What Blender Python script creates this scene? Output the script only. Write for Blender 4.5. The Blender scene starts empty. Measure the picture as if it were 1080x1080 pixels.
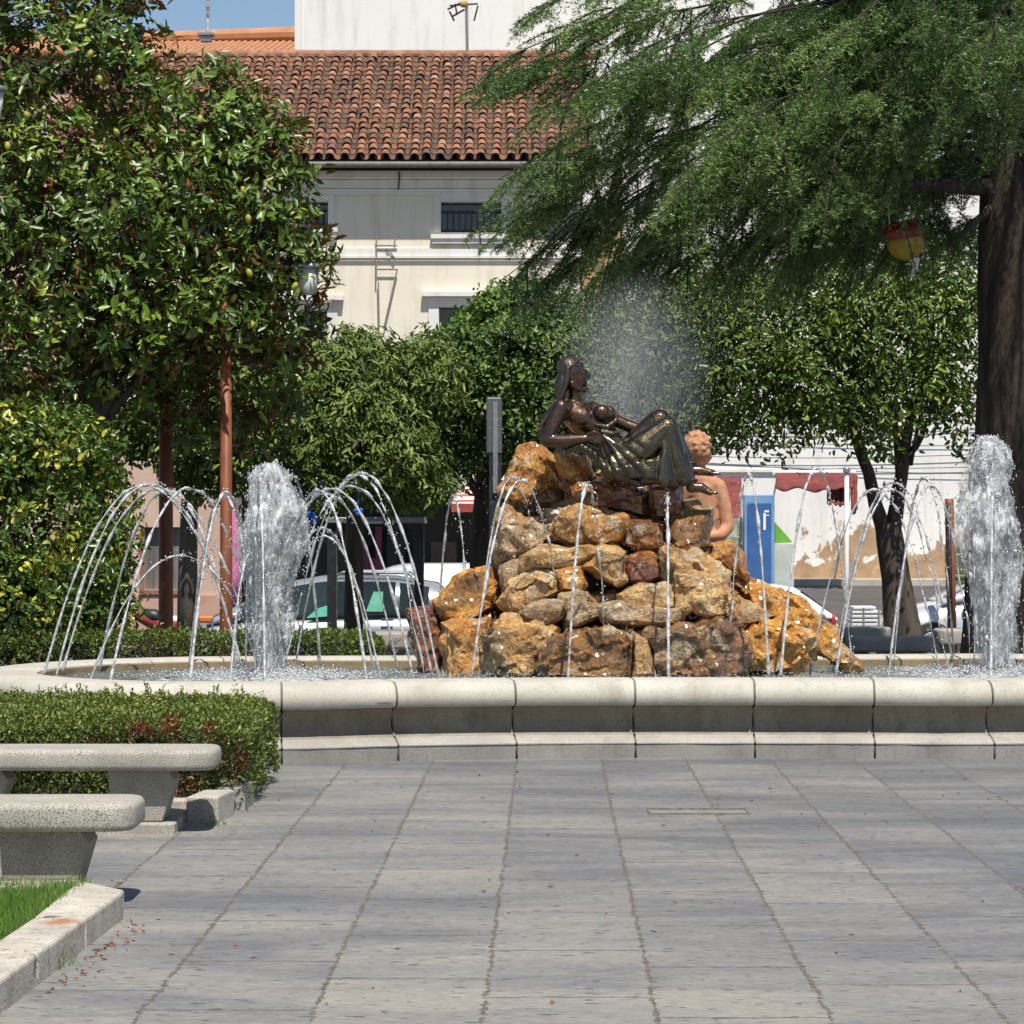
import bpy, bmesh, math, random
import numpy as np
from mathutils import Vector, Matrix, noise as mnoise

# ------------------------------------------------------------------ camera, sky, sun, exposure
SC = bpy.context.scene
COL = SC.collection
F = 3000.0 / 1080.0
EYE = 1.6
HOR = 545.0
cam_d = bpy.data.cameras.new("camera")
cam_d.sensor_width = 36.0
cam_d.lens = 36.0 * F
cam_d.shift_y = 5.0 / 1080.0
cam_d.clip_start = 0.1
cam_d.clip_end = 600.0
cam = bpy.data.objects.new("camera", cam_d)
cam.location = (0, 0, EYE)
cam.rotation_euler = (math.radians(90), 0, 0)
COL.objects.link(cam)
SC.camera = cam

SUN = Vector((0.10, -0.43, 0.90)).normalized()
world = bpy.data.worlds.new("World")
SC.world = world
world.use_nodes = True
wn = world.node_tree
bg = wn.nodes["Background"]
sky = wn.nodes.new("ShaderNodeTexSky")
sky.sky_type = 'NISHITA'
sky.sun_disc = False
sky.sun_elevation = math.asin(SUN.z)
sky.sun_rotation = math.atan2(SUN.x, SUN.y)
sky.altitude = 700
sky.air_density = 1.0
sky.dust_density = 0.6
sky.ozone_density = 1.2
wn.links.new(sky.outputs[0], bg.inputs[0])
bg.inputs[1].default_value = 0.088
sd = bpy.data.lights.new("sun", 'SUN')
sd.energy = 5.0
sd.angle = math.radians(0.53)
sd.color = (1.0, 0.95, 0.87)
sun = bpy.data.objects.new("sun", sd)
sun.rotation_euler = SUN.to_track_quat('Z', 'Y').to_euler()
COL.objects.link(sun)
SC.view_settings.view_transform = 'Standard'
SC.view_settings.look = 'None'
SC.view_settings.exposure = 0.30
SC.view_settings.gamma = 1.0
SC.view_settings.use_curve_mapping = False
SC.cycles.max_bounces = 8
SC.cycles.transparent_max_bounces = 16
SC.cycles.transmission_bounces = 6
SC.cycles.caustics_reflective = False
SC.cycles.caustics_refractive = False

RNG = np.random.default_rng(11)
random.seed(5)

# ------------------------------------------------------------------ helpers
def P(px, py, D):
    """real point at depth D metres for a measured spot of the photograph"""
    return Vector(((px - 540.0) * D / 3000.0, D, EYE - (py - HOR) * D / 3000.0))

def XX(px, D):
    return (px - 540.0) * D / 3000.0

def ZZ(py, D):
    return EYE - (py - HOR) * D / 3000.0

def tag(o, label=None, cat=None, group=None, kind=None):
    if label: o["label"] = label
    if cat: o["category"] = cat
    if group: o["group"] = group
    if kind: o["kind"] = kind
    return o

def thing(name, label, cat, loc=(0, 0, 0), group=None):
    o = bpy.data.objects.new(name, None)
    o.empty_display_size = 0.2
    o.location = loc
    COL.objects.link(o)
    return tag(o, label, cat, group)

def link(name, me, mat=None, parent=None, smooth=False, bevel=0.0, bseg=2, label=None):
    o = bpy.data.objects.new(name, me)
    COL.objects.link(o)
    if mat is not None:
        if isinstance(mat, (list, tuple)):
            for m in mat: me.materials.append(m)
        else:
            me.materials.append(mat)
    if parent is not None:
        o.parent = parent
        if parent.type == 'EMPTY':
            o.location = -Vector(parent.location)
    if smooth:
        me.polygons.foreach_set("use_smooth", [True] * len(me.polygons))
    if bevel:
        b = o.modifiers.new("bevel", 'BEVEL')
        b.width = bevel; b.segments = bseg; b.limit_method = 'ANGLE'
        b.angle_limit = math.radians(40)
    if label: o["label"] = label
    return o

def copy_tree(o, parent=None):
    c = o.copy(); COL.objects.link(c); c.parent = parent
    for ch in list(o.children):
        copy_tree(ch, c)
    return c

class MB:
    def __init__(s):
        s.v = []; s.f = []
    def add(s, vs, fs):
        n = len(s.v)
        s.v.extend([tuple(v) for v in vs]); s.f.extend([tuple(i + n for i in f) for f in fs])
    def box(s, x0, x1, y0, y1, z0, z1, M=None):
        vs = [Vector((x, y, z)) for z in (z0, z1) for y in (y0, y1) for x in (x0, x1)]
        if M is not None: vs = [M @ v for v in vs]
        s.add(vs, [(0, 2, 3, 1), (4, 5, 7, 6), (0, 1, 5, 4), (2, 6, 7, 3), (0, 4, 6, 2), (1, 3, 7, 5)])
        return s
    def prism(s, pts, d):
        """pts: ring of Vectors, extruded by vector d"""
        n = len(pts); d = Vector(d)
        vs = [Vector(p) for p in pts] + [Vector(p) + d for p in pts]
        fs = [tuple(range(n))[::-1], tuple(range(n, 2 * n))]
        fs += [(i, (i + 1) % n, n + (i + 1) % n, n + i) for i in range(n)]
        s.add(vs, fs); return s
    def tube(s, pts, rad, n=8, cap=True, sy=1.0):
        pts = [Vector(p) for p in pts]
        if not hasattr(rad, '__len__'): rad = [rad] * len(pts)
        vs = []; fs = []
        up = Vector((0.13, 0.2, 1)).normalized()
        prev = None
        for i, p in enumerate(pts):
            t = (pts[min(i + 1, len(pts) - 1)] - pts[max(i - 1, 0)])
            if t.length < 1e-9: t = Vector((0, 0, 1))
            t.normalize()
            if prev is None:
                a = up if abs(t.dot(up)) < .9 else Vector((1, 0, 0))
                u = t.cross(a).normalized()
            else:
                u = (prev - t * prev.dot(t))
                u = u.normalized() if u.length > 1e-6 else t.orthogonal().normalized()
            prev = u
            w = t.cross(u)
            for k in range(n):
                a = 2 * math.pi * k / n
                vs.append(p + (u * math.cos(a) + w * math.sin(a) * sy) * rad[i])
        for i in range(len(pts) - 1):
            for k in range(n):
                k2 = (k + 1) % n
                fs.append((i * n + k, i * n + k2, (i + 1) * n + k2, (i + 1) * n + k))
        if cap:
            fs.append(tuple(range(n))[::-1])
            m = (len(pts) - 1) * n
            fs.append(tuple(range(m, m + n)))
        s.add(vs, fs); return s
    def lathe(s, c, prof, n=20, ax='z'):
        vs = []; fs = []
        c = Vector(c)
        for (r, h) in prof:
            for k in range(n):
                a = 2 * math.pi * k / n
                if ax == 'z': vs.append(c + Vector((r * math.cos(a), r * math.sin(a), h)))
                elif ax == 'y': vs.append(c + Vector((r * math.cos(a), h, r * math.sin(a))))
                else: vs.append(c + Vector((h, r * math.cos(a), r * math.sin(a))))
        for i in range(len(prof) - 1):
            for k in range(n):
                k2 = (k + 1) % n
                fs.append((i * n + k, i * n + k2, (i + 1) * n + k2, (i + 1) * n + k))
        fs.append(tuple(range(n))[::-1]); m = (len(prof) - 1) * n
        fs.append(tuple(range(m, m + n)))
        s.add(vs, fs); return s
    def ell(s, c, r, n=14, m=9, M=None):
        c = Vector(c); vs = [c + Vector((0, 0, -r[2]))]; fs = []
        for i in range(1, m):
            t = math.pi * i / m
            for k in range(n):
                a = 2 * math.pi * k / n
                q = Vector((r[0] * math.sin(t) * math.cos(a), r[1] * math.sin(t) * math.sin(a), -r[2] * math.cos(t)))
                if M is not None: q = M @ q
                vs.append(c + q)
        vs.append(c + Vector((0, 0, r[2])))
        if M is not None:
            vs[0] = c + M @ Vector((0, 0, -r[2])); vs[-1] = c + M @ Vector((0, 0, r[2]))
        for k in range(n):
            k2 = (k + 1) % n
            fs.append((0, 1 + k2, 1 + k))
            for i in range(m - 2):
                a = 1 + i * n
                fs.append((a + k, a + k2, a + n + k2, a + n + k))
            a = 1 + (m - 2) * n
            fs.append((a + k, a + k2, len(vs) - 1))
        s.add(vs, fs); return s
    def cap(s, p0, p1, r0, r1, n=14):
        """tapered capsule"""
        p0 = Vector(p0); p1 = Vector(p1)
        s.ell(p0, (r0, r0, r0), n); s.ell(p1, (r1, r1, r1), n)
        if (p1 - p0).length > 1e-5: s.tube([p0, p1], [r0, r1], n)
        return s
    def mesh(s, name):
        me = bpy.data.meshes.new(name)
        me.from_pydata(s.v, [], s.f)
        me.update()
        return me
    def build(s, name, mat, parent=None, **kw):
        return link(name, s.mesh(name), mat, parent, **kw)

def np_mesh(name, V, loops, starts, tone=None, sm=False):
    """fast mesh from numpy arrays"""
    me = bpy.data.meshes.new(name)
    me.vertices.add(len(V)); me.vertices.foreach_set("co", np.asarray(V, np.float32).ravel())
    me.loops.add(len(loops)); me.loops.foreach_set("vertex_index", np.asarray(loops, np.int32))
    me.polygons.add(len(starts)); me.polygons.foreach_set("loop_start", np.asarray(starts, np.int32))
    me.update(calc_edges=True)
    me.polygons.foreach_set('use_smooth', [sm] * len(me.polygons))
    if tone is not None:
        a = me.attributes.new("tone", 'FLOAT', 'POINT')
        a.data.foreach_set("value", np.asarray(tone, np.float32))
    return me

def nrm(a):
    return a / np.maximum(np.linalg.norm(a, axis=1, keepdims=True), 1e-9)

def leaf_mesh(name, Pn, Dv, N, L, W, tone, fold=0.22, curl=0.12):
    n = len(Pn)
    Dv = nrm(Dv); S = nrm(np.cross(Dv, N)); N = nrm(np.cross(S, Dv))
    L = np.broadcast_to(L, n)[:, None]; W = np.broadcast_to(W, n)[:, None]
    V = np.empty((n, 6, 3))
    V[:, 0] = Pn
    V[:, 1] = Pn + Dv * L * .33 + S * W * .46 + N * W * fold
    V[:, 2] = Pn + Dv * L * .70 + S * W * .40 + N * (W * fold - L * curl * .4)
    V[:, 3] = Pn + Dv * L - N * L * curl
    V[:, 4] = Pn + Dv * L * .70 - S * W * .40 + N * (W * fold - L * curl * .4)
    V[:, 5] = Pn + Dv * L * .33 - S * W * .46 + N * W * fold
    b = (np.arange(n) * 6)[:, None]
    loops = (b + np.array([0, 1, 2, 3, 0, 3, 4, 5])[None]).ravel()
    starts = np.arange(2 * n) * 4
    return np_mesh(name, V.reshape(-1, 3), loops, starts, np.repeat(tone, 6), True)

def tri_mesh(name, Pn, Dv, L, W, tone):
    """thin needles / blades: one triangle each"""
    n = len(Pn)
    Dv = nrm(Dv); S = nrm(np.cross(Dv, nrm(RNG.normal(size=(n, 3)))))
    L = np.broadcast_to(L, n)[:, None]; W = np.broadcast_to(W, n)[:, None]
    V = np.empty((n, 3, 3))
    V[:, 0] = Pn - S * W * .5; V[:, 1] = Pn + S * W * .5; V[:, 2] = Pn + Dv * L
    return np_mesh(name, V.reshape(-1, 3), np.arange(3 * n), np.arange(n) * 3, np.repeat(tone, 3))

def octa_mesh(name, Pn, R, stretch=None):
    """small water drops"""
    n = len(Pn); R = np.broadcast_to(R, n)
    sx = np.ones(n) if stretch is None else stretch
    V = np.empty((n, 6, 3))
    o = np.array([[1, 0, 0], [0, 1, 0], [-1, 0, 0], [0, -1, 0], [0, 0, 1], [0, 0, -1]], float)
    V[:] = Pn[:, None, :] + o[None] * R[:, None, None] * np.stack([np.ones(n), np.ones(n), sx], 1)[:, None, :]
    f = np.array([0, 1, 4, 1, 2, 4, 2, 3, 4, 3, 0, 4, 1, 0, 5, 2, 1, 5, 3, 2, 5, 0, 3, 5])
    loops = ((np.arange(n) * 6)[:, None] + f[None]).ravel()
    me = np_mesh(name, V.reshape(-1, 3), loops, np.arange(8 * n) * 3)
    me.polygons.foreach_set("use_smooth", [True] * len(me.polygons))
    return me

# ------------------------------------------------------------------ materials
def new_mat(name):
    m = bpy.data.materials.new(name); m.use_nodes = True
    nt = m.node_tree
    return m, nt, nt.nodes["Principled BSDF"], nt.nodes["Material Output"]

def N_(nt, t, **kw):
    n = nt.nodes.new("ShaderNode" + t)
    for k, v in kw.items(): setattr(n, k, v)
    return n

def ramp(nt, stops, interp='LINEAR'):
    r = nt.nodes.new("ShaderNodeValToRGB")
    r.color_ramp.interpolation = interp
    e = r.color_ramp.elements
    while len(e) > 1: e.remove(e[-1])
    e[0].position = stops[0][0]; e[0].color = (*stops[0][1], 1)
    for p, c in stops[1:]:
        q = e.new(p); q.color = (*c, 1)
    return r

def coords(nt, scale=(1, 1, 1), rot=(0, 0, 0)):
    tc = nt.nodes.new("ShaderNodeTexCoord"); mp = nt.nodes.new("ShaderNodeMapping")
    mp.inputs["Scale"].default_value = scale; mp.inputs["Rotation"].default_value = rot
    nt.links.new(tc.outputs["Object"], mp.inputs[0])
    return mp.outputs[0]

def noise(nt, vec, scale, detail=5, rough=.6, dist=0.0):
    n = nt.nodes.new("ShaderNodeTexNoise")
    n.inputs["Scale"].default_value = scale; n.inputs["Detail"].default_value = detail
    n.inputs["Roughness"].default_value = rough; n.inputs["Distortion"].default_value = dist
    nt.links.new(vec, n.inputs["Vector"])
    return n.outputs["Fac"]

def mixc(nt, fac, a, b, mode='MIX'):
    m = nt.nodes.new("ShaderNodeMix"); m.data_type = 'RGBA'; m.blend_type = mode
    for sock, val in ((0, fac), (6, a), (7, b)):
        if hasattr(val, 'is_output') or hasattr(val, 'links'): nt.links.new(val, m.inputs[sock])
        elif sock == 0: m.inputs[0].default_value = val
        else: m.inputs[sock].default_value = (*val, 1)
    return m.outputs[2]

def bump(nt, b, height, strength=.3, dist=.01):
    n = nt.nodes.new("ShaderNodeBump")
    n.inputs["Strength"].default_value = strength; n.inputs["Distance"].default_value = dist
    nt.links.new(height, n.inputs["Height"]); nt.links.new(n.outputs[0], b.inputs["Normal"])

def nmat(name, c1, c2, scale=8, rough=.7, metal=0.0, bstr=.15, bdist=.01, speck=None, sscale=120, sth=.62, lo=.35, hi=.65, stretch=(1, 1, 1), coat=0.0, spec=.5):
    """two-tone noise material with optional speckle"""
    m, nt, b, _ = new_mat(name)
    v = coords(nt, stretch)
    f = noise(nt, v, scale)
    r = ramp(nt, [(lo, c1), (hi, c2)]); nt.links.new(f, r.inputs[0])
    c = r.outputs[0]
    h = f
    if speck:
        s = noise(nt, v, sscale, 2, .5)
        sr = ramp(nt, [(sth - .05, (0, 0, 0)), (sth + .03, (1, 1, 1))]); nt.links.new(s, sr.inputs[0])
        c = mixc(nt, sr.outputs[0], c, speck)
        h = s
    nt.links.new(c, b.inputs["Base Color"])
    b.inputs["Roughness"].default_value = rough; b.inputs["Metallic"].default_value = metal
    b.inputs["Coat Weight"].default_value = coat; b.inputs["Coat Roughness"].default_value = .08
    b.inputs["Specular IOR Level"].default_value = spec
    if bstr: bump(nt, b, h, bstr, bdist)
    return m

def leaf_mat(name, stops, rough=.45, trans=.25, tcol=None, back=None, spec=.5):
    m, nt, b, out = new_mat(name)
    a = N_(nt, "Attribute", attribute_name="tone")
    r = ramp(nt, stops); nt.links.new(a.outputs["Fac"], r.inputs[0])
    c = r.outputs[0]
    if back:
        g = N_(nt, "NewGeometry")
        c = mixc(nt, g.outputs["Backfacing"], c, back)
    nt.links.new(c, b.inputs["Base Color"])
    b.inputs["Roughness"].default_value = rough
    b.inputs["Specular IOR Level"].default_value = spec
    if trans:
        t = N_(nt, "BsdfTranslucent"); ms = N_(nt, "MixShader")
        if tcol: t.inputs[0].default_value = (*tcol, 1)
        else: nt.links.new(c, t.inputs[0])
        ms.inputs[0].default_value = trans
        nt.links.new(b.outputs[0], ms.inputs[1]); nt.links.new(t.outputs[0], ms.inputs[2])
        nt.links.new(ms.outputs[0], out.inputs[0])
    return m

def glass_mat(name, col=(.02, .03, .03), rough=.05):
    m, nt, b, _ = new_mat(name)
    v = coords(nt); f = noise(nt, v, 3)
    r = ramp(nt, [(.3, col), (.8, tuple(min(1, x * 1.8 + .005) for x in col))]); nt.links.new(f, r.inputs[0])
    nt.links.new(r.outputs[0], b.inputs["Base Color"])
    b.inputs["Roughness"].default_value = rough; b.inputs["Specular IOR Level"].default_value = .7
    return m

M = {}
M['granite'] = nmat("granite", (.42, .38, .31), (.56, .52, .44), 2.2, .8, bstr=.35, bdist=.006, speck=(.24, .22, .18), sscale=150, sth=.60)
M['plinth'] = nmat("plinth_granite", (.34, .31, .26), (.48, .44, .37), 3.5, .85, bstr=.3, bdist=.006, speck=(.17, .16, .14), sscale=170, sth=.60)
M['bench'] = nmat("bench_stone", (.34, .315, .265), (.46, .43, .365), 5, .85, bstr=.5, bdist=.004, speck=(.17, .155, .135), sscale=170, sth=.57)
M['kerb'] = nmat("kerb_stone", (.36, .34, .29), (.52, .48, .40), 7, .85, bstr=.4, bdist=.008, speck=(.22, .20, .17), sscale=140, sth=.60)
M['bark'] = nmat("bark", (.035, .027, .02), (.10, .075, .055), 9, .9, bstr=.8, bdist=.03, stretch=(1, 1, .18))
M['cedar_bark'] = nmat("cedar_bark", (.016, .011, .009), (.060, .040, .029), 11, .92, bstr=1.0, bdist=.06, stretch=(1, 1, .16))
M['grey_bark'] = nmat("grey_bark", (.07, .06, .045), (.16, .14, .11), 12, .9, bstr=.6, bdist=.02, stretch=(1, 1, .25))
M['rust_metal'] = nmat("rust_paint", (.16, .042, .014), (.24, .075, .026), 14, .55, bstr=.1, stretch=(1, 1, .3))
M['dark_metal'] = nmat("dark_metal", (.02, .021, .024), (.04, .042, .046), 9, .45, metal=.3, bstr=.05)
M['grey_metal'] = nmat("grey_metal", (.25, .26, .27), (.36, .37, .38), 9, .4, metal=.6, bstr=.05)
M['white_metal'] = nmat("white_paint", (.70, .70, .69), (.80, .80, .79), 5, .4, bstr=.03)
M['lamp_white'] = nmat("lamp_glass", (.55, .55, .53), (.66, .66, .64), 5, .3, bstr=.02)
M['soil'] = nmat("soil", (.06, .042, .028), (.15, .11, .07), 14, .95, bstr=.7, bdist=.03)
M['bronze'] = None
# ------------------------------------------------------------------ setting: paving, street
def paving_material():
    m, nt, b, _ = new_mat("slate_paving")
    tc = N_(nt, "TexCoord"); sep = N_(nt, "SeparateXYZ"); nt.links.new(tc.outputs["Object"], sep.inputs[0])
    def math_(op, a, c=None, d=None):
        n = N_(nt, "Math", operation=op)
        for i, q in enumerate((a, c, d)):
            if q is None: continue
            if hasattr(q, 'links'): nt.links.new(q, n.inputs[i])
            else: n.inputs[i].default_value = q
        return n.outputs[0]
    obj = tc.outputs["Object"]
    wob = noise(nt, obj, 3.5, 4, .6)
    u = math_('MULTIPLY_ADD', sep.outputs[1], -0.013, sep.outputs[0])
    u = math_('ADD', u, math_('MULTIPLY_ADD', wob, .045, -.0225))
    k = math_('DIVIDE', math_('ADD', u, 0.209 + 55.4), 0.554)
    fr = math_('FRACT', k); row = math_('FLOOR', k)
    dj = math_('ABSOLUTE', math_('SUBTRACT', math_('FRACT', math_('ADD', k, .5)), .5))      # 0 at joint
    # slabs of each row: running cross joints, staggered per row
    off = math_('FRACT', math_('MULTIPLY', row, .377))
    kv = math_('ADD', math_('DIVIDE', sep.outputs[1], 1.02), off)
    kv = math_('ADD', kv, math_('MULTIPLY', wob, .03))
    dv = math_('ABSOLUTE', math_('SUBTRACT', math_('FRACT', math_('ADD', kv, .5)), .5))
    slab = N_(nt, "CombineXYZ"); nt.links.new(row, slab.inputs[0]); nt.links.new(math_('FLOOR', math_('ADD', kv, .5)), slab.inputs[1])
    wnz = N_(nt, "TexWhiteNoise", noise_dimensions='2D'); nt.links.new(slab.outputs[0], wnz.inputs["Vector"])
    jn = noise(nt, obj, 16, 4, .7)
    jw = math_('MULTIPLY_ADD', jn, .13, -.052)
    jl = math_('LESS_THAN', dj, jw)
    jv = math_('LESS_THAN', dv, math_('MULTIPLY_ADD', jn, .040, -.0120))
    # slate colour
    mp = N_(nt, "Mapping"); mp.inputs["Scale"].default_value = (.55, 1.5, 1); nt.links.new(obj, mp.inputs[0])
    n1 = noise(nt, mp.outputs[0], 1.1, 7, .68, .4)
    r1 = ramp(nt, [(.28, (.110, .113, .120)), (.44, (.160, .159, .158)), (.56, (.212, .204, .190)), (.72, (.275, .254, .220))])
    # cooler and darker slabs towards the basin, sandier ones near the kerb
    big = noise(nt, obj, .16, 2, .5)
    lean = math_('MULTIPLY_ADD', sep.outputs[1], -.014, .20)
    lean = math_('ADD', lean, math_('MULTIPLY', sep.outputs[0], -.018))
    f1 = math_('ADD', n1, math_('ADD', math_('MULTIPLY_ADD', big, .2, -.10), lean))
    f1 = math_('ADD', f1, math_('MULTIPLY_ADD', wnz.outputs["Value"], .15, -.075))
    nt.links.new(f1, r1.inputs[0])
    c = r1.outputs[0]
    fine = noise(nt, mp.outputs[0], 26, 4, .75)
    rf = ramp(nt, [(.28, (.45, .45, .46)), (.43, (.92, .92, .92)), (.55, (1.02, 1.02, 1.01)), (.72, (1.45, 1.42, 1.38))]); nt.links.new(fine, rf.inputs[0])
    c = mixc(nt, 1.0, c, rf.outputs[0], 'MULTIPLY')
    # chips and short dark splits in the slate
    mp2 = N_(nt, "Mapping"); mp2.inputs["Scale"].default_value = (1.0, 2.2, 1); nt.links.new(obj, mp2.inputs[0])
    sp = noise(nt, mp2.outputs[0], 13, 2, .45)
    rs = ramp(nt, [(.655, (0, 0, 0)), (.69, (1, 1, 1))]); nt.links.new(sp, rs.inputs[0])
    c = mixc(nt, rs.outputs[0], c, (.075, .072, .07))
    sp2 = noise(nt, mp2.outputs[0], 21, 1, .4)
    rs2 = ramp(nt, [(.735, (0, 0, 0)), (.76, (.8, .8, .8))]); nt.links.new(sp2, rs2.inputs[0])
    c = mixc(nt, rs2.outputs[0], c, (.30, .27, .22))
    jr = ramp(nt, [(.35, (.055, .05, .042)), (.62, (.165, .135, .095))]); nt.links.new(noise(nt, obj, 40, 3, .6), jr.inputs[0])
    c = mixc(nt, math_('MULTIPLY', jv, .85), c, (.085, .08, .075))
    c = mixc(nt, math_('MULTIPLY', jl, .9), c, jr.outputs[0])
    nt.links.new(c, b.inputs["Base Color"])
    b.inputs["Roughness"].default_value = .62
    h = math_('SUBTRACT', math_('MULTIPLY', fine, .5), math_('MAXIMUM', jl, math_('MULTIPLY', jv, .7)))
    h = math_('SUBTRACT', h, rs.outputs[0])
    bump(nt, b, h, .55, .006)
    return m

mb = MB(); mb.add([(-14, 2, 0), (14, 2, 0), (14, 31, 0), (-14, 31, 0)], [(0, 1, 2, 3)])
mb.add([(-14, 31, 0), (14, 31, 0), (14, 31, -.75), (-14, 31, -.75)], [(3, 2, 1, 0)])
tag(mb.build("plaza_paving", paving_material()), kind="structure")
M['asphalt'] = nmat("asphalt", (.050, .046, .043), (.085, .077, .071), 1.3, .85, bstr=.4, bdist=.005, speck=(.12, .11, .10), sscale=90, sth=.64)
prof = [(31.0, -.75), (44, -.75), (50, -.38), (60.0, .24), (400, .24)]
mb = MB()
for i in range(len(prof) - 1):
    (y0, z0), (y1, z1) = prof[i], prof[i + 1]
    mb.add([(-250, y0, z0), (250, y0, z0), (250, y1, z1), (-250, y1, z1)], [(0, 1, 2, 3)])
tag(mb.build("street", M['asphalt']), kind="structure")
M['kerbline'] = nmat("street_kerb", (.40, .37, .31), (.50, .46, .40), 3, .85)
mb = MB(); mb.box(-40, 40, 58.9, 59.995, .13, .30)
tag(mb.build("pavement", M['kerbline']), kind="structure")

# ------------------------------------------------------------------ fountain basin
def catmull(pts, n_sub):
    out = []; n = len(pts)
    for i in range(n):
        p0, p1, p2, p3 = (Vector(pts[(i + k - 1) % n]) for k in range(4))
        for s in range(n_sub):
            t = s / n_sub
            out.append(.5 * ((2 * p1) + (-p0 + p2) * t + (2 * p0 - 5 * p1 + 4 * p2 - p3) * t * t + (-p0 + 3 * p1 - 3 * p2 + p3) * t ** 3))
    return out
CL = Vector((XX(268, 20.35), 20.35)); RL = 2.05          # left lobe
CR = Vector((XX(1052, 20.75), 20.75)); RR = 2.05         # right lobe
CM = Vector((XX(668, 20.9), 20.9))                      # middle, rocks
ctl = [(XX(1045, 18.76), 18.76), (XX(925, 18.80), 18.80), (XX(800, 18.83), 18.83), (XX(672, 18.83), 18.83), (XX(545, 18.77), 18.77), (XX(412, 18.60), 18.60), (XX(300, 18.36), 18.36)]
for a in range(-110, -271, -20):
    ctl.append((CL.x + RL * math.cos(math.radians(a)), CL.y + RL * math.sin(math.radians(a))))
for a in (455 - 370,):
    pass
ctl += [(XX(400, 22.45), 22.45), (XX(540, 22.5), 22.5), (XX(680, 22.55), 22.55), (XX(820, 22.6), 22.6), (XX(940, 22.7), 22.7)]
for a in range(85, -71, -20):
    ctl.append((CR.x + RR * math.cos(math.radians(a)), CR.y + RR * math.sin(math.radians(a))))
ctl = [Vector((p[0], p[1], 0)) for p in ctl]
dense = catmull(ctl, 24)
# arc-length resample
cum = [0]
for i in range(len(dense)): cum.append(cum[-1] + (dense[(i + 1) % len(dense)] - dense[i]).length)
TOT = cum[-1]
def at_len(s):
    s = s % TOT
    lo, hi = 0, len(dense)
    import bisect
    i = bisect.bisect_right(cum, s) - 1
    i = min(i, len(dense) - 1)
    t = (s - cum[i]) / max(cum[i + 1] - cum[i], 1e-9)
    return dense[i].lerp(dense[(i + 1) % len(dense)], t)
def frame(s):
    p = at_len(s); t = (at_len(s + .05) - at_len(s - .05)).normalized()
    return p, t, Vector((t.y, -t.x, 0))
area = sum(dense[i].x * dense[(i + 1) % len(dense)].y - dense[(i + 1) % len(dense)].x * dense[i].y for i in range(len(dense)))
SGN = -1.0 if area > 0 else 1.0          # inward = SGN*normal
# joints: the one at px 545 lies on the front line
s545 = min(range(len(dense)), key=lambda i: abs(dense[i].x - XX(545, 18.77)) + 10 * (dense[i].y > 20))
S0 = cum[s545]
NB = round(TOT / .79); BL = TOT / NB
rings = []
for k in range(NB):
    s = S0 + k * BL
    rings.append((s, .036)); rings.append((s + .008, 0.0))
    for q in (.2, .4, .6, .8): rings.append((s + q * BL, 0.0))
    rings.append((s + BL - .008, 0.0))
def sweep(name, prof, mat, parent):
    """prof: (inward offset, z) closed ring; joints are real grooves"""
    cx = sum(p[0] for p in prof) / len(prof); cz = sum(p[1] for p in prof) / len(prof)
    vs = []; fs = []; m = len(prof)
    for (s, g) in rings:
        p, t, nn = frame(s); nn = nn * SGN
        jit = random.uniform(-.0015, .0015)
        for (o, z) in prof:
            dx, dz = cx - o, cz - z; d = math.hypot(dx, dz) or 1
            o2 = o + dx / d * g + jit; z2 = z + dz / d * g
            vs.append(p + nn * o2 + Vector((0, 0, z2)))
    R = len(rings)
    for i in range(R):
        j = (i + 1) % R
        for k in range(m):
            k2 = (k + 1) % m
            fs.append((i * m + k, i * m + k2, j * m + k2, j * m + k) if SGN < 0 else (i * m + k, j * m + k, j * m + k2, i * m + k2))
    mb = MB(); mb.add(vs, fs)
    o = mb.build(name, mat, parent)
    bm = bmesh.new(); bm.from_mesh(o.data); bmesh.ops.recalc_face_normals(bm, faces=bm.faces); bm.to_mesh(o.data); bm.free()
    for poly in o.data.polygons: poly.use_smooth = True
    e = o.modifiers.new("edges", 'EDGE_SPLIT'); e.split_angle = math.radians(42)
    return o
def stained(name, lo_c, hi_c, wet):
    m, nt, b, _ = new_mat(name)
    v = coords(nt); vs_ = coords(nt, (1, 1, .35))
    n1 = noise(nt, v, 1.8, 5, .65); r = ramp(nt, [(.32, lo_c), (.66, hi_c)]); nt.links.new(n1, r.inputs[0])
    sp = noise(nt, v, 150, 2, .5); sr = ramp(nt, [(.56, (0, 0, 0)), (.68, (1, 1, 1))]); nt.links.new(sp, sr.inputs[0])
    c = mixc(nt, sr.outputs[0], r.outputs[0], tuple(x * .6 for x in lo_c))
    st = noise(nt, vs_, 5, 5, .7); rs = ramp(nt, [(.52, (0, 0, 0)), (.75, (wet, wet, wet))]); nt.links.new(st, rs.inputs[0])
    c = mixc(nt, rs.outputs[0], c, (.12, .09, .055))
    nt.links.new(c, b.inputs["Base Color"]); b.inputs["Roughness"].default_value = .8
    bump(nt, b, sp, .35, .005)
    return m
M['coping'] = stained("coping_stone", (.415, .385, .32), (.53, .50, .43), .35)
M['cove'] = stained("cove_shade_stone", (.20, .17, .125), (.31, .275, .215), .7)  # same granite darkened: the cove's shade is put into its colour
M['plinth'] = stained("plinth_stone", (.29, .275, .24), (.41, .385, .335), .4)
basin = thing("fountain_basin", "low curved granite basin of the fountain with rounded coping and dark cove", "fountain basin", (CM.x, CM.y, 0))
sweep("riser", [(.004, -.02), (.004, .093), (.30, .093), (.30, -.02)], stained("riser_shade_stone", (.215, .205, .185), (.32, .30, .265), .45), basin)  # front of the plinth, its shade painted in as darker grey stone
sweep("plinth", [(0, .096), (0, .104), (.012, .112), (.105, .150), (.30, .150), (.30, .096)], M['plinth'], basin)
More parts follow.
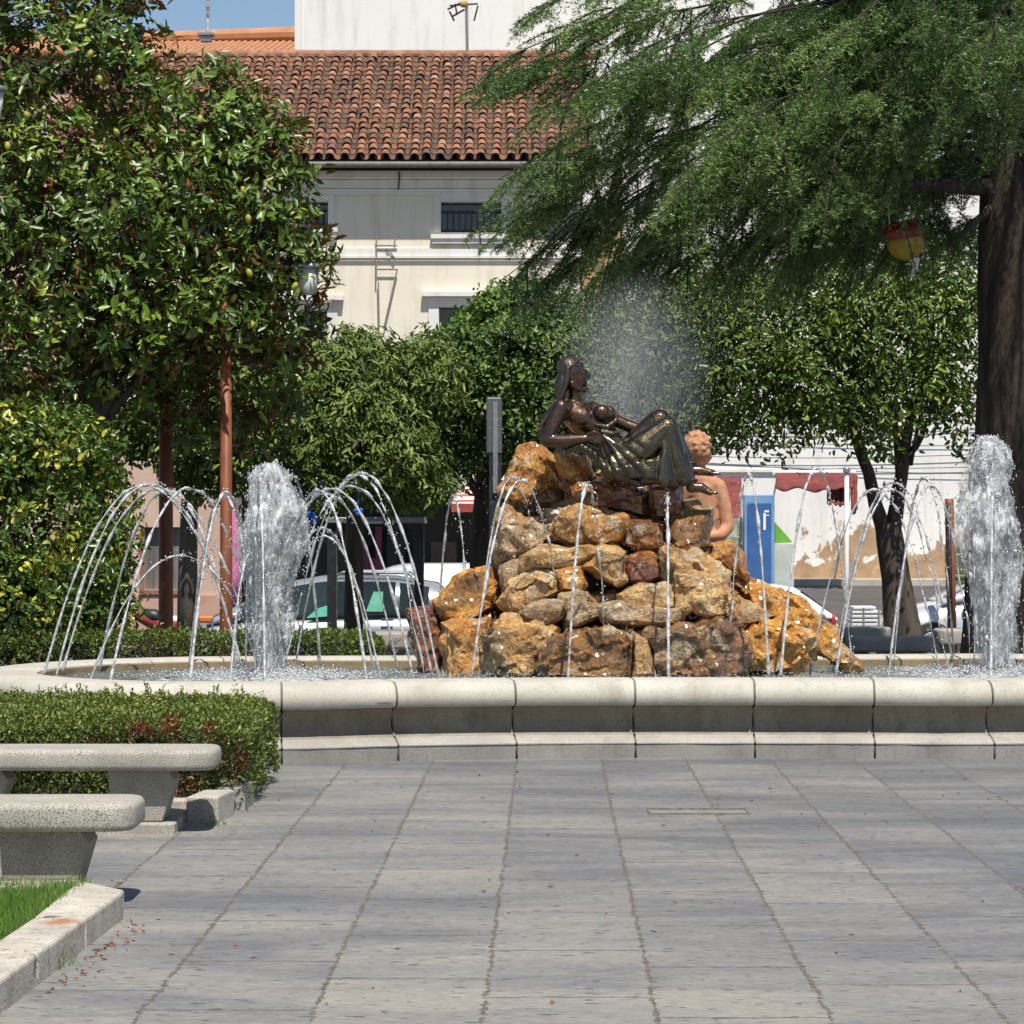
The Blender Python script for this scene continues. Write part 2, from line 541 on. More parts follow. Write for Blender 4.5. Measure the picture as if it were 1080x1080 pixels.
sweep("inner_wall", [(.528, .30), (.528, .486), (.55, .486), (.55, .30)], stained("wet_inner_wall", (.20, .13, .06), (.34, .25, .14), .6), basin)
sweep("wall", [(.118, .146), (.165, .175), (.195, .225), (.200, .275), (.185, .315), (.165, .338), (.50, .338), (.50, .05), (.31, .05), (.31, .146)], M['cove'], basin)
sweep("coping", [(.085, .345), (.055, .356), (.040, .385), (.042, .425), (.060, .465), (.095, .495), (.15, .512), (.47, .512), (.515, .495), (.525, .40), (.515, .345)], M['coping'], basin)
inner = []
for k in range(160):
    p, t, nn = frame(TOT * k / 160); inner.append(p + nn * SGN * .505)
mb = MB(); mb.add([Vector((q.x, q.y, .06)) for q in inner], [tuple(range(160))])
o = mb.build("basin_floor", nmat("basin_floor", (.10, .12, .11), (.20, .21, .18), 3, .8), basin)

WZ0 = .458
def water_material():
    m, nt, b, out = new_mat("pool_water")
    v = coords(nt, (1, 1, 1))
    n1 = noise(nt, v, 9, 6, .7, .6)
    n2 = noise(nt, v, 2.2, 3, .5)
    r = ramp(nt, [(.35, (.10, .135, .13)), (.55, (.17, .21, .20)), (.70, (.30, .345, .34))]); nt.links.new(n1, r.inputs[0])
    c = r.outputs[0]
    tc = N_(nt, "TexCoord"); acc = None
    for g in (Vector((XX(285, 20.35), 20.35, WZ0)), Vector((XX(1049, 20.75), 20.75, WZ0))):
        ds = N_(nt, "VectorMath", operation='DISTANCE'); nt.links.new(tc.outputs["Object"], ds.inputs[0]); ds.inputs[1].default_value = g
        mr = N_(nt, "MapRange"); nt.links.new(ds.outputs["Value"], mr.inputs[0]); mr.inputs[1].default_value = .15; mr.inputs[2].default_value = 1.15; mr.inputs[3].default_value = .36; mr.inputs[4].default_value = 0
        if acc is None: acc = mr.outputs[0]
        else:
            mx = N_(nt, "Math", operation='MAXIMUM'); nt.links.new(acc, mx.inputs[0]); nt.links.new(mr.outputs[0], mx.inputs[1]); acc = mx.outputs[0]
    ad = N_(nt, "Math", operation='ADD'); nt.links.new(acc, ad.inputs[0]); nt.links.new(noise(nt, v, 13, 5, .7, 1.0), ad.inputs[1])
    fr = ramp(nt, [(.66, (0, 0, 0)), (.78, (1, 1, 1))]); nt.links.new(ad.outputs[0], fr.inputs[0])
    c = mixc(nt, fr.outputs[0], c, (.70, .73, .74))
    nt.links.new(c, b.inputs["Base Color"])
    rg = ramp(nt, [(.0, (.06, .06, .06)), (1, (.6, .6, .6))]); nt.links.new(fr.outputs[0], rg.inputs[0]); nt.links.new(rg.outputs[0], b.inputs["Roughness"])
    b.inputs["IOR"].default_value = 1.333
    b.inputs["Transmission Weight"].default_value = .25
    bump(nt, b, n1, .9, .05)
    return m
# wavy water sheet: a grid clipped to the basin by simple point-in-polygon
poly = [(q.x, q.y) for q in inner]
mb = MB(); mb.add([Vector((q.x, q.y, 0)) for q in inner], [tuple(range(160))])
me = mb.mesh("water")
bm = bmesh.new(); bm.from_mesh(me)
for ax, lo, hi, st in ((0, -5, 7, .07), (1, 18, 24, .07)):
    x = lo
    while x < hi:
        co = Vector((x, 0, 0)) if ax == 0 else Vector((0, x, 0)); no = Vector((1, 0, 0)) if ax == 0 else Vector((0, 1, 0))
        bmesh.ops.bisect_plane(bm, geom=bm.verts[:] + bm.edges[:] + bm.faces[:], plane_co=co, plane_no=no)
        x += st
WZ = .458
GL = Vector((XX(285, 20.35), 20.35)); GR = Vector((XX(1049, 20.75), 20.75))
for v in bm.verts:
    d = min((v.co.xy - GL).length, (v.co.xy - GR).length)
    a = .006 + .03 * math.exp(-(d / .8) ** 2)
    v.co.z = WZ + a * (mnoise.noise(v.co * 3.0) + .7 * mnoise.noise(v.co * 7.0)) - .01
bm.to_mesh(me); bm.free()
tag(link("water", me, water_material(), smooth=True), kind="structure")

# ------------------------------------------------------------------ rocks
def rock_mat(name, stops, rough=.42, wet=.7, rust=(.50, .22, .035)):
    m, nt, b, _ = new_mat(name)
    v = coords(nt)
    oi = N_(nt, "ObjectInfo"); ad = N_(nt, "VectorMath", operation='ADD'); sc = N_(nt, "VectorMath", operation='SCALE')
    cb = N_(nt, "CombineXYZ")
    for i in range(3): nt.links.new(oi.outputs["Random"], cb.inputs[i])
    sc.inputs["Scale"].default_value = 37.0; nt.links.new(cb.outputs[0], sc.inputs[0])
    nt.links.new(v, ad.inputs[0]); nt.links.new(sc.outputs[0], ad.inputs[1]); v = ad.outputs[0]
    n1 = noise(nt, v, 4.2, 8, .66, .9)
    r = ramp(nt, stops); nt.links.new(n1, r.inputs[0])
    c = r.outputs[0]
    pt = noise(nt, v, 2.3, 6, .7, .6); pr = ramp(nt, [(.52, (0, 0, 0)), (.60, (.62, .62, .62))]); nt.links.new(pt, pr.inputs[0])
    c = mixc(nt, pr.outputs[0], c, rust)
    pt2 = noise(nt, v, 3.1, 7, .72, 1.2); pr2 = ramp(nt, [(.53, (0, 0, 0)), (.61, (.85, .85, .85))]); nt.links.new(pt2, pr2.inputs[0])
    c = mixc(nt, pr2.outputs[0], c, (.60, .49, .33))
    pt3 = noise(nt, v, 1.9, 6, .68, .8); pr3 = ramp(nt, [(.55, (0, 0, 0)), (.63, (.62, .62, .62))]); nt.links.new(pt3, pr3.inputs[0])
    c = mixc(nt, pr3.outputs[0], c, (.060, .030, .014))
    # dark mineral veins and pale crust
    vo = N_(nt, "TexVoronoi", feature='DISTANCE_TO_EDGE'); vo.inputs["Scale"].default_value = 5.0
    di = N_(nt, "VectorMath", operation='ADD'); nz = N_(nt, "TexNoise"); nz.inputs["Scale"].default_value = 6; nt.links.new(v, nz.inputs["Vector"])
    s2 = N_(nt, "VectorMath", operation='SCALE'); s2.inputs["Scale"].default_value = .35; nt.links.new(nz.outputs["Color"], s2.inputs[0])
    nt.links.new(v, di.inputs[0]); nt.links.new(s2.outputs[0], di.inputs[1]); nt.links.new(di.outputs[0], vo.inputs["Vector"])
    vr = ramp(nt, [(.0, (1, 1, 1)), (.035, (0, 0, 0))]); nt.links.new(vo.outputs["Distance"], vr.inputs[0])
    vm = N_(nt, "Math", operation='MULTIPLY'); nt.links.new(vr.outputs[0], vm.inputs[0]); nt.links.new(noise(nt, v, 3, 2), vm.inputs[1])
    c = mixc(nt, vm.outputs[0], c, (.045, .022, .010))
    fine = noise(nt, v, 38, 5, .75)
    fr = ramp(nt, [(.32, (.42, .38, .35)), (.52, (1, 1, 1)), (.72, (1.4, 1.4, 1.38))]); nt.links.new(fine, fr.inputs[0])
    c = mixc(nt, 1.0, c, fr.outputs[0], 'MULTIPLY')
    nt.links.new(c, b.inputs["Base Color"])
    wr = ramp(nt, [(.40, (rough * .35,) * 3), (.62, (rough * 1.6,) * 3)]); nt.links.new(noise(nt, v, 2.6, 4, .6), wr.inputs[0])
    nt.links.new(wr.outputs[0], b.inputs["Roughness"])
    b.inputs["Coat Weight"].default_value = wet; b.inputs["Coat Roughness"].default_value = .12
    mx = N_(nt, "Math", operation='ADD'); nt.links.new(n1, mx.inputs[0])
    m5 = N_(nt, "Math", operation='MULTIPLY'); m5.inputs[1].default_value = .45; nt.links.new(fine, m5.inputs[0]); nt.links.new(m5.outputs[0], mx.inputs[1])
    bump(nt, b, mx.outputs[0], 1.0, .05)
    return m
RM = {
 'o': rock_mat("rock_ochre", [(.25, (0.141, 0.048, 0.009)), (.42, (0.468, 0.185, 0.032)), (.56, (0.685, 0.342, 0.080)), (.75, (0.850, 0.548, 0.190))]),
 't': rock_mat("rock_tan", [(.25, (0.218, 0.102, 0.036)), (.42, (0.529, 0.300, 0.114)), (.58, (0.732, 0.480, 0.210)), (.78, (0.850, 0.658, 0.340))], .55, .4),
 'g': rock_mat("rock_grey", [(.25, (0.156, 0.102, 0.055)), (.45, (0.437, 0.300, 0.165)), (.62, (0.592, 0.438, 0.250)), (.78, (0.779, 0.603, 0.359))], .45, .6),
 'r': rock_mat("rock_rust", [(.25, (0.055, 0.017, 0.005)), (.45, (0.202, 0.057, 0.017)), (.60, (0.405, 0.130, 0.028)), (.78, (0.685, 0.316, 0.085))], .3, 1),
 'b': rock_mat("rock_brown", [(.25, (0.055, 0.023, 0.009)), (.45, (0.202, 0.094, 0.030)), (.62, (0.389, 0.199, 0.062)), (.80, (0.701, 0.425, 0.160))], .3, 1),
 'm': rock_mat("rock_maroon", [(.25, (0.070, 0.022, 0.014)), (.48, (0.218, 0.068, 0.038)), (.70, (0.374, 0.164, 0.075)), (.85, (0.560, 0.316, 0.130))], .35, .9),
 'y': rock_mat("rock_golden", [(.25, (0.249, 0.081, 0.013)), (.42, (0.623, 0.261, 0.036)), (.58, (0.808, 0.410, 0.075)), (.80, (0.850, 0.603, 0.181))], .36, .8),
}
def depth_at(px, py):
    return 20.32 + max(0, (712 - py)) / 235.0 * .95 + ((px - 668) / 240.0) ** 2 * .85
def boulder(poly, kind, parent, dd=0.0, thick=None, label=None, seed=0, rough_=1.0):
    rnd = random.Random(seed * 77 + 5)
    cx0 = sum(p[0] for p in poly) / len(poly); cy0 = sum(p[1] for p in poly) / len(poly)
    poly = [(cx0 + (a - cx0) * 1.14, cy0 + (b_ - cy0) * 1.17) for a, b_ in poly]
    cx = sum(p[0] for p in poly) / len(poly); cy = sum(p[1] for p in poly) / len(poly)
    w = max(p[0] for p in poly) - min(p[0] for p in poly); h = max(p[1] for p in poly) - min(p[1] for p in poly)
    D = depth_at(cx, cy + h * .25) + dd
    m = D / 3000.0
    t = (thick if thick else .62 * (w + h) * .5 + 14) * m
    bm = bmesh.new()
    for (px, py) in poly:
        c = P(px, py, D + t * (.30 + rnd.uniform(-.1, .1))); bm.verts.new(c)
        k = rnd.uniform(.62, .84)
        q = P(cx + (px - cx) * k, cy + (py - cy) * k, D - t * rnd.uniform(.02, .14)); bm.verts.new(q)
        k = rnd.uniform(.7, .95)
        q = P(cx + (px - cx) * k, cy + (py - cy) * k, D + t * rnd.uniform(.75, 1.0)); bm.verts.new(q)
    r = bmesh.ops.convex_hull(bm, input=bm.verts)
    bmesh.ops.delete(bm, geom=list({g for g in r["geom_interior"] + r["geom_unused"] if isinstance(g, bmesh.types.BMVert)}), context='VERTS')
    bmesh.ops.triangulate(bm, faces=bm.faces)
    for _ in range(6):
        L = [e for e in bm.edges if e.calc_length() > .030]
        if not L: break
        bmesh.ops.subdivide_edges(bm, edges=L, cuts=1)
        bmesh.ops.triangulate(bm, faces=[f for f in bm.faces if len(f.verts) > 3])
    bmesh.ops.smooth_vert(bm, verts=bm.verts, factor=.12, use_axis_x=True, use_axis_y=True, use_axis_z=True)
    bm.normal_update()
    off = Vector((seed * 3.7, seed * 1.3, seed * 2.1)); size = min(w, h) * m
    for v in bm.verts:
        p = v.co + off
        n = mnoise.noise(p * 3.0) * .17 + (abs(mnoise.noise(p * 5.5)) - .25) * -.22 + (abs(mnoise.noise(p * 12)) - .2) * .09 + mnoise.noise(p * 24) * .03 + (mnoise.voronoi(p * 4.5)[0][0] - .35) * -.30
        # terraces: broken ledges
        q = mnoise.cell(Vector((p.x * 5 + p.z * 3, p.y * 5, p.z * 7 - p.x * 2))) * .10
        v.co += v.normal * (n + q * .6) * min(size, .45) * .62 * rough_
    me = bpy.data.meshes.new("boulder"); bm.to_mesh(me); bm.free()
    o = link("boulder", me, RM[kind], parent, label=label)
    e = o.modifiers.new("edges", 'EDGE_SPLIT'); e.split_angle = math.radians(18)
    for pl in me.polygons: pl.use_smooth = True
    return o
def c1(*xy): return [(420 + x / 3.0, 350 + y / 3.0) for x, y in xy]
def c5(*xy): return [(640 + x / 4.0, 530 + y / 4.0) for x, y in xy]
def c4(*xy): return [(420 + x / 4.5, 530 + y / 4.5) for x, y in xy]
mound = thing("rock_mound", "pile of wet ochre and rust boulders rising from the pool under the bronze figure", "rock pile", (CM.x, CM.y, .2))
ROCKS = [
 (c1((315, 490), (345, 445), (430, 362), (455, 368), (512, 400), (532, 478), (470, 488), (400, 505), (345, 535)), 'o', 0, None, "tan and ochre boulder overhanging a dark hollow"),
 (c1((508, 388), (560, 385), (604, 398), (617, 445), (603, 482), (548, 490), (517, 442)), 'o', -.10, 70, None),
 (c1((350, 500), (530, 480), (545, 560), (480, 600), (345, 585)), 'b', .30, 90, None),
 (c1((540, 490), (620, 466), (765, 500), (803, 515), (800, 594), (700, 580), (560, 545)), 'r', 0, 90, "dark rust slab under the bronze dress"),
 (c1((798, 492), (892, 486), (898, 580), (850, 588), (800, 595)), 'r', -.06, 60, None),
 (c1((868, 585), (985, 572), (996, 680), (950, 708), (862, 690)), 'b', -.04, 80, None),
 (c1((895, 532), (950, 528), (985, 572), (900, 582)), 'o', .05, 60, None),
 (c1((480, 585), (560, 528), (640, 545), (715, 590), (715, 640), (690, 690), (560, 682), (480, 645)), 't', -.02, 90, None),
 (c1((705, 605), (760, 595), (842, 602), (846, 690), (790, 708), (712, 675)), 'm', -.04, 70, "dark maroon boulder"),
 (c1((308, 595), (350, 570), (440, 588), (490, 640), (472, 672), (400, 705), (335, 745), (310, 705)), 'g', 0, 90, None),
 (c1((395, 708), (450, 680), (600, 674), (685, 690), (600, 715), (560, 752), (400, 752)), 't', -.10, 80, "flat pale tan slab"),
 (c1((328, 852), (350, 798), (430, 752), (500, 772), (522, 822), (450, 862), (372, 905)), 't', -.08, 80, None),
 (c1((495, 757), (580, 738), (602, 800), (580, 825), (520, 812)), 'o', -.05, 50, None),
 (c1((388, 892), (460, 850), (521, 855), (515, 900), (460, 928), (410, 917)), 'g', -.12, 50, None),
 (c1((588, 742), (640, 688), (722, 700), (732, 792), (690, 812), (635, 782)), 't', -.06, 60, None),
 (c1((718, 712), (780, 700), (835, 706), (842, 782), (730, 792)), 'm', .0, 60, None),
 (c5((250, 222), (380, 222), (470, 268), (522, 330), (552, 440), (540, 492), (420, 472), (308, 442), (296, 390), (262, 350)), 't', -.12, 100, "largest golden and grey boulder with a bright face"),
 (c1((700, 832), (760, 795), (870, 800), (882, 872), (780, 874), (710, 868)), 't', -.08, 60, None),
 (c1((525, 842), (570, 818), (640, 868), (652, 892), (540, 935)), 'g', -.06, 60, None),
 (c1((640, 872), (700, 858), (885, 880), (888, 925), (760, 935), (660, 915)), 'g', -.12, 60, None),
 (c1((125, 852), (180, 790), (290, 748), (326, 800), (316, 880), (260, 912), (172, 935), (130, 902)), 'y', 0, 100, "rounded yellow ochre boulder at the left shoulder of the pile"),
 (c1((38, 892), (120, 872), (152, 930), (152, 1100), (85, 1095), (45, 1000)), 'r', -.05, 80, "dark red wet boulder with orange streaks"),
 (c1((148, 932), (290, 903), (302, 962), (272, 1100), (158, 1100)), 'o', -.08, 90, None),
 (c1((272, 962), (330, 912), (440, 918), (492, 952), (455, 1005), (442, 1085), (370, 1098), (285, 1090)), 't', -.14, 90, None),
 (c1((448, 1012), (500, 958), (620, 938), (722, 943), (757, 990), (752, 1100), (448, 1100)), 'b', -.16, 90, None),
 (c1((748, 958), (790, 976), (815, 1098), (745, 1098)), 't', -.16, 50, None),
 (c1((778, 950), (850, 935), (1060, 908), (1095, 960), (1085, 1090), (980, 1100), (808, 1098)), 'b', -.16, 100, "big brown and grey block at the waterline"),
 (c5((520, 545), (620, 508), (730, 488), (800, 518), (862, 572), (850, 665), (780, 720), (530, 735)), 'y', -.06, 100, None),
 (c5((520, 332), (640, 342), (760, 382), (860, 432), (965, 560), (1068, 692), (1010, 712), (905, 640), (790, 530), (640, 425), (540, 392)), 'y', .06, 70, "long bright orange slab sloping down to the water at the right end of the pile"),
 (c5((445, 182), (530, 178), (562, 240), (605, 312), (590, 332), (540, 312), (500, 262), (440, 232)), 'o', .10, 70, None),
 (c5((548, 400), (650, 440), (728, 480), (600, 520), (548, 510)), 'g', .05, 60, None),
 (c4((490, 300), (540, 278), (592, 270), (588, 350), (540, 392), (492, 432)), 'g', .02, 50, None),
 (c1((600, 560), (720, 590), (715, 660), (640, 690), (590, 640)), 'o', -.10, 50, None),
 (c1((840, 690), (960, 695), (960, 730), (850, 725)), 'o', .05, 60, None),
 (c1((880, 880), (1060, 900), (1060, 935), (900, 930)), 'b', .18, 60, None),
 (c1((560, 690), (700, 690), (720, 760), (590, 760)), 'b', .14, 70, None),
 (c1((520, 830), (700, 820), (720, 900), (540, 930)), 'b', .20, 70, None),
 (c1((130, 900), (320, 880), (330, 960), (150, 960)), 'b', .20, 70, None),
]
for i, (poly_, kd, dd, th, lb) in enumerate(ROCKS):
    boulder(poly_, kd, mound, dd, th, lb, i + 1)
# mortared heart of the pile and its unseen back, one rough mass
mb = MB()
bm = bmesh.new()
bmesh.ops.create_icosphere(bm, subdivisions=5, radius=1.0)
cc = Vector((XX(655, 21.75), 21.75, .2))
for v in bm.verts:
    p = v.co.copy()
    z = p.z * 1.66
    k = 1.0 - .50 * max(0, z / 1.66)
    q = Vector((p.x * 1.36 * k, p.y * 1.12 * k, z))
    n = mnoise.noise(p * 2.1) * .14 + mnoise.noise(p * 6) * .07 + mnoise.cell(p * 4.5) * .08
    v.co = cc + q * (1 + n)
me = bpy.data.meshes.new("rock_core"); bm.to_mesh(me); bm.free()
link("rock_core", me, RM['b'], mound)
# ------------------------------------------------------------------ statues
def bronze_mat(name, stops, rough=.3):
    m, nt, b, _ = new_mat(name)
    v = coords(nt)
    n1 = noise(nt, v, 5.0, 6, .65); r = ramp(nt, stops); nt.links.new(n1, r.inputs[0])
    nt.links.new(r.outputs[0], b.inputs["Base Color"])
    b.inputs["Metallic"].default_value = .80
    rr = ramp(nt, [(.35, (rough * .8,) * 3), (.65, (rough * 1.4,) * 3)]); nt.links.new(noise(nt, v, 9, 4), rr.inputs[0])
    nt.links.new(rr.outputs[0], b.inputs["Roughness"])
    b.inputs["Coat Weight"].default_value = 1.0; b.inputs["Coat Roughness"].default_value = .09
    bump(nt, b, noise(nt, v, 22, 6, .72), .6, .012)
    return m
M['bronze'] = bronze_mat("wet_bronze", [(.30, (0.022, 0.013, 0.008)), (.48, (0.058, 0.030, 0.014)), (.62, (0.108, 0.052, 0.022)), (.74, (0.115, 0.094, 0.065)), (.84, (0.216, 0.194, 0.151))])
M['bronze_dress'] = bronze_mat("bronze_dress", [(.30, (0.018, 0.014, 0.007)), (.50, (0.048, 0.036, 0.016)), (.66, (0.084, 0.068, 0.034)), (.80, (0.152, 0.144, 0.104))], .28)
M['bronze_hair'] = bronze_mat("bronze_hair", [(.30, (0.026, 0.019, 0.015)), (.55, (0.075, 0.053, 0.036)), (.80, (0.150, 0.116, 0.086))], .4)
M['clay'] = nmat("terracotta", (.40, .185, .10), (.54, .28, .16), 16, .75, bstr=.35, bdist=.01)
M['clay_hair'] = nmat("terracotta_hair", (.40, .18, .09), (.56, .29, .16), 30, .8, bstr=.9, bdist=.03)

def sculpt(name, mb, mat, parent, voxel, smooth=3, disp=None):
    """fuse overlapping volumes into one continuous skin"""
    me = mb.mesh(name)
    tmp = bpy.data.objects.new("tmp", me); COL.objects.link(tmp)
    r = tmp.modifiers.new("r", 'REMESH'); r.mode = 'VOXEL'; r.voxel_size = voxel; r.use_smooth_shade = True
    s = tmp.modifiers.new("s", 'SMOOTH'); s.factor = .5; s.iterations = smooth
    dg = bpy.context.evaluated_depsgraph_get()
    me2 = bpy.data.meshes.new_from_object(tmp.evaluated_get(dg))
    bpy.data.objects.remove(tmp); bpy.data.meshes.remove(me)
    if disp:
        nn_ = [v.normal.copy() for v in me2.vertices]; cc_ = [v.co.copy() for v in me2.vertices]
        me2.vertices.foreach_set('co', [x for c_, n_ in zip(cc_, nn_) for x in (c_ + n_ * disp(c_))]); me2.update()
    return link(name, me2, mat, parent, smooth=True)

DS = 20.95
def S(px, py, dz=0):
    return P(px, py, DS) + Vector((0, dz * DS / 3000.0, 0))
q = DS / 3000.0
class SB(MB):
    def c(s, a, b, r0, r1): return s.cap(S(*a), S(*b), r0 * q, r1 * q)
    def chain(s, pts, rs):
        for i in range(len(pts) - 1): s.c(pts[i], pts[i + 1], rs[i], rs[i + 1])
        return s
    def e(s, c, r, tilt=0):
        Mx = Matrix.Rotation(math.radians(tilt), 3, 'Y')
        return s.ell(S(*c), (r[0] * q, r[1] * q, r[2] * q), 18, 12, Mx)

stat = thing("bronze_statue", "dark wet bronze statue of a reclining woman on top of the rocks", "statue", tuple(S(650, 490)))
b = SB()
# head: rx along picture, ry depth, rz vertical ; looking right and slightly up
b.e((604, 395, 0), (12, 10.5, 15), -8)
b.e((610.5, 398, 0), (8.8, 8.4, 13), -14)
b.e((608, 388, 0), (8.4, 7.6, 7.6))
b.chain([(617.0, 390.0, 0), (619.4, 394.2, 0), (621.6, 397.6, 0), (617.8, 399.4, 0)], [1.7, 1.6, 1.6, 1.6])
b.c((616.2, 390.2, -4.8), (616.2, 390.2, 4.8), 1.9, 1.9)
b.e((616.0, 393.2, -4.2), (1.9, 2.2, 1.4)); b.e((616.0, 393.2, 4.2), (1.9, 2.2, 1.4))
b.e((614.0, 398.8, -5.0), (3.6, 3.0, 3.6)); b.e((614.0, 398.8, 5.0), (3.6, 3.0, 3.6))
b.e((617.9, 403.0, 0), (2.2, 3.2, 1.2)); b.e((617.6, 405.4, 0), (2.2, 2.8, 1.3))
b.c((618.0, 409.4, 0), (615.5, 411, 0), 3.0, 3.6)
b.chain([(616, 411, 0), (609, 410.5, -5), (603, 405, -8.5)], [3.2, 3.2, 3.2]); b.chain([(616, 411, 0), (609, 410.5, 5), (603, 405, 8.5)], [3.2, 3.2, 3.2])
b.e((603, 398, -9.8), (2.2, 1.2, 3.2))
b.chain([(606, 407, 0), (607, 418, 1), (605, 428, 2)], [7.0, 6.4, 8.2])
b.chain([(612, 412, -3), (613, 424, -5)], [2.0, 2.2])
# torso
b.chain([(591, 432, -15), (603, 430, 0), (621, 431, 21)], [8.6, 9, 8.2])
b.e((612, 441, 1), (20, 19, 15), 20)
b.chain([(614, 442, 1), (630, 455, 1), (645, 473, 1), (652, 488, 1)], [17, 15.2, 14.5, 18])
b.e((634, 436, -9.5), (10.0, 9, 9.2), 25); b.e((641, 436, 10), (9.6, 9, 9), 25)
b.e((643.5, 432.5, -10), (2, 2, 2))
b.chain([(606, 429, -8), (617, 427, 0)], [3.5, 3.4]); b.chain([(596, 429, -14), (612, 426.5, -2)], [2.6, 2.2])
b.e((654, 490, 0), (22, 22, 16))
# near arm, elbow on the rock
b.chain([(591, 431, -17), (584, 447, -21), (577, 464, -23)], [9.6, 8.2, 7.6])
b.chain([(577, 465, -23), (592, 466, -25), (616, 463.5, -27)], [7.8, 7.4, 4.6])
b.e((622.5, 463, -27), (6.2, 3.6, 5.4), 6)
for i, dy in enumerate((-4.2, -1.4, 1.4, 4.0)):
    l = (1.0, 1.12, 1.05, .85)[i]
    b.chain([(625, 463 + dy * .9, -28.5), (631.5 * 1 + (l - 1) * 8, 463.4 + dy, -29.5), (634.5 + (l - 1) * 9, 465.8 + dy, -27), (632.5, 467 + dy, -24.5)], [1.7, 1.6, 1.45, 1.25])
b.chain([(619, 459, -29), (625, 456.5, -31), (630, 457.5, -30.5)], [2.1, 1.8, 1.4])
# far arm, hand on the far knee
b.chain([(624, 431, 23), (644, 440, 25), (664, 449, 25)], [8.8, 7.6, 6.6])
b.chain([(664, 449, 25), (678, 452, 21), (691, 451, 16)], [6.8, 6.0, 4.2])
b.e((696, 450.5, 13), (5.4, 4.2, 3.2), -8)
for i, dz in enumerate((-3.6, -1.2, 1.2, 3.4)):
    l = (.95, 1.1, 1.05, .85)[i]
    b.chain([(698, 450, 13 + dz), (698 + 5 * l, 449.6, 12.5 + dz * 1.1), (698 + 9 * l, 452.6, 11.5 + dz * 1.1)], [1.6, 1.5, 1.2])
b.chain([(693, 448, 10), (697, 446.5, 7.5), (700.5, 447.5, 6.5)], [1.8, 1.6, 1.2])
# legs
b.chain([(655, 490, -12), (680, 470, -14), (702, 452, -14)], [17, 15, 11])
b.chain([(703, 452, -14), (714, 476, -11), (727, 505, -11)], [11, 10.5, 6])
b.chain([(656, 487, 14), (676, 464, 13), (694, 445, 12)], [17, 15, 12.5])
b.chain([(696, 443, 12), (712, 464, 9), (727, 489, 5)], [12, 11, 6])
# feet with toes
for (ax, ay, az, tx, ty, tz) in ((727, 507, -11, 752, 519.5, -13), (727, 489, 5, 756, 499, 3)):
    b.chain([(ax, ay, az), (ax + 2, ay + 8, az)], [5.6, 5.2])
    b.chain([(ax + 1, ay + 7, az), (ax + 12, ay + 7.5, az - .5), (tx - 4, ty, tz)], [5.4, 5.2, 3.6])
    for i in range(5):
        dz = -3.6 + i * 1.8
        b.chain([(tx - 6, ty - .2, tz + dz), (tx + 2.5 - i * .9, ty + .6, tz + dz * 1.15)], [1.7, 1.35 if i else 1.7])
sculpt("body", b, M['bronze'], stat, .0052, 2)
# hair: cap and long strands falling down her back
b = SB()
b.e((600.6, 390.6, 0), (13.6, 12.8, 15.6), -16)
b.e((593.0, 405, 0), (8.5, 13.5, 15), 14)
rnd = random.Random(3)
for k in range(15):
    a = -1 + 2 * k / 14.0
    z = 13.6 * a
    x0 = 603 - 3 * abs(a)
    b.chain([(x0 + 5 * (1 - abs(a)) + 4, 378.5 + 7 * abs(a), z * .75), (x0 - 5 + 3.5 * abs(a), 390 + rnd.uniform(-2, 2), z * 1.06), (594 + 3.5 * abs(a) + rnd.uniform(-1, 1), 404, z * 1.05), (589 + rnd.uniform(-2.5, 3) + 4 * abs(a), 418, z * .95), (583 + rnd.uniform(-3, 3) + 2 * abs(a), 430, z * .8 - 2)],
            [1.5, 2.0, 2.2, 2.0, 1.4])
for k in range(9):
    z = -12 + 3 * k
    b.chain([(586, 424, z), (578 + rnd.uniform(-2, 3), 436, z), (572.5 + rnd.uniform(-2, 2), 448, z * .9), (569 + rnd.uniform(-2, 2), 459 + rnd.uniform(-4, 4), z * .8)], [2.4, 2.2, 2.0, 1.2])
sculpt("hair", b, M['bronze_hair'], stat, .0058, 0)
# dress: drapery over hips, thighs and knees with folds
b = SB()
b.chain([(637, 464, -1), (650, 484, 0), (660, 494, 0)], [17.5, 20.5, 20])
b.chain([(654, 491, -13), (680, 471, -15), (702, 453, -15)], [19, 17.2, 13])
b.chain([(656, 488, 14), (676, 466, 14), (693, 446, 13)], [18.5, 16.5, 13.6])
b.chain([(703, 453, -15), (708, 475, -15), (711, 500, -16)], [12.6, 13.5, 13])
b.chain([(695, 446, 12.5), (706, 464, 10), (714, 482, 7)], [13.2, 12.6, 10])
b.chain([(690, 462, -8), (688, 485, -6), (684, 502, -8)], [12, 15, 9])
b.chain([(645, 500, -10), (668, 503, -16), (696, 504, -16), (712, 506, -16)], [11, 10, 8, 7])
b.chain([(668, 480, 0), (690, 495, 0)], [20, 12])
b.chain([(700, 462, -10), (700, 490, -10)], [13, 13]); b.chain([(676, 486, -12), (704, 490, -12)], [14, 13])
# folds
for k in range(9):
    t = k / 8
    b.chain([(636 + 7 * t, 461 + 7 * t, -18 - 2 * t), (648 + 9 * t, 470 + 17 * t, -21 - 7 * t), (664 + 4 * t, 472 + 28 * t, -30 + 2 * t)], [2.2, 3.4, 2.0])
for k in range(7):
    t = k / 6
    b.chain([(697 + 13 * t, 456 + 1.5 * abs(t - .5), -25 + 3 * t), (699 + 15 * t, 478, -27 + 6 * t), (694 + 30 * t, 506 + 3 * (k % 2), -31 + 12 * t)], [1.6, 3.2, 4.4])
for k in range(6):
    t = k / 5
    b.chain([(650 + 6 * t, 497 + t * 4, -30), (672 + 8 * t, 490 + 12 * t, -31), (698, 486 + 18 * t, -29)], [2.2, 3.0, 2.0])
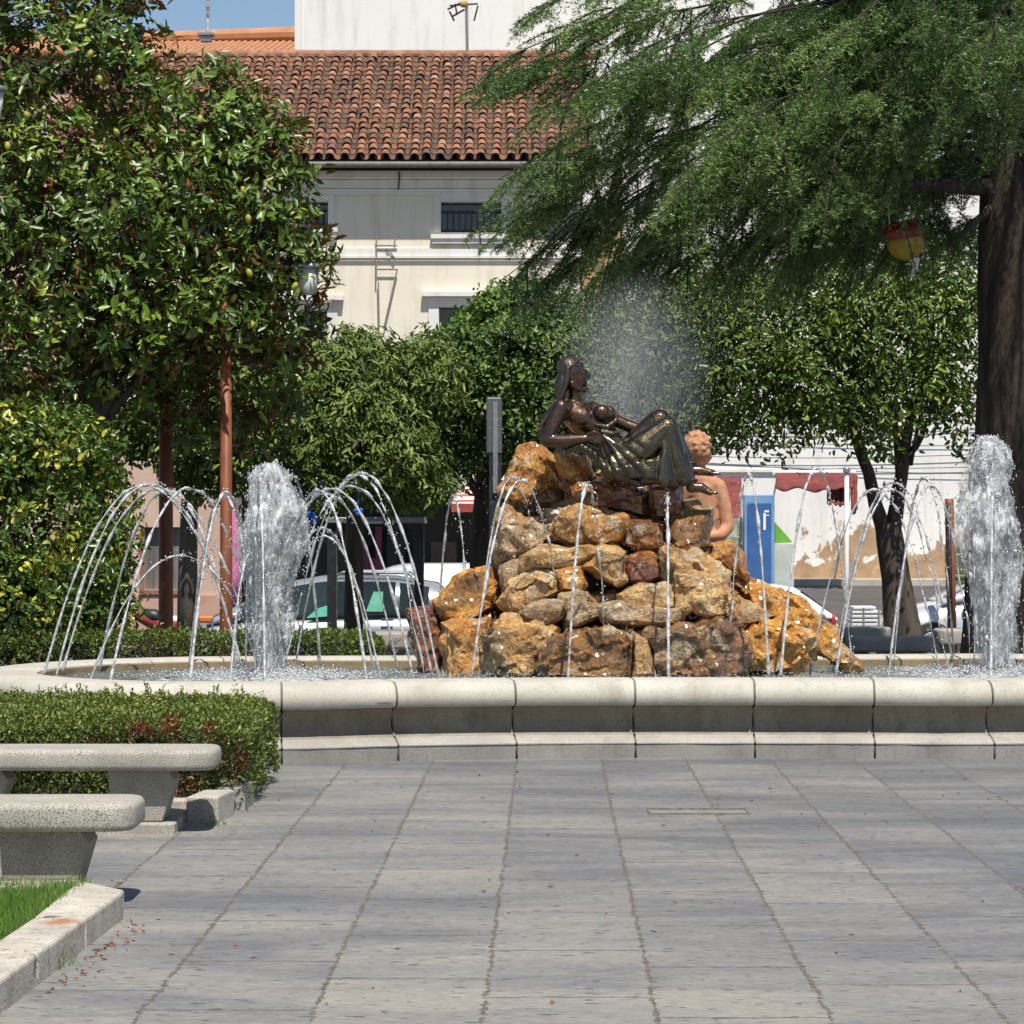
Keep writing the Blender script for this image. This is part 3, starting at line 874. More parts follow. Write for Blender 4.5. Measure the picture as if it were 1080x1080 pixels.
# sash gathered under the breast, cloth tail under the elbow
b.chain([(629, 449, -17), (640, 451, -15), (649, 444, -12), (650, 436, -6)], [2.4, 3.0, 2.6, 1.6])
b.chain([(634, 456, -17), (645, 458, -16), (656, 455, -10)], [2.4, 2.8, 2])
b.chain([(598, 476, -22), (612, 472, -27), (622, 478, -27), (632, 488, -24)], [3.5, 4.5, 4.5, 4])
b.chain([(606, 470, -20), (618, 469, -24), (630, 474, -22)], [3, 3.4, 3])
b.chain([(632, 490, -26), (650, 503, -28), (672, 510, -26)], [3, 3, 2.4])
def drapery(co):
    X_ = co.x * 3000 / co.y + 540; Y_ = HOR - (co.z - EYE) * 3000 / co.y
    th = math.atan2(Y_ - 448, X_ - 628); t2 = math.atan2(Y_ - 440, X_ - 702)
    w = min(1, max(0, (X_ - 676) / 16)); near = 1 if co.y < DS + .03 else .4
    wob = 1.6 * mnoise.noise(Vector((X_ * .03, Y_ * .03, 2)))
    a_ = abs(math.sin(th * 15 + wob)) - .5; b2 = abs(math.sin(t2 * 11 + wob)) - .5
    low = min(1, max(.05, (Y_ - 458) / 34))
    return ((1 - w) * a_ + w * b2) * 2.8 * q * near * low
sculpt("dress", b, M['bronze_dress'], stat, .0058, 1, drapery)
# sandal straps
for (ax, ay, az) in ((727, 507, -11), (727, 489, 5)):
    mb = MB()
    for k in range(4):
        c = S(ax - 2 - k * .8 + (6 if k == 3 else 0), ay - 1 - k * 3 + (10 if k == 3 else 0), az)
        pts = [c + Vector((math.cos(a) * 6.4 * q, math.sin(a) * 6.4 * q, math.sin(a + k) * 1.3 * q)) for a in [2 * math.pi * i / 16 for i in range(17)]]
        mb.tube(pts, .95 * q, 6)
    mb.build("sandal", M['bronze_hair'], stat, smooth=True)

DT = 22.0
def T(px, py, dz=0): return P(px, py, DT) + Vector((0, dz * DT / 3000.0, 0))
qt = DT / 3000.0
clay = thing("terracotta_statue", "orange terracotta statue of a boy seen from behind at the back of the rocks", "statue", tuple(T(740, 650)))
b = MB()
def tc_(pts, rs):
    for i in range(len(pts) - 1): b.cap(T(*pts[i]), T(*pts[i + 1]), rs[i] * qt, rs[i + 1] * qt)
b.ell(T(736, 474, 0), (13 * qt, 14 * qt, 16.5 * qt), 18, 12)
b.ell(T(741, 480, 5), (10 * qt, 10 * qt, 11 * qt), 16, 10)
b.cap(T(748.5, 480, 6), T(750.5, 482, 6), 2 * qt, 2 * qt)
b.ell(T(728, 478, -9), (2.5 * qt, 2 * qt, 4 * qt), 10, 8)
tc_([(736, 486, 0), (737, 502, 0)], [7.5, 8.5])
tc_([(726, 512, 0), (740, 506, 0), (757, 513, 0)], [8, 11, 8.5])
tc_([(742, 516, 0), (743, 548, 0), (743, 580, 0), (740, 612, 0)], [13, 13.5, 12, 15])
tc_([(758, 514, 0), (764, 535, -2), (767, 556, -4)], [8.6, 7.8, 7])
tc_([(767, 556, -4), (760, 564, -12), (744, 566, -20)], [7, 6.2, 4.6])
b.ell(T(739, 567, -22), (5 * qt, 3.5 * qt, 4 * qt), 10, 8)
for i in range(4): tc_([(737, 564 + i * 2, -23), (731, 564.5 + i * 2.2, -23), (728, 566 + i * 2.2, -21)], [1.6, 1.5, 1.2])
tc_([(741, 562, -23), (738, 559.5, -25), (734, 559.5, -25)], [1.7, 1.5, 1.2])
tc_([(725, 514, 0), (718, 535, 4), (716, 556, 8)], [8.0, 7.2, 6.4]); tc_([(716, 556, 8), (724, 570, 14)], [7, 5])
tc_([(728, 615, 0), (722, 660, 5), (724, 720, 0)], [14, 12, 9]); tc_([(749, 615, 0), (755, 660, 5), (752, 720, 0)], [14, 12, 9])
sculpt("body", b, M['clay'], clay, .012, 3)
b = MB()
b.ell(T(735, 472, -1), (14.6 * qt, 15.5 * qt, 17.4 * qt), 18, 12)
rnd = random.Random(8)
for k in range(110):
    u = Vector((rnd.gauss(0, 1), rnd.gauss(0, 1), rnd.gauss(0, 1))).normalized()
    if u.z < -.55: continue
    b.ell(T(735, 472, -1) + Vector((u.x * 14.4, u.y * 15.4, u.z * 17.2)) * qt, (2.3 * qt,) * 3, 8, 6)
sculpt("hair", b, M['clay_hair'], clay, .010, 1)

# ------------------------------------------------------------------ water jets
def jet_mat(name, white=.86, trans=.62, rough=.12):
    m, nt, b_, _ = new_mat(name)
    v = coords(nt)
    r = ramp(nt, [(.35, (white * .8, white * .83, white * .86)), (.6, (white, white, white))]); nt.links.new(noise(nt, v, 30, 3), r.inputs[0])
    nt.links.new(r.outputs[0], b_.inputs["Base Color"])
    b_.inputs["Roughness"].default_value = rough; b_.inputs["IOR"].default_value = 1.333
    tr = ramp(nt, [(.40, (trans * .55,) * 3), (.60, (min(1, trans * 1.35),) * 3)]); nt.links.new(noise(nt, v, 22, 3, .6), tr.inputs[0])
    nt.links.new(tr.outputs[0], b_.inputs["Transmission Weight"])
    bump(nt, b_, noise(nt, v, 60, 3, .6), .6, .01)
    return m
M['jet'] = jet_mat("jet_water", .88, .52)
M['drop'] = jet_mat("water_drops", .92, .40, .2)
def veil_mat():
    m, nt, b_, out = new_mat("water_veil")
    v = coords(nt, (1, 1, .38)); v2 = coords(nt)
    b_.inputs["Base Color"].default_value = (.82, .85, .87, 1); b_.inputs["Roughness"].default_value = .22
    r = ramp(nt, [(.3, (.70, .74, .77)), (.7, (.90, .92, .93))]); nt.links.new(noise(nt, v2, 14, 3), r.inputs[0]); nt.links.new(r.outputs[0], b_.inputs["Base Color"])
    n1 = noise(nt, v, 11, 6, .72, .8)
    al = ramp(nt, [(.38, (.0, .0, .0)), (.50, (.28, .28, .28)), (.62, (.90, .90, .90))]); nt.links.new(n1, al.inputs[0])
    nt.links.new(al.outputs[0], b_.inputs["Alpha"])
    bump(nt, b_, noise(nt, v, 24, 5, .7), 1.0, .04)
    return m
M['veil'] = veil_mat()
M['foam'] = jet_mat("white_water", .90, .25, .35)

def jet_mesh(name, start, end, H, seed, r0=.0145, tail=.55):
    rnd = random.Random(seed)
    start = Vector(start); end = Vector(end)
    z0, z1 = start.z, end.z
    # time of flight: rises to H then falls to z1
    g = 9.81; vz = math.sqrt(2 * g * (H - z0)); T_ = vz / g + math.sqrt(2 * (H - z1) / g)
    n = 84
    mb = MB(); pts = []; rr = []
    drops = []; dr = []
    ph = rnd.uniform(0, 6)
    for i in range(n + 1):
        t = T_ * i / n; f = i / n
        p = start.lerp(end, f); p.z = z0 + vz * t - .5 * g * t * t
        w = .012 * f
        p += Vector((mnoise.noise(Vector((f * 14 + ph, seed, 0))), mnoise.noise(Vector((f * 14, seed, 5 + ph))), mnoise.noise(Vector((seed, f * 14, ph))))) * w * 1.6
        pts.append(p)
        beads = .75 + .45 * math.sin(f * 78 + ph + 2 * mnoise.noise(Vector((f * 9, seed, 2)))) * min(1, .35 + f)
        a = .76 * r0 * (1.0 + .25 * math.sin(f * 31 + ph)) * max(.25, beads)
        if f > .5: a *= max(.4, 1 - (f - .5) * .9)
        rr.append(a)
        for _ in range(2 if f > .4 else 1):
            if rnd.random() < (.25 + f * .6):
                drops.append(p + Vector((rnd.gauss(0, 1), rnd.gauss(0, 1), rnd.gauss(0, 1.4))) * (.006 + .017 * f)); dr.append(rnd.uniform(.003, .0075))
    # the falling limb breaks up into pieces
    i = int(n * tail); brk = [(0, i)]
    while i < n:
        j = min(n, i + rnd.randint(5, 14)); brk.append((i, j)); i = j + (1 if rnd.random() < .5 else 0)
    for (a, c) in brk:
        if c - a < 2: continue
        r_ = rr[a:c + 1][:]
        r_[-1] *= .35
        if a > 0: r_[0] *= .4
        mb.tube(pts[a:c + 1], r_, 7)
    me0 = mb.mesh(name)
    me1 = octa_mesh(name, np.array(drops), np.array(dr), np.full(len(drops), 1.5))
    bm = bmesh.new(); bm.from_mesh(me0); bm.from_mesh(me1)
    me = bpy.data.meshes.new(name); bm.to_mesh(me); bm.free()
    bpy.data.meshes.remove(me0); bpy.data.meshes.remove(me1)
    return me
def jet(start, end, H, seed, label, group, **kw):
    o = link("water_jet", jet_mesh("water_jet", start, end, H, seed, **kw), M['jet'], smooth=True)
    return tag(o, label, "water jet", group)

LG = "arched jets around the left plume"
rnd = random.Random(21)
for k in range(15):
    a = math.radians(-172 + k * 24 + rnd.uniform(-5, 5))
    Rn = 1.42
    s = Vector((CL.x - .08 + math.cos(a) * Rn, CL.y + math.sin(a) * Rn, WZ - .02))
    e = Vector((CL.x + .05 + math.cos(a + .08) * rnd.uniform(-.12, .22), CL.y + math.sin(a) * rnd.uniform(-.1, .2), WZ))
    jet(s, e, 1.85 + rnd.uniform(-.13, .08), 100 + k, "thin white water jet arching inwards from the ring around the left plume", LG, r0=.0155)
for k in range(5):
    a = math.radians(-150 + k * 62)
    s = Vector((CL.x - .1 + math.cos(a) * 1.15, CL.y + math.sin(a) * 1.15, WZ - .02))
    e = Vector((CL.x + .1, CL.y, WZ))
    jet(s, e, 1.42 + rnd.uniform(-.1, .1), 150 + k, "thin white water jet arching inwards from the ring around the left plume", LG, r0=.012)
RG = "arched jets around the right plume"
for k in range(13):
    a = math.radians(-185 + k * 27.5 + rnd.uniform(-5, 5))
    s = Vector((CR.x + math.cos(a) * 1.36, CR.y + math.sin(a) * 1.36, WZ - .02))
    e = Vector((CR.x + math.cos(a) * rnd.uniform(.25, .55), CR.y + math.sin(a) * rnd.uniform(.25, .55), WZ))
    jet(s, e, 1.88 + rnd.uniform(-.12, .06), 200 + k, "thin white water jet arching inwards from the ring around the right plume", RG, r0=.0145)
# jets aimed at the rocks: start px, depth, end px, depth, apex picture height, label
for i, (sx, sD, ex, eD, ay, lb, rr0) in enumerate([
    (497, 19.75, 600, 20.9, 507, "white water jet curving over the left half of the rocks", .0165),
    (599, 19.6, 640, 20.45, 511, "white jet in front of the rocks below the statue's hip", .0165),
    (705, 19.55, 703, 20.9, 524, "straight upright white water jet in front of the rocks below the statue's knee", .0175),
    (811, 19.8, 768, 20.3, 500, "water jet right of the terracotta statue, crossing the blue panel", .0155),
    (823, 20.0, 899, 20.6, 494, "tall glassy water jet at the bright orange slab right of the rocks", .0165),
    (460, 21.9, 497, 21.2, 523, "small water jet arching above the white van left of the rocks", .0145),
    (310, 20.6, 448, 19.8, 502, "water jet arching in front of the bus shelter between left plume and rocks", .0155),
    (500, 21.0, 580, 21.3, 470 + 34, "short water jet falling into the hollow under the top left boulder", .013),
    ]):
    jet(P(sx, HOR + (EYE - WZ) * 3000 / sD, sD), P(ex, HOR + (EYE - WZ) * 3000 / eD, eD), ZZ(ay, (sD + eD) / 2), 300 + i, lb, "jets aimed at the rocks", r0=rr0, tail=.5)

def plume(c, h, w, seed, label, px_bend):
    """tall foaming column: glassy lumpy core, ragged falling skirts, drops, foam on the water"""
    t = thing("water_plume", label, "water plume", (c.x, c.y, WZ), "foaming plumes in the pool")
    r = np.random.default_rng(seed); rnd = random.Random(seed)
    # core jet
    mb = MB()
    n = 46; pts = []; rr = []
    for i in range(n + 1):
        f = i / n; z = WZ + h * .97 * f
        pts.append(Vector((c.x + .03 * mnoise.noise(Vector((f * 5, seed, 0))) + px_bend * f * .05, c.y + .03 * mnoise.noise(Vector((f * 5, 3, seed))), z)))
        rr.append((.030 + .050 * f ** 1.6) * (1 + .35 * mnoise.noise(Vector((f * 22, seed, 1)))) * (1 if f < .93 else .6))
    mb.tube(pts, rr, 12)
    mb.build("core", M['foam'], t, smooth=True)
    def envw(f):
        # half width of the column: domed top, full shoulders, slimmer foot
        return w * (.20 + .29 * min(1, f / .62) ** 1.3) * (1 if f < .66 else math.sqrt(max(.012, 1 - ((f - .66) / .343) ** 2)))
    def lump(a, f):
        return max(.3, 1 + .75 * mnoise.noise(Vector((math.cos(a) * 1.3 + seed * 5, math.sin(a) * 1.3, f * 3.2))) + .35 * mnoise.noise(Vector((math.cos(a) * 2.6, math.sin(a) * 2.6 + seed * 3, f * 7))))
    # nested ragged veils of falling water
    for lay, sc_ in enumerate((1.0, .68)):
        vs = []; fs = []; nr, nz = 40, 64
        for j in range(nz + 1):
            f = .03 + .965 * j / nz
            for i in range(nr):
                a = 2 * math.pi * i / nr
                q3 = Vector((math.cos(a) * 2.2, math.sin(a) * 2.2, f * 7 + seed * 3 + lay * 9))
                g = envw(f) * sc_ * lump(a, f) * (1 + .16 * mnoise.noise(q3 * 2.7) + .10 * mnoise.noise(q3 * 6))
                vs.append(Vector((c.x + math.cos(a) * g + px_bend * f * .05, c.y + math.sin(a) * g, WZ + h * f)))
        for j in range(nz):
            for i in range(nr):
                i2 = (i + 1) % nr; fs.append((j * nr + i, j * nr + i2, (j + 1) * nr + i2, (j + 1) * nr + i))
        mb = MB(); mb.add(vs, fs); mb.build("veil", M['veil'], t, smooth=True)
    mb = MB()
    for k in range(420):
        f = rnd.random() ** .8
        a = rnd.uniform(0, 6.283); q_ = envw(f) * lump(a, f) * rnd.uniform(.55, 1.08)
        x, y, z = c.x + math.cos(a) * q_ + px_bend * f * .05, c.y + math.sin(a) * q_, WZ + h * f
        ln = rnd.uniform(.03, .15); wd = rnd.choice((.003, .004, .006, .010, .015)) * rnd.uniform(.7, 1.2)
        pp = [Vector((x + rnd.uniform(-.006, .006), y + rnd.uniform(-.006, .006), z - ln * i / 4)) for i in range(5)]
        mb.tube(pp, [wd * s_ * rnd.uniform(.6, 1.4) for s_ in (.4, 1, .9, .7, .25)], 6)
    o = mb.build("falling_water", M['jet'], t, smooth=True); tag(o, kind="stuff")
    n = 1900
    f = r.random(n) ** .8
    env = np.array([envw(q) for q in f])
    a = r.random(n) * 6.283; env = env * np.array([lump(x_, y_) for x_, y_ in zip(a, f)]); q_ = env * (r.random(n) ** .4) * 1.12 + np.abs(r.normal(0, .03, n))
    Pn = np.stack([c.x + np.cos(a) * q_ + px_bend * f * .05, c.y + np.sin(a) * q_, WZ + h * f], 1)
    o = link("spray", octa_mesh("spray", Pn, r.uniform(.0015, .0060, n), r.uniform(1, 3.2, n)), M['drop'], t); tag(o, kind="stuff")
    n = 3200
    rad = np.abs(r.normal(0, .30, n)) + .04; a = r.random(n) * 6.283
    Pn = np.stack([c.x + np.cos(a) * rad * 1.5, c.y + np.sin(a) * rad, WZ + .004 + np.abs(r.normal(0, .045, n)) * np.exp(-rad * 2)], 1)
    o = link("foam", octa_mesh("foam", Pn, r.uniform(.002, .009, n)), M['drop'], t); tag(o, kind="stuff")
plume(GL, 1.53, .41, 5, "foaming white water plume in the left lobe of the pool", 0)
plume(GR, 1.74, .44, 6, "tall foaming white water plume in front of the big cedar trunk", -1)

# fine spray behind the statue and drifting past it
n = 13000
r = np.random.default_rng(9)
f = r.random(n)
px = 672 + (r.normal(0, 1, n)) * (20 + 46 * f); py = 468 - 165 * f + r.normal(0, 6, n)
keep = r.random(n) < np.exp(-1.4 * np.maximum(0, f - .35))
px, py = px[keep], py[keep]; n = len(px)
D = 22.1 + r.normal(0, .18, n)
Pn = np.stack([(px - 540) * D / 3000, D, EYE - (py - HOR) * D / 3000], 1)
n2 = 1600
px2 = r.uniform(470, 800, n2); py2 = r.uniform(330, 560, n2); D2 = 22.1 + r.normal(0, .5, n2)
P2 = np.stack([(px2 - 540) * D2 / 3000, D2, EYE - (py2 - HOR) * D2 / 3000], 1)
Pn = np.concatenate([Pn, P2])
o = link("water_spray", octa_mesh("water_spray", Pn, r.uniform(.0009, .0024, len(Pn)), r.uniform(1.5, 5.0, len(Pn))), M['drop'])
tag(o, "fine white spray rising behind the bronze statue", "spray", kind="stuff")
# soft mist inside the spray: a real volume of fine droplets
bm = bmesh.new(); bmesh.ops.create_icosphere(bm, subdivisions=3, radius=1.0); me = bpy.data.meshes.new("mist"); bm.to_mesh(me); bm.free()
m = bpy.data.materials.new("mist"); m.use_nodes = True; nt = m.node_tree; nt.nodes.clear()
out = nt.nodes.new("ShaderNodeOutputMaterial"); pv = nt.nodes.new("ShaderNodeVolumePrincipled"); nt.links.new(pv.outputs[0], out.inputs["Volume"])
pv.inputs["Color"].default_value = (.95, .97, 1, 1); pv.inputs["Anisotropy"].default_value = .2
tc = nt.nodes.new("ShaderNodeTexCoord"); gr = nt.nodes.new("ShaderNodeTexGradient"); gr.gradient_type = 'SPHERICAL'; nt.links.new(tc.outputs["Object"], gr.inputs[0])
nz = nt.nodes.new("ShaderNodeTexNoise"); nz.inputs["Scale"].default_value = 2.6; nz.inputs["Detail"].default_value = 4; nt.links.new(tc.outputs["Object"], nz.inputs["Vector"])
mm = nt.nodes.new("ShaderNodeMath"); mm.operation = 'MULTIPLY'; nt.links.new(gr.outputs["Fac"], mm.inputs[0]); nt.links.new(nz.outputs["Fac"], mm.inputs[1])
m2 = nt.nodes.new("ShaderNodeMath"); m2.operation = 'MULTIPLY'; m2.inputs[1].default_value = 2.9; nt.links.new(mm.outputs[0], m2.inputs[0]); nt.links.new(m2.outputs[0], pv.inputs["Density"])
mo = link("mist", me, m); mo.location = P(672, 400, 22.2); mo.scale = (.62, .55, .86)
tag(mo, "soft white mist of fine drops behind the bronze statue", "mist", kind="stuff")
# small splashes where the jets land in front of the rocks
n = 1500
pxs = r.choice([497, 520, 560, 600, 640, 690, 705, 770, 811, 850, 895, 440, 470], n) + r.normal(0, 14, n)
Ds = 19.7 + r.random(n) * .7
Pn = np.stack([(pxs - 540) * Ds / 3000, Ds, WZ + np.abs(r.normal(0, .025, n))], 1)
tag(link("water_splash", octa_mesh("water_splash", Pn, r.uniform(.002, .0055, n)), M['drop']), "low white splashes along the foot of the rocks", "splash", kind="stuff")

# ------------------------------------------------------------------ benches
def bench(name, x0, x1, y0, y1, z_top, th, label, sup, group="stone benches", plate=True, sup_h0=0.0, taper=.06):
    t = thing(name, label, "bench", ((x0 + x1) / 2, (y0 + y1) / 2, 0), group)
    bm = bmesh.new()
    rc = .10
    ring = []
    for (cx, cy, a0) in ((x1 - rc, y0 + rc, -90), (x1 - rc, y1 - rc, 0), (x0 + rc, y1 - rc, 90), (x0 + rc, y0 + rc, 180)):
        for i in range(5):
            a = math.radians(a0 + 22.5 * i); ring.append((cx + rc * math.cos(a), cy + rc * math.sin(a)))
    mb = MB(); mb.prism([Vector((p[0], p[1], z_top - th)) for p in ring], (0, 0, th))
    mb.build("seat", M['bench'], t, bevel=.028, bseg=4, smooth=True)
    zb = z_top - th
    for (sx0, sx1) in sup:
        ym = .06
        mb = MB()
        z0 = .055 + sup_h0 if plate else sup_h0
        # support: wide at the seat, narrower at the foot, with a canted shoulder
        A = [(sx0, zb), (sx1 - .035, zb), (sx1, zb - .055), (sx1 - taper, z0), (sx0 + taper * .3, z0)]
        mb.prism([Vector((x, y0 + ym + .04, z)) for x, z in A], (0, (y1 - y0) - 2 * ym - .08, 0))
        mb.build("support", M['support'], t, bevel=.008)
        if plate:
            mb = MB(); mb.box(sx0 - .01, sx1 + .005, y0 + .03, y1 - .03, -.01 + sup_h0, z0 - .002)
            mb.build("base_plate", M['bench'], t, bevel=.008)
    return t
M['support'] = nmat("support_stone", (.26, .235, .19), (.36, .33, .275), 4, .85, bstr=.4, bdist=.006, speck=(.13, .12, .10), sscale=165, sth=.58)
D = 11.75
bench("stone_bench", XX(-330, D), XX(142, 11.65), 11.62, 12.08, .425, .115, "nearest pale granite bench, its end just above the lawn edge", [(XX(2, 11.8), XX(97, 11.8)), (XX(-290, 11.8), XX(-195, 11.8))], plate=False, taper=.075)
D = 14.5
bench("stone_bench", XX(-330, D), XX(227, 14.35), 14.3, 14.75, .425, .105, "long pale granite bench in front of the clipped box hedge", [(XX(116, 14.5), XX(187, 14.5)), (XX(-60, 14.5), XX(12, 14.5)), (XX(-260, 14.5), XX(-190, 14.5))], taper=.065)
bench("stone_bench", XX(880, 29.6), XX(940, 29.6), 29.5, 29.95, .45, .12, "short stone bench behind the pool beside the thin white pole", [(XX(885, 29.6), XX(895, 29.6)), (XX(926, 29.6), XX(936, 29.6))])
bench("stone_bench", XX(896, 27.6), XX(987, 27.6), 27.5, 27.95, .43, .14, "lower pale stone bench behind the pool at the foot of the forked tree", [(XX(902, 27.6), XX(920, 27.6)), (XX(962, 27.6), XX(980, 27.6))])
bench("stone_bench", XX(988, 28.6), XX(1065, 28.6), 28.5, 28.95, .47, .16, "stone bench behind the pool between forked tree and cedar trunk", [(XX(994, 28.6), XX(1008, 28.6)), (XX(1045, 28.6), XX(1058, 28.6))])
bench("stone_bench", XX(392, 28), XX(470, 28), 27.9, 28.35, .46, .16, "stone bench behind the pool left of the rocks, at the end of the low hedge", [(XX(400, 28), XX(414, 28)), (XX(448, 28), XX(462, 28))])
# ------------------------------------------------------------------ leaves helpers
def blob_clusters(blobs, n, rng, inner=.25, spread=.14):
    """cluster centres and outward axes for ellipsoids (px,py,D,rx px,ry px,rd m)"""
    w = np.array([(b[3] * b[4] * b[5] * b[2] / 100) ** .67 for b in blobs]); w = w / w.sum()
    idx = rng.choice(len(blobs), n, p=w)
    B = np.array(blobs, float)[idx]
    C = np.stack([(B[:, 0] - 540) * B[:, 2] / 3000, B[:, 2], EYE - (B[:, 1] - HOR) * B[:, 2] / 3000], 1)
    R = np.stack([B[:, 3] * B[:, 2] / 3000, B[:, 5], B[:, 4] * B[:, 2] / 3000], 1)
    U = nrm(rng.normal(size=(n, 3)))
    rad = 1 - np.abs(rng.normal(0, spread, n))
    inn = rng.random(n) < inner
    rad = np.where(inn, rng.random(n) ** .5, rad)
    lump = np.array([mnoise.noise(Vector(u * 2.2 + c * .7)) for u, c in zip(U, C)])
    rad = rad * (1 + .30 * lump)
    return C + U * R * rad[:, None], U

def rosettes(Pc, U, per, rng, up=.5, jit=.45, spread=(35, 85), r0=.06, droop=0.0):
    n = len(Pc) * per
    ax = nrm(U * .8 + np.array([0, 0, up]) + rng.normal(0, jit, U.shape))
    A = np.repeat(ax, per, 0); Q = np.repeat(Pc, per, 0)
    side = nrm(np.cross(A, nrm(rng.normal(size=(n, 3)))))
    al = np.radians(rng.uniform(spread[0], spread[1], n))[:, None]
    Dv = A * np.cos(al) + side * np.sin(al) - np.array([0, 0, droop])
    Q = Q + rng.normal(0, r0, Q.shape) * np.array([1, 1, .8])
    Nn = A + rng.normal(0, .25, A.shape)
    return Q, nrm(Dv), nrm(Nn)

def tree(name, label, blobs, n, per, L, W, mat, trunk, limbs, bark, group=None, up=.5, spread=(35, 85), r0=.06, droop=0.0, inner=.25, seed=1, jit=.45, fold=.22, curl=.12, tone_sd=.17):
    rng = np.random.default_rng(seed)
    base = trunk[0][0]
    t = thing(name, label, "tree", tuple(base), group)
    mb = MB(); mb.tube([p for p, r in trunk], [r for p, r in trunk], 14)
    for lb in limbs: mb.tube([p for p, r in lb], [r for p, r in lb], 8)
    o = mb.build("trunk", bark, t, smooth=True)
    C, U = blob_clusters(blobs, n, rng, inner)
    Q, Dv, Nn = rosettes(C, U, per, rng, up, jit, spread, r0, droop)
    k = len(Q)
    tone = np.clip(np.repeat(rng.normal(.5, tone_sd, n), per) + rng.normal(0, .10, k), 0, 1)
    Ls = L * rng.uniform(.65, 1.2, k)
    me = leaf_mesh("crown", Q, Dv, Nn, Ls, Ls * (W / L) * rng.uniform(.8, 1.2, k), tone, fold, curl)
    link("crown", me, mat, t)
    return t, C, U

def wig(p0, p1, n=6, amp=.06, r0=.08, r1=.02, seed=0, sag=0):
    out = []
    for i in range(n + 1):
        f = i / n; p = Vector(p0).lerp(Vector(p1), f)
        p += Vector((mnoise.noise(Vector((f * 3, seed, 0))), mnoise.noise(Vector((f * 3, seed, 7))), mnoise.noise(Vector((f * 3, 5, seed))) * .5)) * amp * math.sin(math.pi * min(1, f * 1.1))
        p.z += sag * math.sin(math.pi * f)
        out.append((p, r0 + (r1 - r0) * f ** .8))
    return out

M['magnolia_leaf'] = leaf_mat("magnolia_leaf", [(.1, (0.032, 0.068, 0.007)), (.45, (0.075, 0.140, 0.014)), (.75, (0.140, 0.227, 0.023)), (.95, (0.246, 0.316, 0.036))], .40, .16, (.10, .16, .02), back=(.19, .090, .030), spec=.65)
M['mid_leaf'] = leaf_mat("mid_leaf", [(.1, (0.036, 0.074, 0.013)), (.5, (0.083, 0.152, 0.025)), (.8, (0.157, 0.233, 0.037)), (.97, (0.244, 0.316, 0.054))], .45, .18, (.13, .23, .03), spec=.38)
M['pale_leaf'] = leaf_mat("pale_leaf", [(.1, (0.052, 0.083, 0.016)), (.5, (0.120, 0.183, 0.033)), (.8, (0.211, 0.271, 0.056)), (.97, (0.312, 0.353, 0.091))], .5, .18, (.16, .24, .05), spec=.38)
M['right_leaf'] = leaf_mat("right_leaf", [(.1, (0.035, 0.069, 0.010)), (.5, (0.086, 0.150, 0.021)), (.8, (0.163, 0.237, 0.035)), (.97, (0.292, 0.300, 0.041))], .36, .18, (.17, .25, .04), spec=.38)
M['var_leaf'] = leaf_mat("variegated_leaf", [(.1, (0.029, 0.066, 0.012)), (.5, (0.071, 0.138, 0.024)), (.68, (0.132, 0.204, 0.035)), (.76, (0.414, 0.418, 0.050)), (.97, (0.644, 0.583, 0.110))], .30, .18, (.20, .26, .03))
M['box_leaf'] = leaf_mat("box_leaf", [(.1, (0.037, 0.062, 0.010)), (.5, (0.108, 0.152, 0.024)), (.8, (0.216, 0.258, 0.044)), (.97, (0.354, 0.361, 0.076))], .45, .25, (.20, .24, .04))
M['far_box_leaf'] = leaf_mat("far_box_leaf", [(.1, (.03, .055, .01)), (.5, (.085, .125, .02)), (.8, (.16, .19, .035)), (.97, (.24, .24, .05))], .45, .25, (.2, .26, .03))
M['dry_leaf'] = leaf_mat("dry_leaf", [(.1, (.06, .014, .006)), (.5, (.17, .045, .016)), (.8, (.27, .09, .03)), (.97, (.34, .17, .06))], .6, .2, (.3, .08, .02))
M['grass'] = leaf_mat("grass_blade", [(.1, (.06, .13, .018)), (.5, (.13, .25, .035)), (.8, (.20, .33, .055)), (.97, (.33, .40, .11))], .4, .3, (.16, .30, .03))
M['cedar_needle'] = leaf_mat("cedar_needle", [(.1, (0.028, 0.063, 0.019)), (.5, (0.081, 0.156, 0.038)), (.8, (0.164, 0.269, 0.061)), (.97, (0.263, 0.370, 0.090))], .45, .2, (.12, .18, .05))

# ------------------------------------------------------------------ left magnolia (big glossy leaves, rust undersides)
Dm = 26.0
mag_blobs = [(30, 320, 27.0, 120, 140, .7), (150, 300, 26.8, 110, 120, .6), (60, 90, 26.2, 120, 130, 1.2), (130, 60, 26.4, 50, 90, .9), (40, 260, 25.6, 130, 130, 1.3), (165, 230, 25.5, 95, 95, 1.0), (215, 130, 25.8, 60, 72, .8), (262, 150, 25.8, 45, 52, .6), (245, 215, 25.5, 72, 75, .8), (285, 190, 25.6, 48, 68, .6), (285, 275, 25.4, 58, 55, .7), (325, 270, 25.4, 26, 48, .35), (150, 330, 25.4, 90, 70, .9), (235, 325, 25.3, 65, 50, .7), (300, 345, 25.5, 42, 52, .5), (60, 370, 25.7, 110, 65, 1.0), (160, 395, 26.1, 75, 50, .7), (-80, 200, 26, 130, 240, 1.3), (20, -60, 26.4, 150, 110, 1.3), (265, 405, 26.0, 60, 62, .5), (215, 440, 26.3, 60, 40, .5)]
tb = P(98, 470, Dm); tb0 = Vector((XX(98, Dm), Dm, -.05))
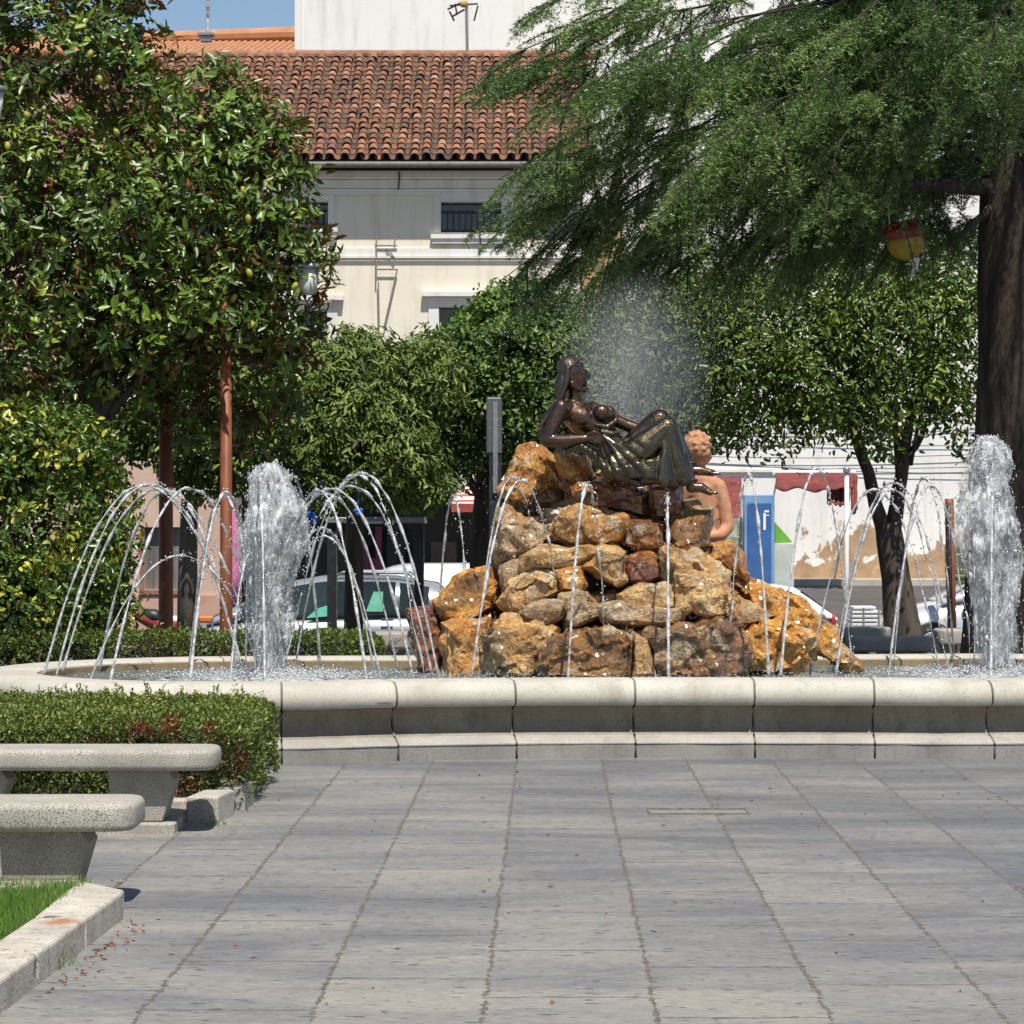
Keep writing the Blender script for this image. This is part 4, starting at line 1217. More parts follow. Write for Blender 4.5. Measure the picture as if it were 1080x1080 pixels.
magnolia, mc, mu = tree("magnolia_tree", "big glossy magnolia with rusty leaf undersides filling the upper left", mag_blobs, 4400, 10, .116, .045, M['magnolia_leaf'],
     [(tb0, .14), (P(100, 560, Dm), .12), (P(98, 440, Dm), .11), (P(105, 380, Dm), .09)],
     [wig(P(98, 440, Dm), P(60, 330, 25.8), r0=.07, seed=1), wig(P(98, 450, Dm), P(175, 330, 25.8), r0=.07, seed=2), wig(P(112, 440, Dm), P(200, 340, 25.6), 8, .1, .05, .015, seed=3), wig(P(60, 330, 25.8), P(30, 230, 25.4), r0=.04, seed=4), wig(P(105, 390, Dm), P(95, 150, 26), 8, .1, .08, .02, seed=5), wig(P(175, 330, 25.6), P(270, 250, 25.6), r0=.04, seed=6)],
     M['grey_bark'], seed=3, r0=.05, inner=.38, up=.45, fold=.10, curl=.18, tone_sd=.2)
# yellow seed cones, each a part
mb = MB(); mb.ell((0, 0, 0), (.027, .027, .042), 10, 7)
cone_me = mb.mesh("seed_cone"); cone_me.materials.append(nmat("seed_cone", (.27, .26, .03), (.38, .36, .05), 40, .6, bstr=.6))
cone_me.polygons.foreach_set("use_smooth", [True] * len(cone_me.polygons))
for (px, py) in [(95, 57), (105, 84), (28, 122), (8, 154), (211, 126), (123, 140), (107, 180), (136, 175), (167, 195), (205, 154), (257, 201), (262, 231), (301, 183), (195, 245), (96, 248), (67, 253), (70, 214), (246, 315), (230, 320), (263, 288), (125, 347), (311, 302), (267, 342)]:
    o = bpy.data.objects.new("seed_cone", cone_me); COL.objects.link(o); o.parent = magnolia
    o.location = P(px, py, 24.95 + random.uniform(-.25, .2)) - magnolia.location
    o.rotation_euler = (random.uniform(-.5, .5), random.uniform(-.5, .5), 0)

# smaller trees behind on the left
D1 = 29.5
tree("street_tree", "slim leafy tree with a pale thin trunk between the two rusty lamp posts", [(195, 440, 29.5, 62, 62, .8), (225, 490, 29.4, 38, 36, .5), (150, 450, 29.6, 42, 30, .5), (260, 430, 29.5, 50, 55, .7), (205, 360, 29.8, 90, 70, .9), (245, 480, 29.3, 32, 40, .4)], 1500, 9, .10, .045, M['pale_leaf'],
     [(Vector((XX(197, D1), D1, -.05)), .115), (P(198, 600, D1), .10), (P(200, 520, D1), .085), (P(205, 430, D1), .06)], [wig(P(199, 520, D1), P(160, 450, D1), r0=.045, seed=9), wig(P(199, 510, D1), P(245, 440, D1), r0=.045, seed=10)], M['grey_bark'], seed=4, droop=.5)
# two bushy trees in the middle, behind the pool
D2 = 31.5
tree("weeping_tree", "drooping light green tree left of the grey column", [(360, 430, 30.6, 62, 62, .8), (330, 470, 30.4, 48, 42, .6), (400, 470, 30.5, 62, 52, .7), (380, 385, 30.8, 50, 38, .6), (345, 510, 30.4, 40, 26, .5), (430, 505, 30.6, 45, 32, .5), (320, 400, 30.9, 35, 45, .5), (450, 400, 30.9, 40, 50, .6)], 3000, 9, .095, .030, M['pale_leaf'],
     [(Vector((XX(372, D2), D2, -.75)), .12), (P(374, 560, D2), .10), (P(376, 470, D2), .07), (P(380, 400, D2), .04)], [wig(P(375, 520, D2), P(330, 450, 31), r0=.05, seed=12), wig(P(375, 510, D2), P(425, 450, 31), r0=.05, seed=13)], M['bark'], seed=5, droop=.9, up=.1)
D3 = 32.5
tree("bushy_tree", "dense dark green rounded tree behind the bronze statue's back", [(535, 395, 32.0, 72, 76, 1.1), (535, 345, 32.2, 48, 44, .8), (555, 345, 32.2, 55, 45, .8), (470, 430, 31.8, 62, 68, .8), (545, 435, 31.7, 65, 52, .8), (600, 400, 32.0, 55, 75, .8), (470, 480, 31.8, 42, 30, .6), (565, 470, 31.9, 40, 34, .6), (428, 405, 32.2, 38, 34, .6), (640, 440, 31.9, 60, 72, .8), (620, 350, 32.2, 48, 40, .6)], 4600, 9, .085, .046, M['mid_leaf'],
     [(Vector((XX(505, D3), D3, -.75)), .16), (P(508, 560, D3), .13), (P(515, 470, D3), .10), (P(525, 390, D3), .05)], [wig(P(510, 530, D3), P(455, 440, 32), r0=.06, seed=14), wig(P(512, 520, D3), P(580, 430, 32), r0=.06, seed=15)], M['bark'], seed=6, up=.4)
tree("grey_green_tree", "hazy grey green tree right behind the water spray", [(690, 400, 33.0, 62, 80, .9), (725, 370, 33, 52, 62, .8), (700, 340, 33.2, 62, 45, .8), (705, 440, 32.8, 55, 45, .7), (745, 330, 33.2, 45, 40, .7)], 2500, 9, .090, .042, M['pale_leaf'],
     [(Vector((XX(700, 33), 33, -.75)), .13), (P(700, 560, 33), .11), (P(698, 450, 33), .08), (P(700, 360, 33), .04)], [wig(P(700, 500, 33), P(660, 400, 33), r0=.05, seed=16), wig(P(700, 500, 33), P(745, 400, 33), r0=.05, seed=17)], M['bark'], seed=7, droop=.3)
# forked tree on the right
D4 = 30.6
tr = [(Vector((XX(953, D4), D4, -.05)), .28), (P(952, 665, D4), .205), (P(945, 610, D4), .155), (P(939, 572, D4), .15), (P(936, 552, D4), .135)]
lm = [wig(P(934, 566, D4), P(893, 430, 30.4), 8, .05, .09, .045, seed=20), wig(P(940, 566, D4), P(960, 440, 30.7), 8, .05, .10, .05, seed=21), wig(P(950, 500, D4), P(942, 430, 30.9), 5, .03, .06, .03, seed=22),
      wig(P(893, 430, 30.4), P(850, 360, 30.2), 6, .08, .05, .02, seed=23), wig(P(960, 440, 30.7), P(985, 350, 30.6), 6, .08, .06, .02, seed=24), wig(P(958, 480, 30.7), P(1000, 420, 30.5), 6, .06, .045, .015, seed=25), wig(P(893, 430, 30.4), P(910, 340, 30.4), 6, .08, .05, .02, seed=26), wig(P(960, 490, 30.7), P(972, 430, 30.4), 5, .03, .03, .015, seed=27)]
tree("forked_tree", "leafy tree with a dark forked trunk beside the peeling white wall", [(820, 340, 30.4, 75, 62, .9), (790, 400, 30.2, 58, 48, .7), (870, 390, 30.2, 80, 60, .9), (940, 350, 30.3, 80, 72, .9), (1000, 360, 30.4, 50, 66, .7), (860, 435, 30.2, 45, 26, .5), (950, 415, 30.1, 62, 38, .6), (785, 445, 30.1, 34, 28, .4), (815, 470, 30.0, 14, 16, .2), (1018, 455, 30.2, 16, 20, .3), (925, 470, 30.0, 10, 14, .2), (890, 300, 30.5, 85, 50, .8), (1000, 300, 30.5, 45, 42, .7), (760, 350, 30.4, 36, 60, .6), (920, 455, 30.1, 20, 16, .3), (1005, 430, 30.2, 24, 18, .3), (745, 410, 30.4, 30, 40, .5), (765, 300, 30.6, 50, 50, .6)], 2500, 9, .092, .038, M['right_leaf'], tr, lm, M['bark'], seed=8, droop=.55, up=.3, inner=.26, r0=.11, tone_sd=.22)
# sprays that hang below the crown are part of the same growth pattern

# ------------------------------------------------------------------ cedar
def bezier(p0, p1, p2, n):
    return [p0 * (1 - t) ** 2 + p1 * 2 * t * (1 - t) + p2 * t * t for t in [i / n for i in range(n + 1)]]
TX, TD = XX(1066, 25.6), 25.6
boughs = []
BG = [  # start px,py,D  tip px,py,D  lift px  spread m
 ((1050, -40, 25.4), (508, 74, 23.2), 30, .50), ((1050, 30, 25.4), (588, 106, 21.8), 60, .75), ((1050, 50, 25.4), (655, 60, 21.5), 70, .70),
 ((1050, 70, 25.4), (525, 190, 22.4), 70, .70), ((1050, 90, 25.5), (570, 150, 22.0), 60, .75), ((1050, 120, 25.5), (525, 298, 23.2), 150, .62), ((1050, 110, 25.4), (700, 212, 21.3), 110, .70),
 ((1050, 80, 25.4), (760, 150, 21.2), 90, .75), ((1050, 70, 25.4), (868, 232, 21.4), 120, .60), ((1060, 0, 25.3), (955, 92, 21.8), 60, .70), ((1060, 10, 25.3), (1035, 70, 21.6), 60, .60),
 ((1050, -90, 25.4), (640, -20, 22.4), 20, .7), ((1050, -70, 25.4), (560, 10, 23), 20, .55), ((1050, 130, 25.6), (590, 330, 25.4), 180, .55), ((1050, 130, 25.6), (640, 300, 25.6), 170, .62),
 ((1050, 140, 25.6), (700, 270, 25.8), 150, .65), ((1050, 150, 25.6), (760, 270, 25.9), 130, .65), ((1050, 150, 25.6), (830, 275, 25.6), 120, .65), ((1055, 160, 25.6), (905, 265, 25.6), 90, .6),
 ((1050, 20, 25.4), (850, 110, 21.4), 80, .75), ((1050, -10, 25.4), (880, 40, 21.4), 50, .7), ((1060, -50, 25.4), (980, 10, 21.8), 30, .7), ((1050, 60, 25.4), (800, 200, 22.0), 120, .65), ((1050, 100, 25.4), (640, 230, 22.6), 120, .7),
 ((1060, 40, 25.5), (930, 150, 22.4), 100, .7), ((1080, 60, 25.5), (1150, 90, 22.4), 60, .7), ((1080, 0, 25.5), (1180, 40, 23), 40, .8), ((1050, 100, 25.6), (720, 150, 23.5), 90, .7), ((1050, 130, 25.6), (780, 220, 24.5), 110, .7), ((1050, 120, 25.6), (660, 190, 24.8), 110, .7), ((1050, 140, 25.6), (860, 210, 25), 80, .7),
 ((1060, -160, 25.4), (960, -90, 21.9), 20, .9),
 ((1050, 150, 26.2), (900, 230, 27.2), 60, .6), ((1050, 160, 26.3), (960, 250, 27.0), 50, .5), ((1050, 120, 26.3), (850, 250, 27.6), 80, .6), ((1050, 100, 26), (790, 250, 26.8), 130, .6), ((1050, 90, 26), (720, 250, 26.5), 130, .6), ((1050, 90, 25.8), (665, 265, 24.6), 140, .6), ((1050, 60, 25.8), (600, 250, 23.6), 130, .55), ((1050, 40, 25.5), (600, 190, 23.2), 110, .65), ((1050, 0, 25.5), (610, 50, 23.2), 60, .65), ((1050, 20, 25.5), (650, 120, 22.6), 90, .7), ((1050, 10, 25.5), (740, 90, 21.8), 80, .7), ((1050, 90, 25.6), (930, 200, 22.6), 90, .6), ((1050, 40, 25.6), (820, 150, 22.4), 90, .7),
 ((1060, -220, 25.4), (960, -300, 22.2), 20, .9), ((1060, -240, 25.4), (1010, -340, 22.0), 20, .9), ((1060, -260, 25.4), (900, -340, 22.6), 20, .9), ((1060, -230, 25.4), (1040, -260, 22.4), 20, .9),  # out-of-view boughs added to cast shade on the balloon
 ((1060, 90, 26), (820, 160, 27.2), 70, .8)]
rng = np.random.default_rng(31)
tp = []; ta = []; tt = []
limb_mb = MB()
MT = 9
TW = (np.arange(1, MT + 1) / MT)
def plume_spray(p0, dv, ln, wdt, droop, bt):
    """one feathery side branch: axis with short drooping twigs on both sides, needles along them"""
    dv = np.array(dv.normalized()); sv = np.array([-dv[1], dv[0], 0.0])
    ns = np.linalg.norm(sv); sv = sv / ns if ns > 1e-4 else np.array([1.0, 0, 0])
    n = max(6, int(ln / .040))
    f = np.arange(n + 1) / n
    ax = np.array(p0)[None] + dv[None] * (ln * f)[:, None]; ax[:, 2] -= droop * ln * f ** 2.1
    sel = list(range(0, n, 5)) + [n]
    limb_mb.tube([Vector(ax[i]) for i in sel], [.007 * (1 - k / len(sel)) + .002 for k in range(len(sel))], 4, cap=False)
    tg = nrm(ax[1:] - ax[:-1]); ff = f[1:]
    for sd_ in (-1, 1):
        l2 = wdt * (1.0 - .75 * ff ** 1.6) * rng.uniform(.5, 1.2, n)
        d2 = sv[None] * (sd_ * rng.uniform(.5, 1, n))[:, None] + tg * rng.uniform(.5, 1.1, n)[:, None]; d2[:, 2] += rng.uniform(-.35, .2, n); d2 = nrm(d2)
        dr = rng.uniform(.3, 1.1, n) * (.5 + droop)
        q_ = ax[1:, None, :] + d2[:, None, :] * (TW[None] * l2[:, None])[..., None]; q_[..., 2] -= (dr * l2)[:, None] * TW[None] ** 1.8
        tn = np.repeat(d2[:, None, :], MT, 1); tn[..., 2] -= dr[:, None] * 1.8 * TW[None] ** .8
        keep = rng.random((n, MT)) < np.clip(l2 / .040 / MT, .15, 1)[:, None]
        tone_ = bt + .20 * (TW[None] - .4) + .10 * ff[:, None] + np.zeros((n, MT))
        tp.append(q_[keep]); ta.append(tn[keep]); tt.append(tone_[keep])
    tp.append(ax[1:]); ta.append(tg); tt.append(np.full(n, bt))
for bi, (s, e, lift, spr) in enumerate(BG):
    p0 = P(s[0] + rng.uniform(-12, 12), s[1] + rng.uniform(-60, 30), s[2]); p2 = P(*e)
    p1 = p0.lerp(p2, rng.uniform(.40, .62)); p1.z += lift * 23 / 3000.0 * .8 + .25; p1.x += rng.uniform(-.35, .35); p1.y += rng.uniform(-.4, .4)
    pts = bezier(p0, p1, p2, 48)
    for i in range(49):
        f = i / 48; pts[i] += Vector((mnoise.noise(Vector((f * 4, bi, 0))), mnoise.noise(Vector((f * 4, 3, bi))), mnoise.noise(Vector((bi, f * 4, 5))))) * .16 * math.sin(math.pi * f)
    L = (p2 - p0).length
    limb_mb.tube(pts, [.030 * (1 - i / 48) ** 1.2 + .004 for i in range(49)], 6)
    bt = rng.normal(.47, .14)
    k = 0; f = .14
    heavy = lift > 125
    while f < .985:
        i = min(47, int(f * 48)); p = pts[i].lerp(pts[i + 1], f * 48 - i); tg = (pts[i + 1] - pts[i]).normalized()
        sd_ = 1 if k % 2 else -1; k += 1
        sidev = Vector((-tg.y, tg.x, 0)).normalized() * sd_
        dv = sidev * rng.uniform(.25, 1.0) + tg * rng.uniform(.5, 1.0) + Vector((0, 0, rng.uniform(-.30, .12)))
        ln = spr * rng.uniform(.75, 1.55) * (1.05 - .55 * f)
        plume_spray(p, dv, ln, rng.uniform(.20, .36), rng.uniform(.15, .50) + (.40 if heavy else 0), bt + rng.normal(0, .07))
        if rng.random() < .35: plume_spray(p, Vector((rng.normal(0, .3), rng.normal(0, .3), -1)) + tg * .6, ln * .6, .12, .3, bt - .08)
        f += rng.uniform(.22, .38) / L
    plume_spray(pts[44], (pts[48] - pts[44]), spr * .9, .20, .25, bt + .05)
# flattened foliage pads: layered, drooping at their rims
PADS = [(650, 78, 22.6, 70, .55, -.18, .35), (560, 66, 23.2, 50, .35, -.05, .25), (800, 118, 22.2, 105, .7, -.12, .45), (600, 168, 22.8, 78, .55, -.16, .4), (735, 192, 23.8, 90, .6, -.2, .5), (860, 190, 23.9, 70, .6, -.22, .55), (985, 112, 22.6, 70, .6, -.2, .4),
 (930, 55, 22.4, 80, .6, -.15, .4), (630, 14, 23.4, 90, .5, -.1, .35), (880, 12, 23.0, 80, .6, -.1, .4), (1040, 40, 22.6, 60, .6, -.1, .45), (585, 262, 23.6, 55, .4, -.35, .75), (650, 262, 25.4, 62, .5, -.3, .85), (740, 250, 26.0, 80, .6, -.25, .85), (835, 236, 26.0, 80, .6, -.2, .85), (905, 200, 26.4, 80, .6, -.1, .7),
 (690, 132, 23.4, 90, .6, -.12, .5), (790, 160, 24.2, 100, .7, -.1, .6), (950, 165, 26.6, 70, .5, -.1, .6), (620, 215, 24.2, 70, .5, -.2, .7), (700, 215, 25.6, 80, .6, -.2, .75), (900, 110, 25.0, 100, .8, -.1, .6), (1000, 170, 26.8, 60, .5, 0, .6), (780, 70, 24.4, 120, .8, -.1, .5), (690, 60, 24.6, 90, .6, -.1, .5), (560, 205, 23.2, 40, .35, -.15, .4), (870, 250, 26.8, 70, .5, -.1, .7), (1080, 90, 23, 50, .6, -.1, .5), (930, -330, 22.3, 100, .8, 0, .3), (890, -250, 22.9, 100, .8, 0, .3), (960, -210, 23.2, 90, .8, 0, .3), (990, -320, 22.2, 90, .8, 0, .3), (930, 235, 27.4, 70, .5, 0, .6), (980, 235, 27.6, 60, .5, 0, .6), (960, 120, 27.2, 90, .6, 0, .6), (948, -32, 23.4, 75, .7, 0, .4), (958, -146, 23.0, 85, .8, 0, .4), (975, -340, 22.4, 90, .8, 0, .4), (925, 140, 24.0, 70, .5, 0, .5), (890, 188, 27.5, 70, .5, 0, .6), (830, 210, 27.3, 60, .5, 0, .6), (950, 190, 27.6, 60, .5, 0, .6), (910, 225, 27.4, 60, .5, 0, .6)]  # pads above the frame are unseen, added to keep sun off the balloon
for (px, py, D_, rx, rd, tilt, drp) in PADS:
    px += 48 - (12 if px > 800 else 0); c_ = P(px, py, D_); rm = rx * D_ / 3000; bt = rng.normal(.50, .12) - (.10 if drp > .65 else 0)  # heavily drooping pads toned down: shade inside the crown painted into the needles
    for k in range(28):
        u, v_ = rng.uniform(-1, 1), rng.uniform(-1, 1)
        if u * u + v_ * v_ > 1: continue
        p = c_ + Vector((u * rm * .75, v_ * rd * .75, -tilt * u * rm * 1.2 + rng.normal(0, .05)))
        dv = Vector((u * .8 - .55, v_ * .8 - .15, -.05 - .12 * (1 - u) + rng.normal(0, .08)))
        plume_spray(p, dv, rng.uniform(.35, .75), rng.uniform(.14, .26), drp * rng.uniform(.5, 1.2), bt + rng.normal(0, .06))
tp = np.concatenate(tp); ta = nrm(np.concatenate(ta)); tt = np.concatenate(tt)
print("cedar tufts", len(tp))
per = 6
print('cedar needles', len(tp) * per)
n = len(tp) * per
A = np.repeat(ta, per, 0); Q = np.repeat(tp, per, 0) + rng.normal(0, .008, (n, 3))
side = nrm(np.cross(A, nrm(rng.normal(size=(n, 3)))))
Dv = A * rng.uniform(.25, 1.1, n)[:, None] + side
Dv[:, 2] += .12
tone = np.clip(np.repeat(tt, per) + rng.normal(0, .1, n), 0, 1)
cedar = thing("cedar_tree", "large dark cedar with drooping needle boughs and a thick trunk on the right", "tree", (TX, TD, 0))
link("crown", tri_mesh("crown", Q, Dv, rng.uniform(.024, .046, n), rng.uniform(.0065, .0105, n), tone), M['cedar_needle'], cedar)
limb_mb.build("branch", M['cedar_bark'], cedar, smooth=True)
pts = []; rr = []
for i in range(40):
    f = i / 39; z = -.05 + f * 8.2
    pts.append(Vector((XX(1062, TD) + .10 * f + .03 * math.sin(f * 5), TD + .02 * math.sin(f * 9), z))); rr.append((.36 - .10 * f + .10 * math.exp(-f * 12)) * (1 + .04 * mnoise.noise(Vector((f * 9, 1, 2)))))
mb = MB(); mb.tube(pts, rr, 26)
for v_i, v in enumerate(mb.v):
    p = Vector(v); c = Vector((XX(1062, TD), TD, p.z)); d = (p - c); d.z = 0
    a = math.atan2(d.y, d.x)
    k = 1 + .09 * mnoise.noise(Vector((math.cos(a) * 3, math.sin(a) * 3, p.z * .7))) + .07 * abs(mnoise.noise(Vector((math.cos(a) * 8, math.sin(a) * 8, p.z * 1.1))))
    q_ = c + d * k; mb.v[v_i] = tuple(q_)
mb.build("trunk", M['cedar_bark'], cedar, smooth=True)
mb = MB()
for l in (wig(P(1046, 198, 25.5), P(938, 192, 24.6), 8, .03, .085, .055, seed=41), wig(P(938, 192, 24.6), P(850, 230, 24.2), 6, .06, .055, .02, seed=42), wig(P(1050, 48, 25.5), P(798, 42, 24.6), 8, .05, .075, .03, seed=43), wig(P(1050, 215, 25.5), P(1000, 260, 25.0), 6, .05, .05, .015, seed=44)):
    mb.tube([p for p, r in l], [r for p, r in l], 9)
mb.build("limb", M['cedar_bark'], cedar, smooth=True)

# balloon caught in the cedar
bal = thing("foil_balloon", "yellow and red foil balloon hanging by a string from the dark cedar limb", "balloon", tuple(P(955, 255, 24.4)))
c = P(955, 255, 24.4); k = 24.4 / 3000
foil_y = nmat("foil_yellow", (.23, .165, .012), (.30, .22, .02), 9, .3, metal=.2, bstr=.2); foil_r = nmat("foil_red", (.15, .016, .012), (.21, .026, .016), 9, .3, metal=.2, bstr=.2)
foil_w = nmat("foil_white", (.48, .48, .45), (.58, .58, .54), 9, .4, bstr=.2)
mb = MB(); mb.ell(c, (20 * k, 9 * k, 20 * k), 24, 14); mb.build("body", foil_y, bal, smooth=True)
mb = MB(); mb.ell(c + Vector((-.02, 0, 9 * k)), (21.5 * k, 10.2 * k, 13 * k), 24, 14); mb.build("band", foil_r, bal, smooth=True)
mb = MB(); mb.prism([c + Vector((x * k, -2 * k, z * k)) for x, z in ((3, -17), (15, -17), (13, -30), (4, -42), (8, -26))], (0, 3 * k, 0)); mb.build("tail", foil_w, bal)
mb = MB(); mb.tube([c + Vector((-16 * k, 0, 8 * k)), c + Vector((-18 * k, 0, 32 * k)), P(940, 195, 24.45)], .004, 6); mb.build("string", M['white_metal'], bal)

# ------------------------------------------------------------------ hedges, shrubs, beds
def box_hedge(name, label, x0, x1, y0, y1, z0, z1, L, W, n, mat, seed, rnd_=.05, cat="hedge", shoots=0, dry=None, dirt=True, wav=.03):
    rng = np.random.default_rng(seed)
    t = thing(name, label, cat, ((x0 + x1) / 2, (y0 + y1) / 2, z0))
    def surf(n):
        ax = (x1 - x0) * (y1 - y0); af = (x1 - x0) * (z1 - z0); ae = (y1 - y0) * (z1 - z0)
        w = np.array([ax * 1.1, af, ae, af * .35, ae * .3]); w /= w.sum()
        fc = rng.choice(5, n, p=w); a = rng.random(n); b_ = rng.random(n)
        dep = np.abs(rng.normal(0, rnd_, n))
        p = np.empty((n, 3)); nn = np.zeros((n, 3))
        X = x0 + (x1 - x0) * a
        for k in range(5):
            m = fc == k
            if k == 0: p[m] = np.stack([X[m], y0 + (y1 - y0) * b_[m], z1 - dep[m]], 1); nn[m] = (0, 0, 1)
            if k == 1: p[m] = np.stack([X[m], y0 + dep[m], z0 + (z1 - z0) * b_[m]], 1); nn[m] = (0, -1, .2)
            if k == 2: p[m] = np.stack([x1 - dep[m], y0 + (y1 - y0) * a[m], z0 + (z1 - z0) * b_[m]], 1); nn[m] = (1, 0, .2)
            if k == 3: p[m] = np.stack([X[m], y1 - dep[m], z0 + (z1 - z0) * b_[m]], 1); nn[m] = (0, 1, .2)
            if k == 4: p[m] = np.stack([x0 + dep[m], y0 + (y1 - y0) * a[m], z0 + (z1 - z0) * b_[m]], 1); nn[m] = (-1, 0, .2)
        # rounded shoulders, uneven clipping
        cx, cy, cz = (x0 + x1) / 2, (y0 + y1) / 2, z0
        wv = np.array([mnoise.noise(Vector(q) * 2.3) + .5 * mnoise.noise(Vector(q) * 6) for q in p])
        p += nrm(nn) * (wv * wav)[:, None]
        ex = np.maximum(0, np.abs((p[:, 1] - cy) / ((y1 - y0) / 2)) - .7) / .3; ez = np.maximum(0, (p[:, 2] - z0) / (z1 - z0) - .7) / .3
        exx = np.maximum(0, np.abs((p[:, 0] - cx)) - ((x1 - x0) / 2 - .22)) / .22
        p[:, 2] -= (z1 - z0) * .10 * np.clip(ex, 0, 1) ** 2 * ez + (z1 - z0) * .14 * np.clip(exx, 0, 1) ** 2 * ez
        return p, nrm(nn)
    p, nn = surf(n)
    gap = np.array([mnoise.noise(Vector(q) * 4.2 + Vector((3, 1, 7))) for q in p])
    keep = ~((gap < -.16) & (np.abs(nn[:, 2]) < .6) & (rng.random(n) < .88) & (p[:, 2] < z1 - .10)); p, nn = p[keep], nn[keep]; n = len(p)
    Dv = nrm(nn * .6 + rng.normal(0, .7, p.shape) + np.array([0, 0, .35]))
    Nn = nrm(nn + rng.normal(0, .5, p.shape) + np.array([0, 0, .3]))
    lumps = np.array([mnoise.noise(Vector(q) * 3.1) for q in p])
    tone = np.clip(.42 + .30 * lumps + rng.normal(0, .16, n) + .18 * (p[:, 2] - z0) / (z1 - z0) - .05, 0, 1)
    Ls = L * rng.uniform(.6, 1.25, n)
    dead = np.zeros(n, bool)
    if dry:
        for (dx, dy, dz, rx, rz) in dry:
            dead |= (((p[:, 0] - dx) / rx) ** 2 + ((p[:, 2] - dz) / rz) ** 2 + ((p[:, 1] - dy) / .35) ** 2 + .5 * rng.random(n)) < 1.1
    if dry:
        link("dried_foliage", leaf_mesh("dried_foliage", p[dead] - nn[dead] * .01, Dv[dead], Nn[dead], Ls[dead], Ls[dead] * W / L * .7, rng.random(dead.sum())), M['dry_leaf'], t)
    a = ~dead
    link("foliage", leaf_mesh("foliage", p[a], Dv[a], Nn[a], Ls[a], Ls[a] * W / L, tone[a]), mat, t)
    # dark twiggy inside so the hedge is not hollow
    k = rnd_ * 1.6
    mb = MB()
    for i in range(int((x1 - x0) / .12)):
        x = x0 + k + (x1 - x0 - 2 * k) * rng.random(); y = y0 + k + (y1 - y0 - 2 * k) * rng.random()
        for _ in range(7):
            mb.tube([(x, y, z0 - .02), (x + rng.normal(0, .05), y + rng.normal(0, .05), z0 + (z1 - z0) * .4), (x + rng.normal(0, .14), y + rng.normal(0, .14), z1 - k * .8)], [.010, .008, .004], 5)
    tag(mb.build("stems", M['bark'], t), kind="stuff")
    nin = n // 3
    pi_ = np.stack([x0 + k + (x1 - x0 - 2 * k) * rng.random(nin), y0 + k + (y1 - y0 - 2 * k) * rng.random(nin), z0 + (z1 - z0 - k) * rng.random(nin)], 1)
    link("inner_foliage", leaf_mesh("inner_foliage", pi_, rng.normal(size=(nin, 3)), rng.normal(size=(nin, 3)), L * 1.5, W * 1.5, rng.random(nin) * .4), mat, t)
    if shoots:
        sp = surf(shoots * 4)[0]; sp = sp[sp[:, 2] > z1 - .07][:shoots]; m = len(sp)
        ln = rng.uniform(.03, .10, m); dv = nrm(np.stack([rng.normal(0, .25, m), rng.normal(0, .25, m), np.ones(m)], 1))
        rep = 9; tt_ = np.tile(np.linspace(.1, 1, rep), m); B = np.repeat(sp, rep, 0) + np.repeat(dv * ln[:, None], rep, 0) * tt_[:, None]
        dl = nrm(np.repeat(dv, rep, 0) * .8 + rng.normal(0, .7, (m * rep, 3)))
        link("shoots", leaf_mesh("shoots", B, dl, nrm(np.repeat(dv, rep, 0) + rng.normal(0, .5, (m * rep, 3))), L * .9, W * .9, np.clip(rng.normal(.72, .15, m * rep), 0, 1)), mat, t)
    return t
hx = XX(272, 17)
box_hedge("box_hedge", "clipped box hedge with dead rusty patches behind the benches", -5.0, XX(279, 16.3), 15.35, 17.35, .06, .53, .026, .014, 56000, M['box_leaf'], 51, .06, shoots=520,
          dry=[(XX(105, 15.4), 15.4, .36, .10, .08), (XX(148, 15.4), 15.4, .38, .09, .13), (XX(180, 15.4), 15.4, .42, .06, .18), (XX(208, 15.4), 15.4, .22, .16, .12), (XX(235, 15.4), 15.4, .36, .10, .05), (XX(246, 15.5), 15.5, .28, .09, .13), (XX(222, 15.4), 15.4, .44, .05, .05), (XX(90, 15.4), 15.4, .30, .05, .05), (XX(200, 15.4), 15.4, .10, .18, .10)])
box_hedge("low_hedge", "low bright green clipped hedge along the far side of the pool", -6.5, XX(402, 24.4), 24.0, 24.7, .0, .62, .032, .02, 24000, M['far_box_leaf'], 52, .05, shoots=120)

# variegated big shrub on the left
def shrub(name, label, blobs, n, per, L, W, mat, seed):
    rng = np.random.default_rng(seed)
    b0 = blobs[0]; t = thing(name, label, "shrub", (XX(b0[0], b0[2]), b0[2], 0))
    C, U = blob_clusters(blobs, n, rng, .15, .10)
    ok = C[:, 2] > .02; C, U = C[ok], U[ok]; n = len(C)
    Q, Dv, Nn = rosettes(C, U, per, rng, .35, .5, (25, 85), .05)
    lump = np.array([mnoise.noise(Vector(c) * 2.6) for c in C])
    tone = np.clip(np.repeat(rng.normal(.50, .13, n) + .48 * np.maximum(0, lump), per) + rng.normal(0, .12, n * per), 0, 1)
    Ls = L * rng.uniform(.6, 1.2, n * per)
    link("foliage", leaf_mesh("foliage", Q, Dv, Nn, Ls, Ls * W / L, tone), mat, t)
    mb = MB(); c = Vector((XX(b0[0], b0[2]), b0[2], 0))
    for k in range(12):
        a = rng.uniform(0, 6.28); mb.tube([c + Vector((.1 * math.cos(a), .1 * math.sin(a), -.02)), c + Vector((.35 * math.cos(a), .3 * math.sin(a), 1.0)), c + Vector((.6 * math.cos(a), .5 * math.sin(a), 1.8))], [.03, .022, .008], 6)
    tag(mb.build("stems", M['bark'], t, smooth=True), kind="stuff")
    return t
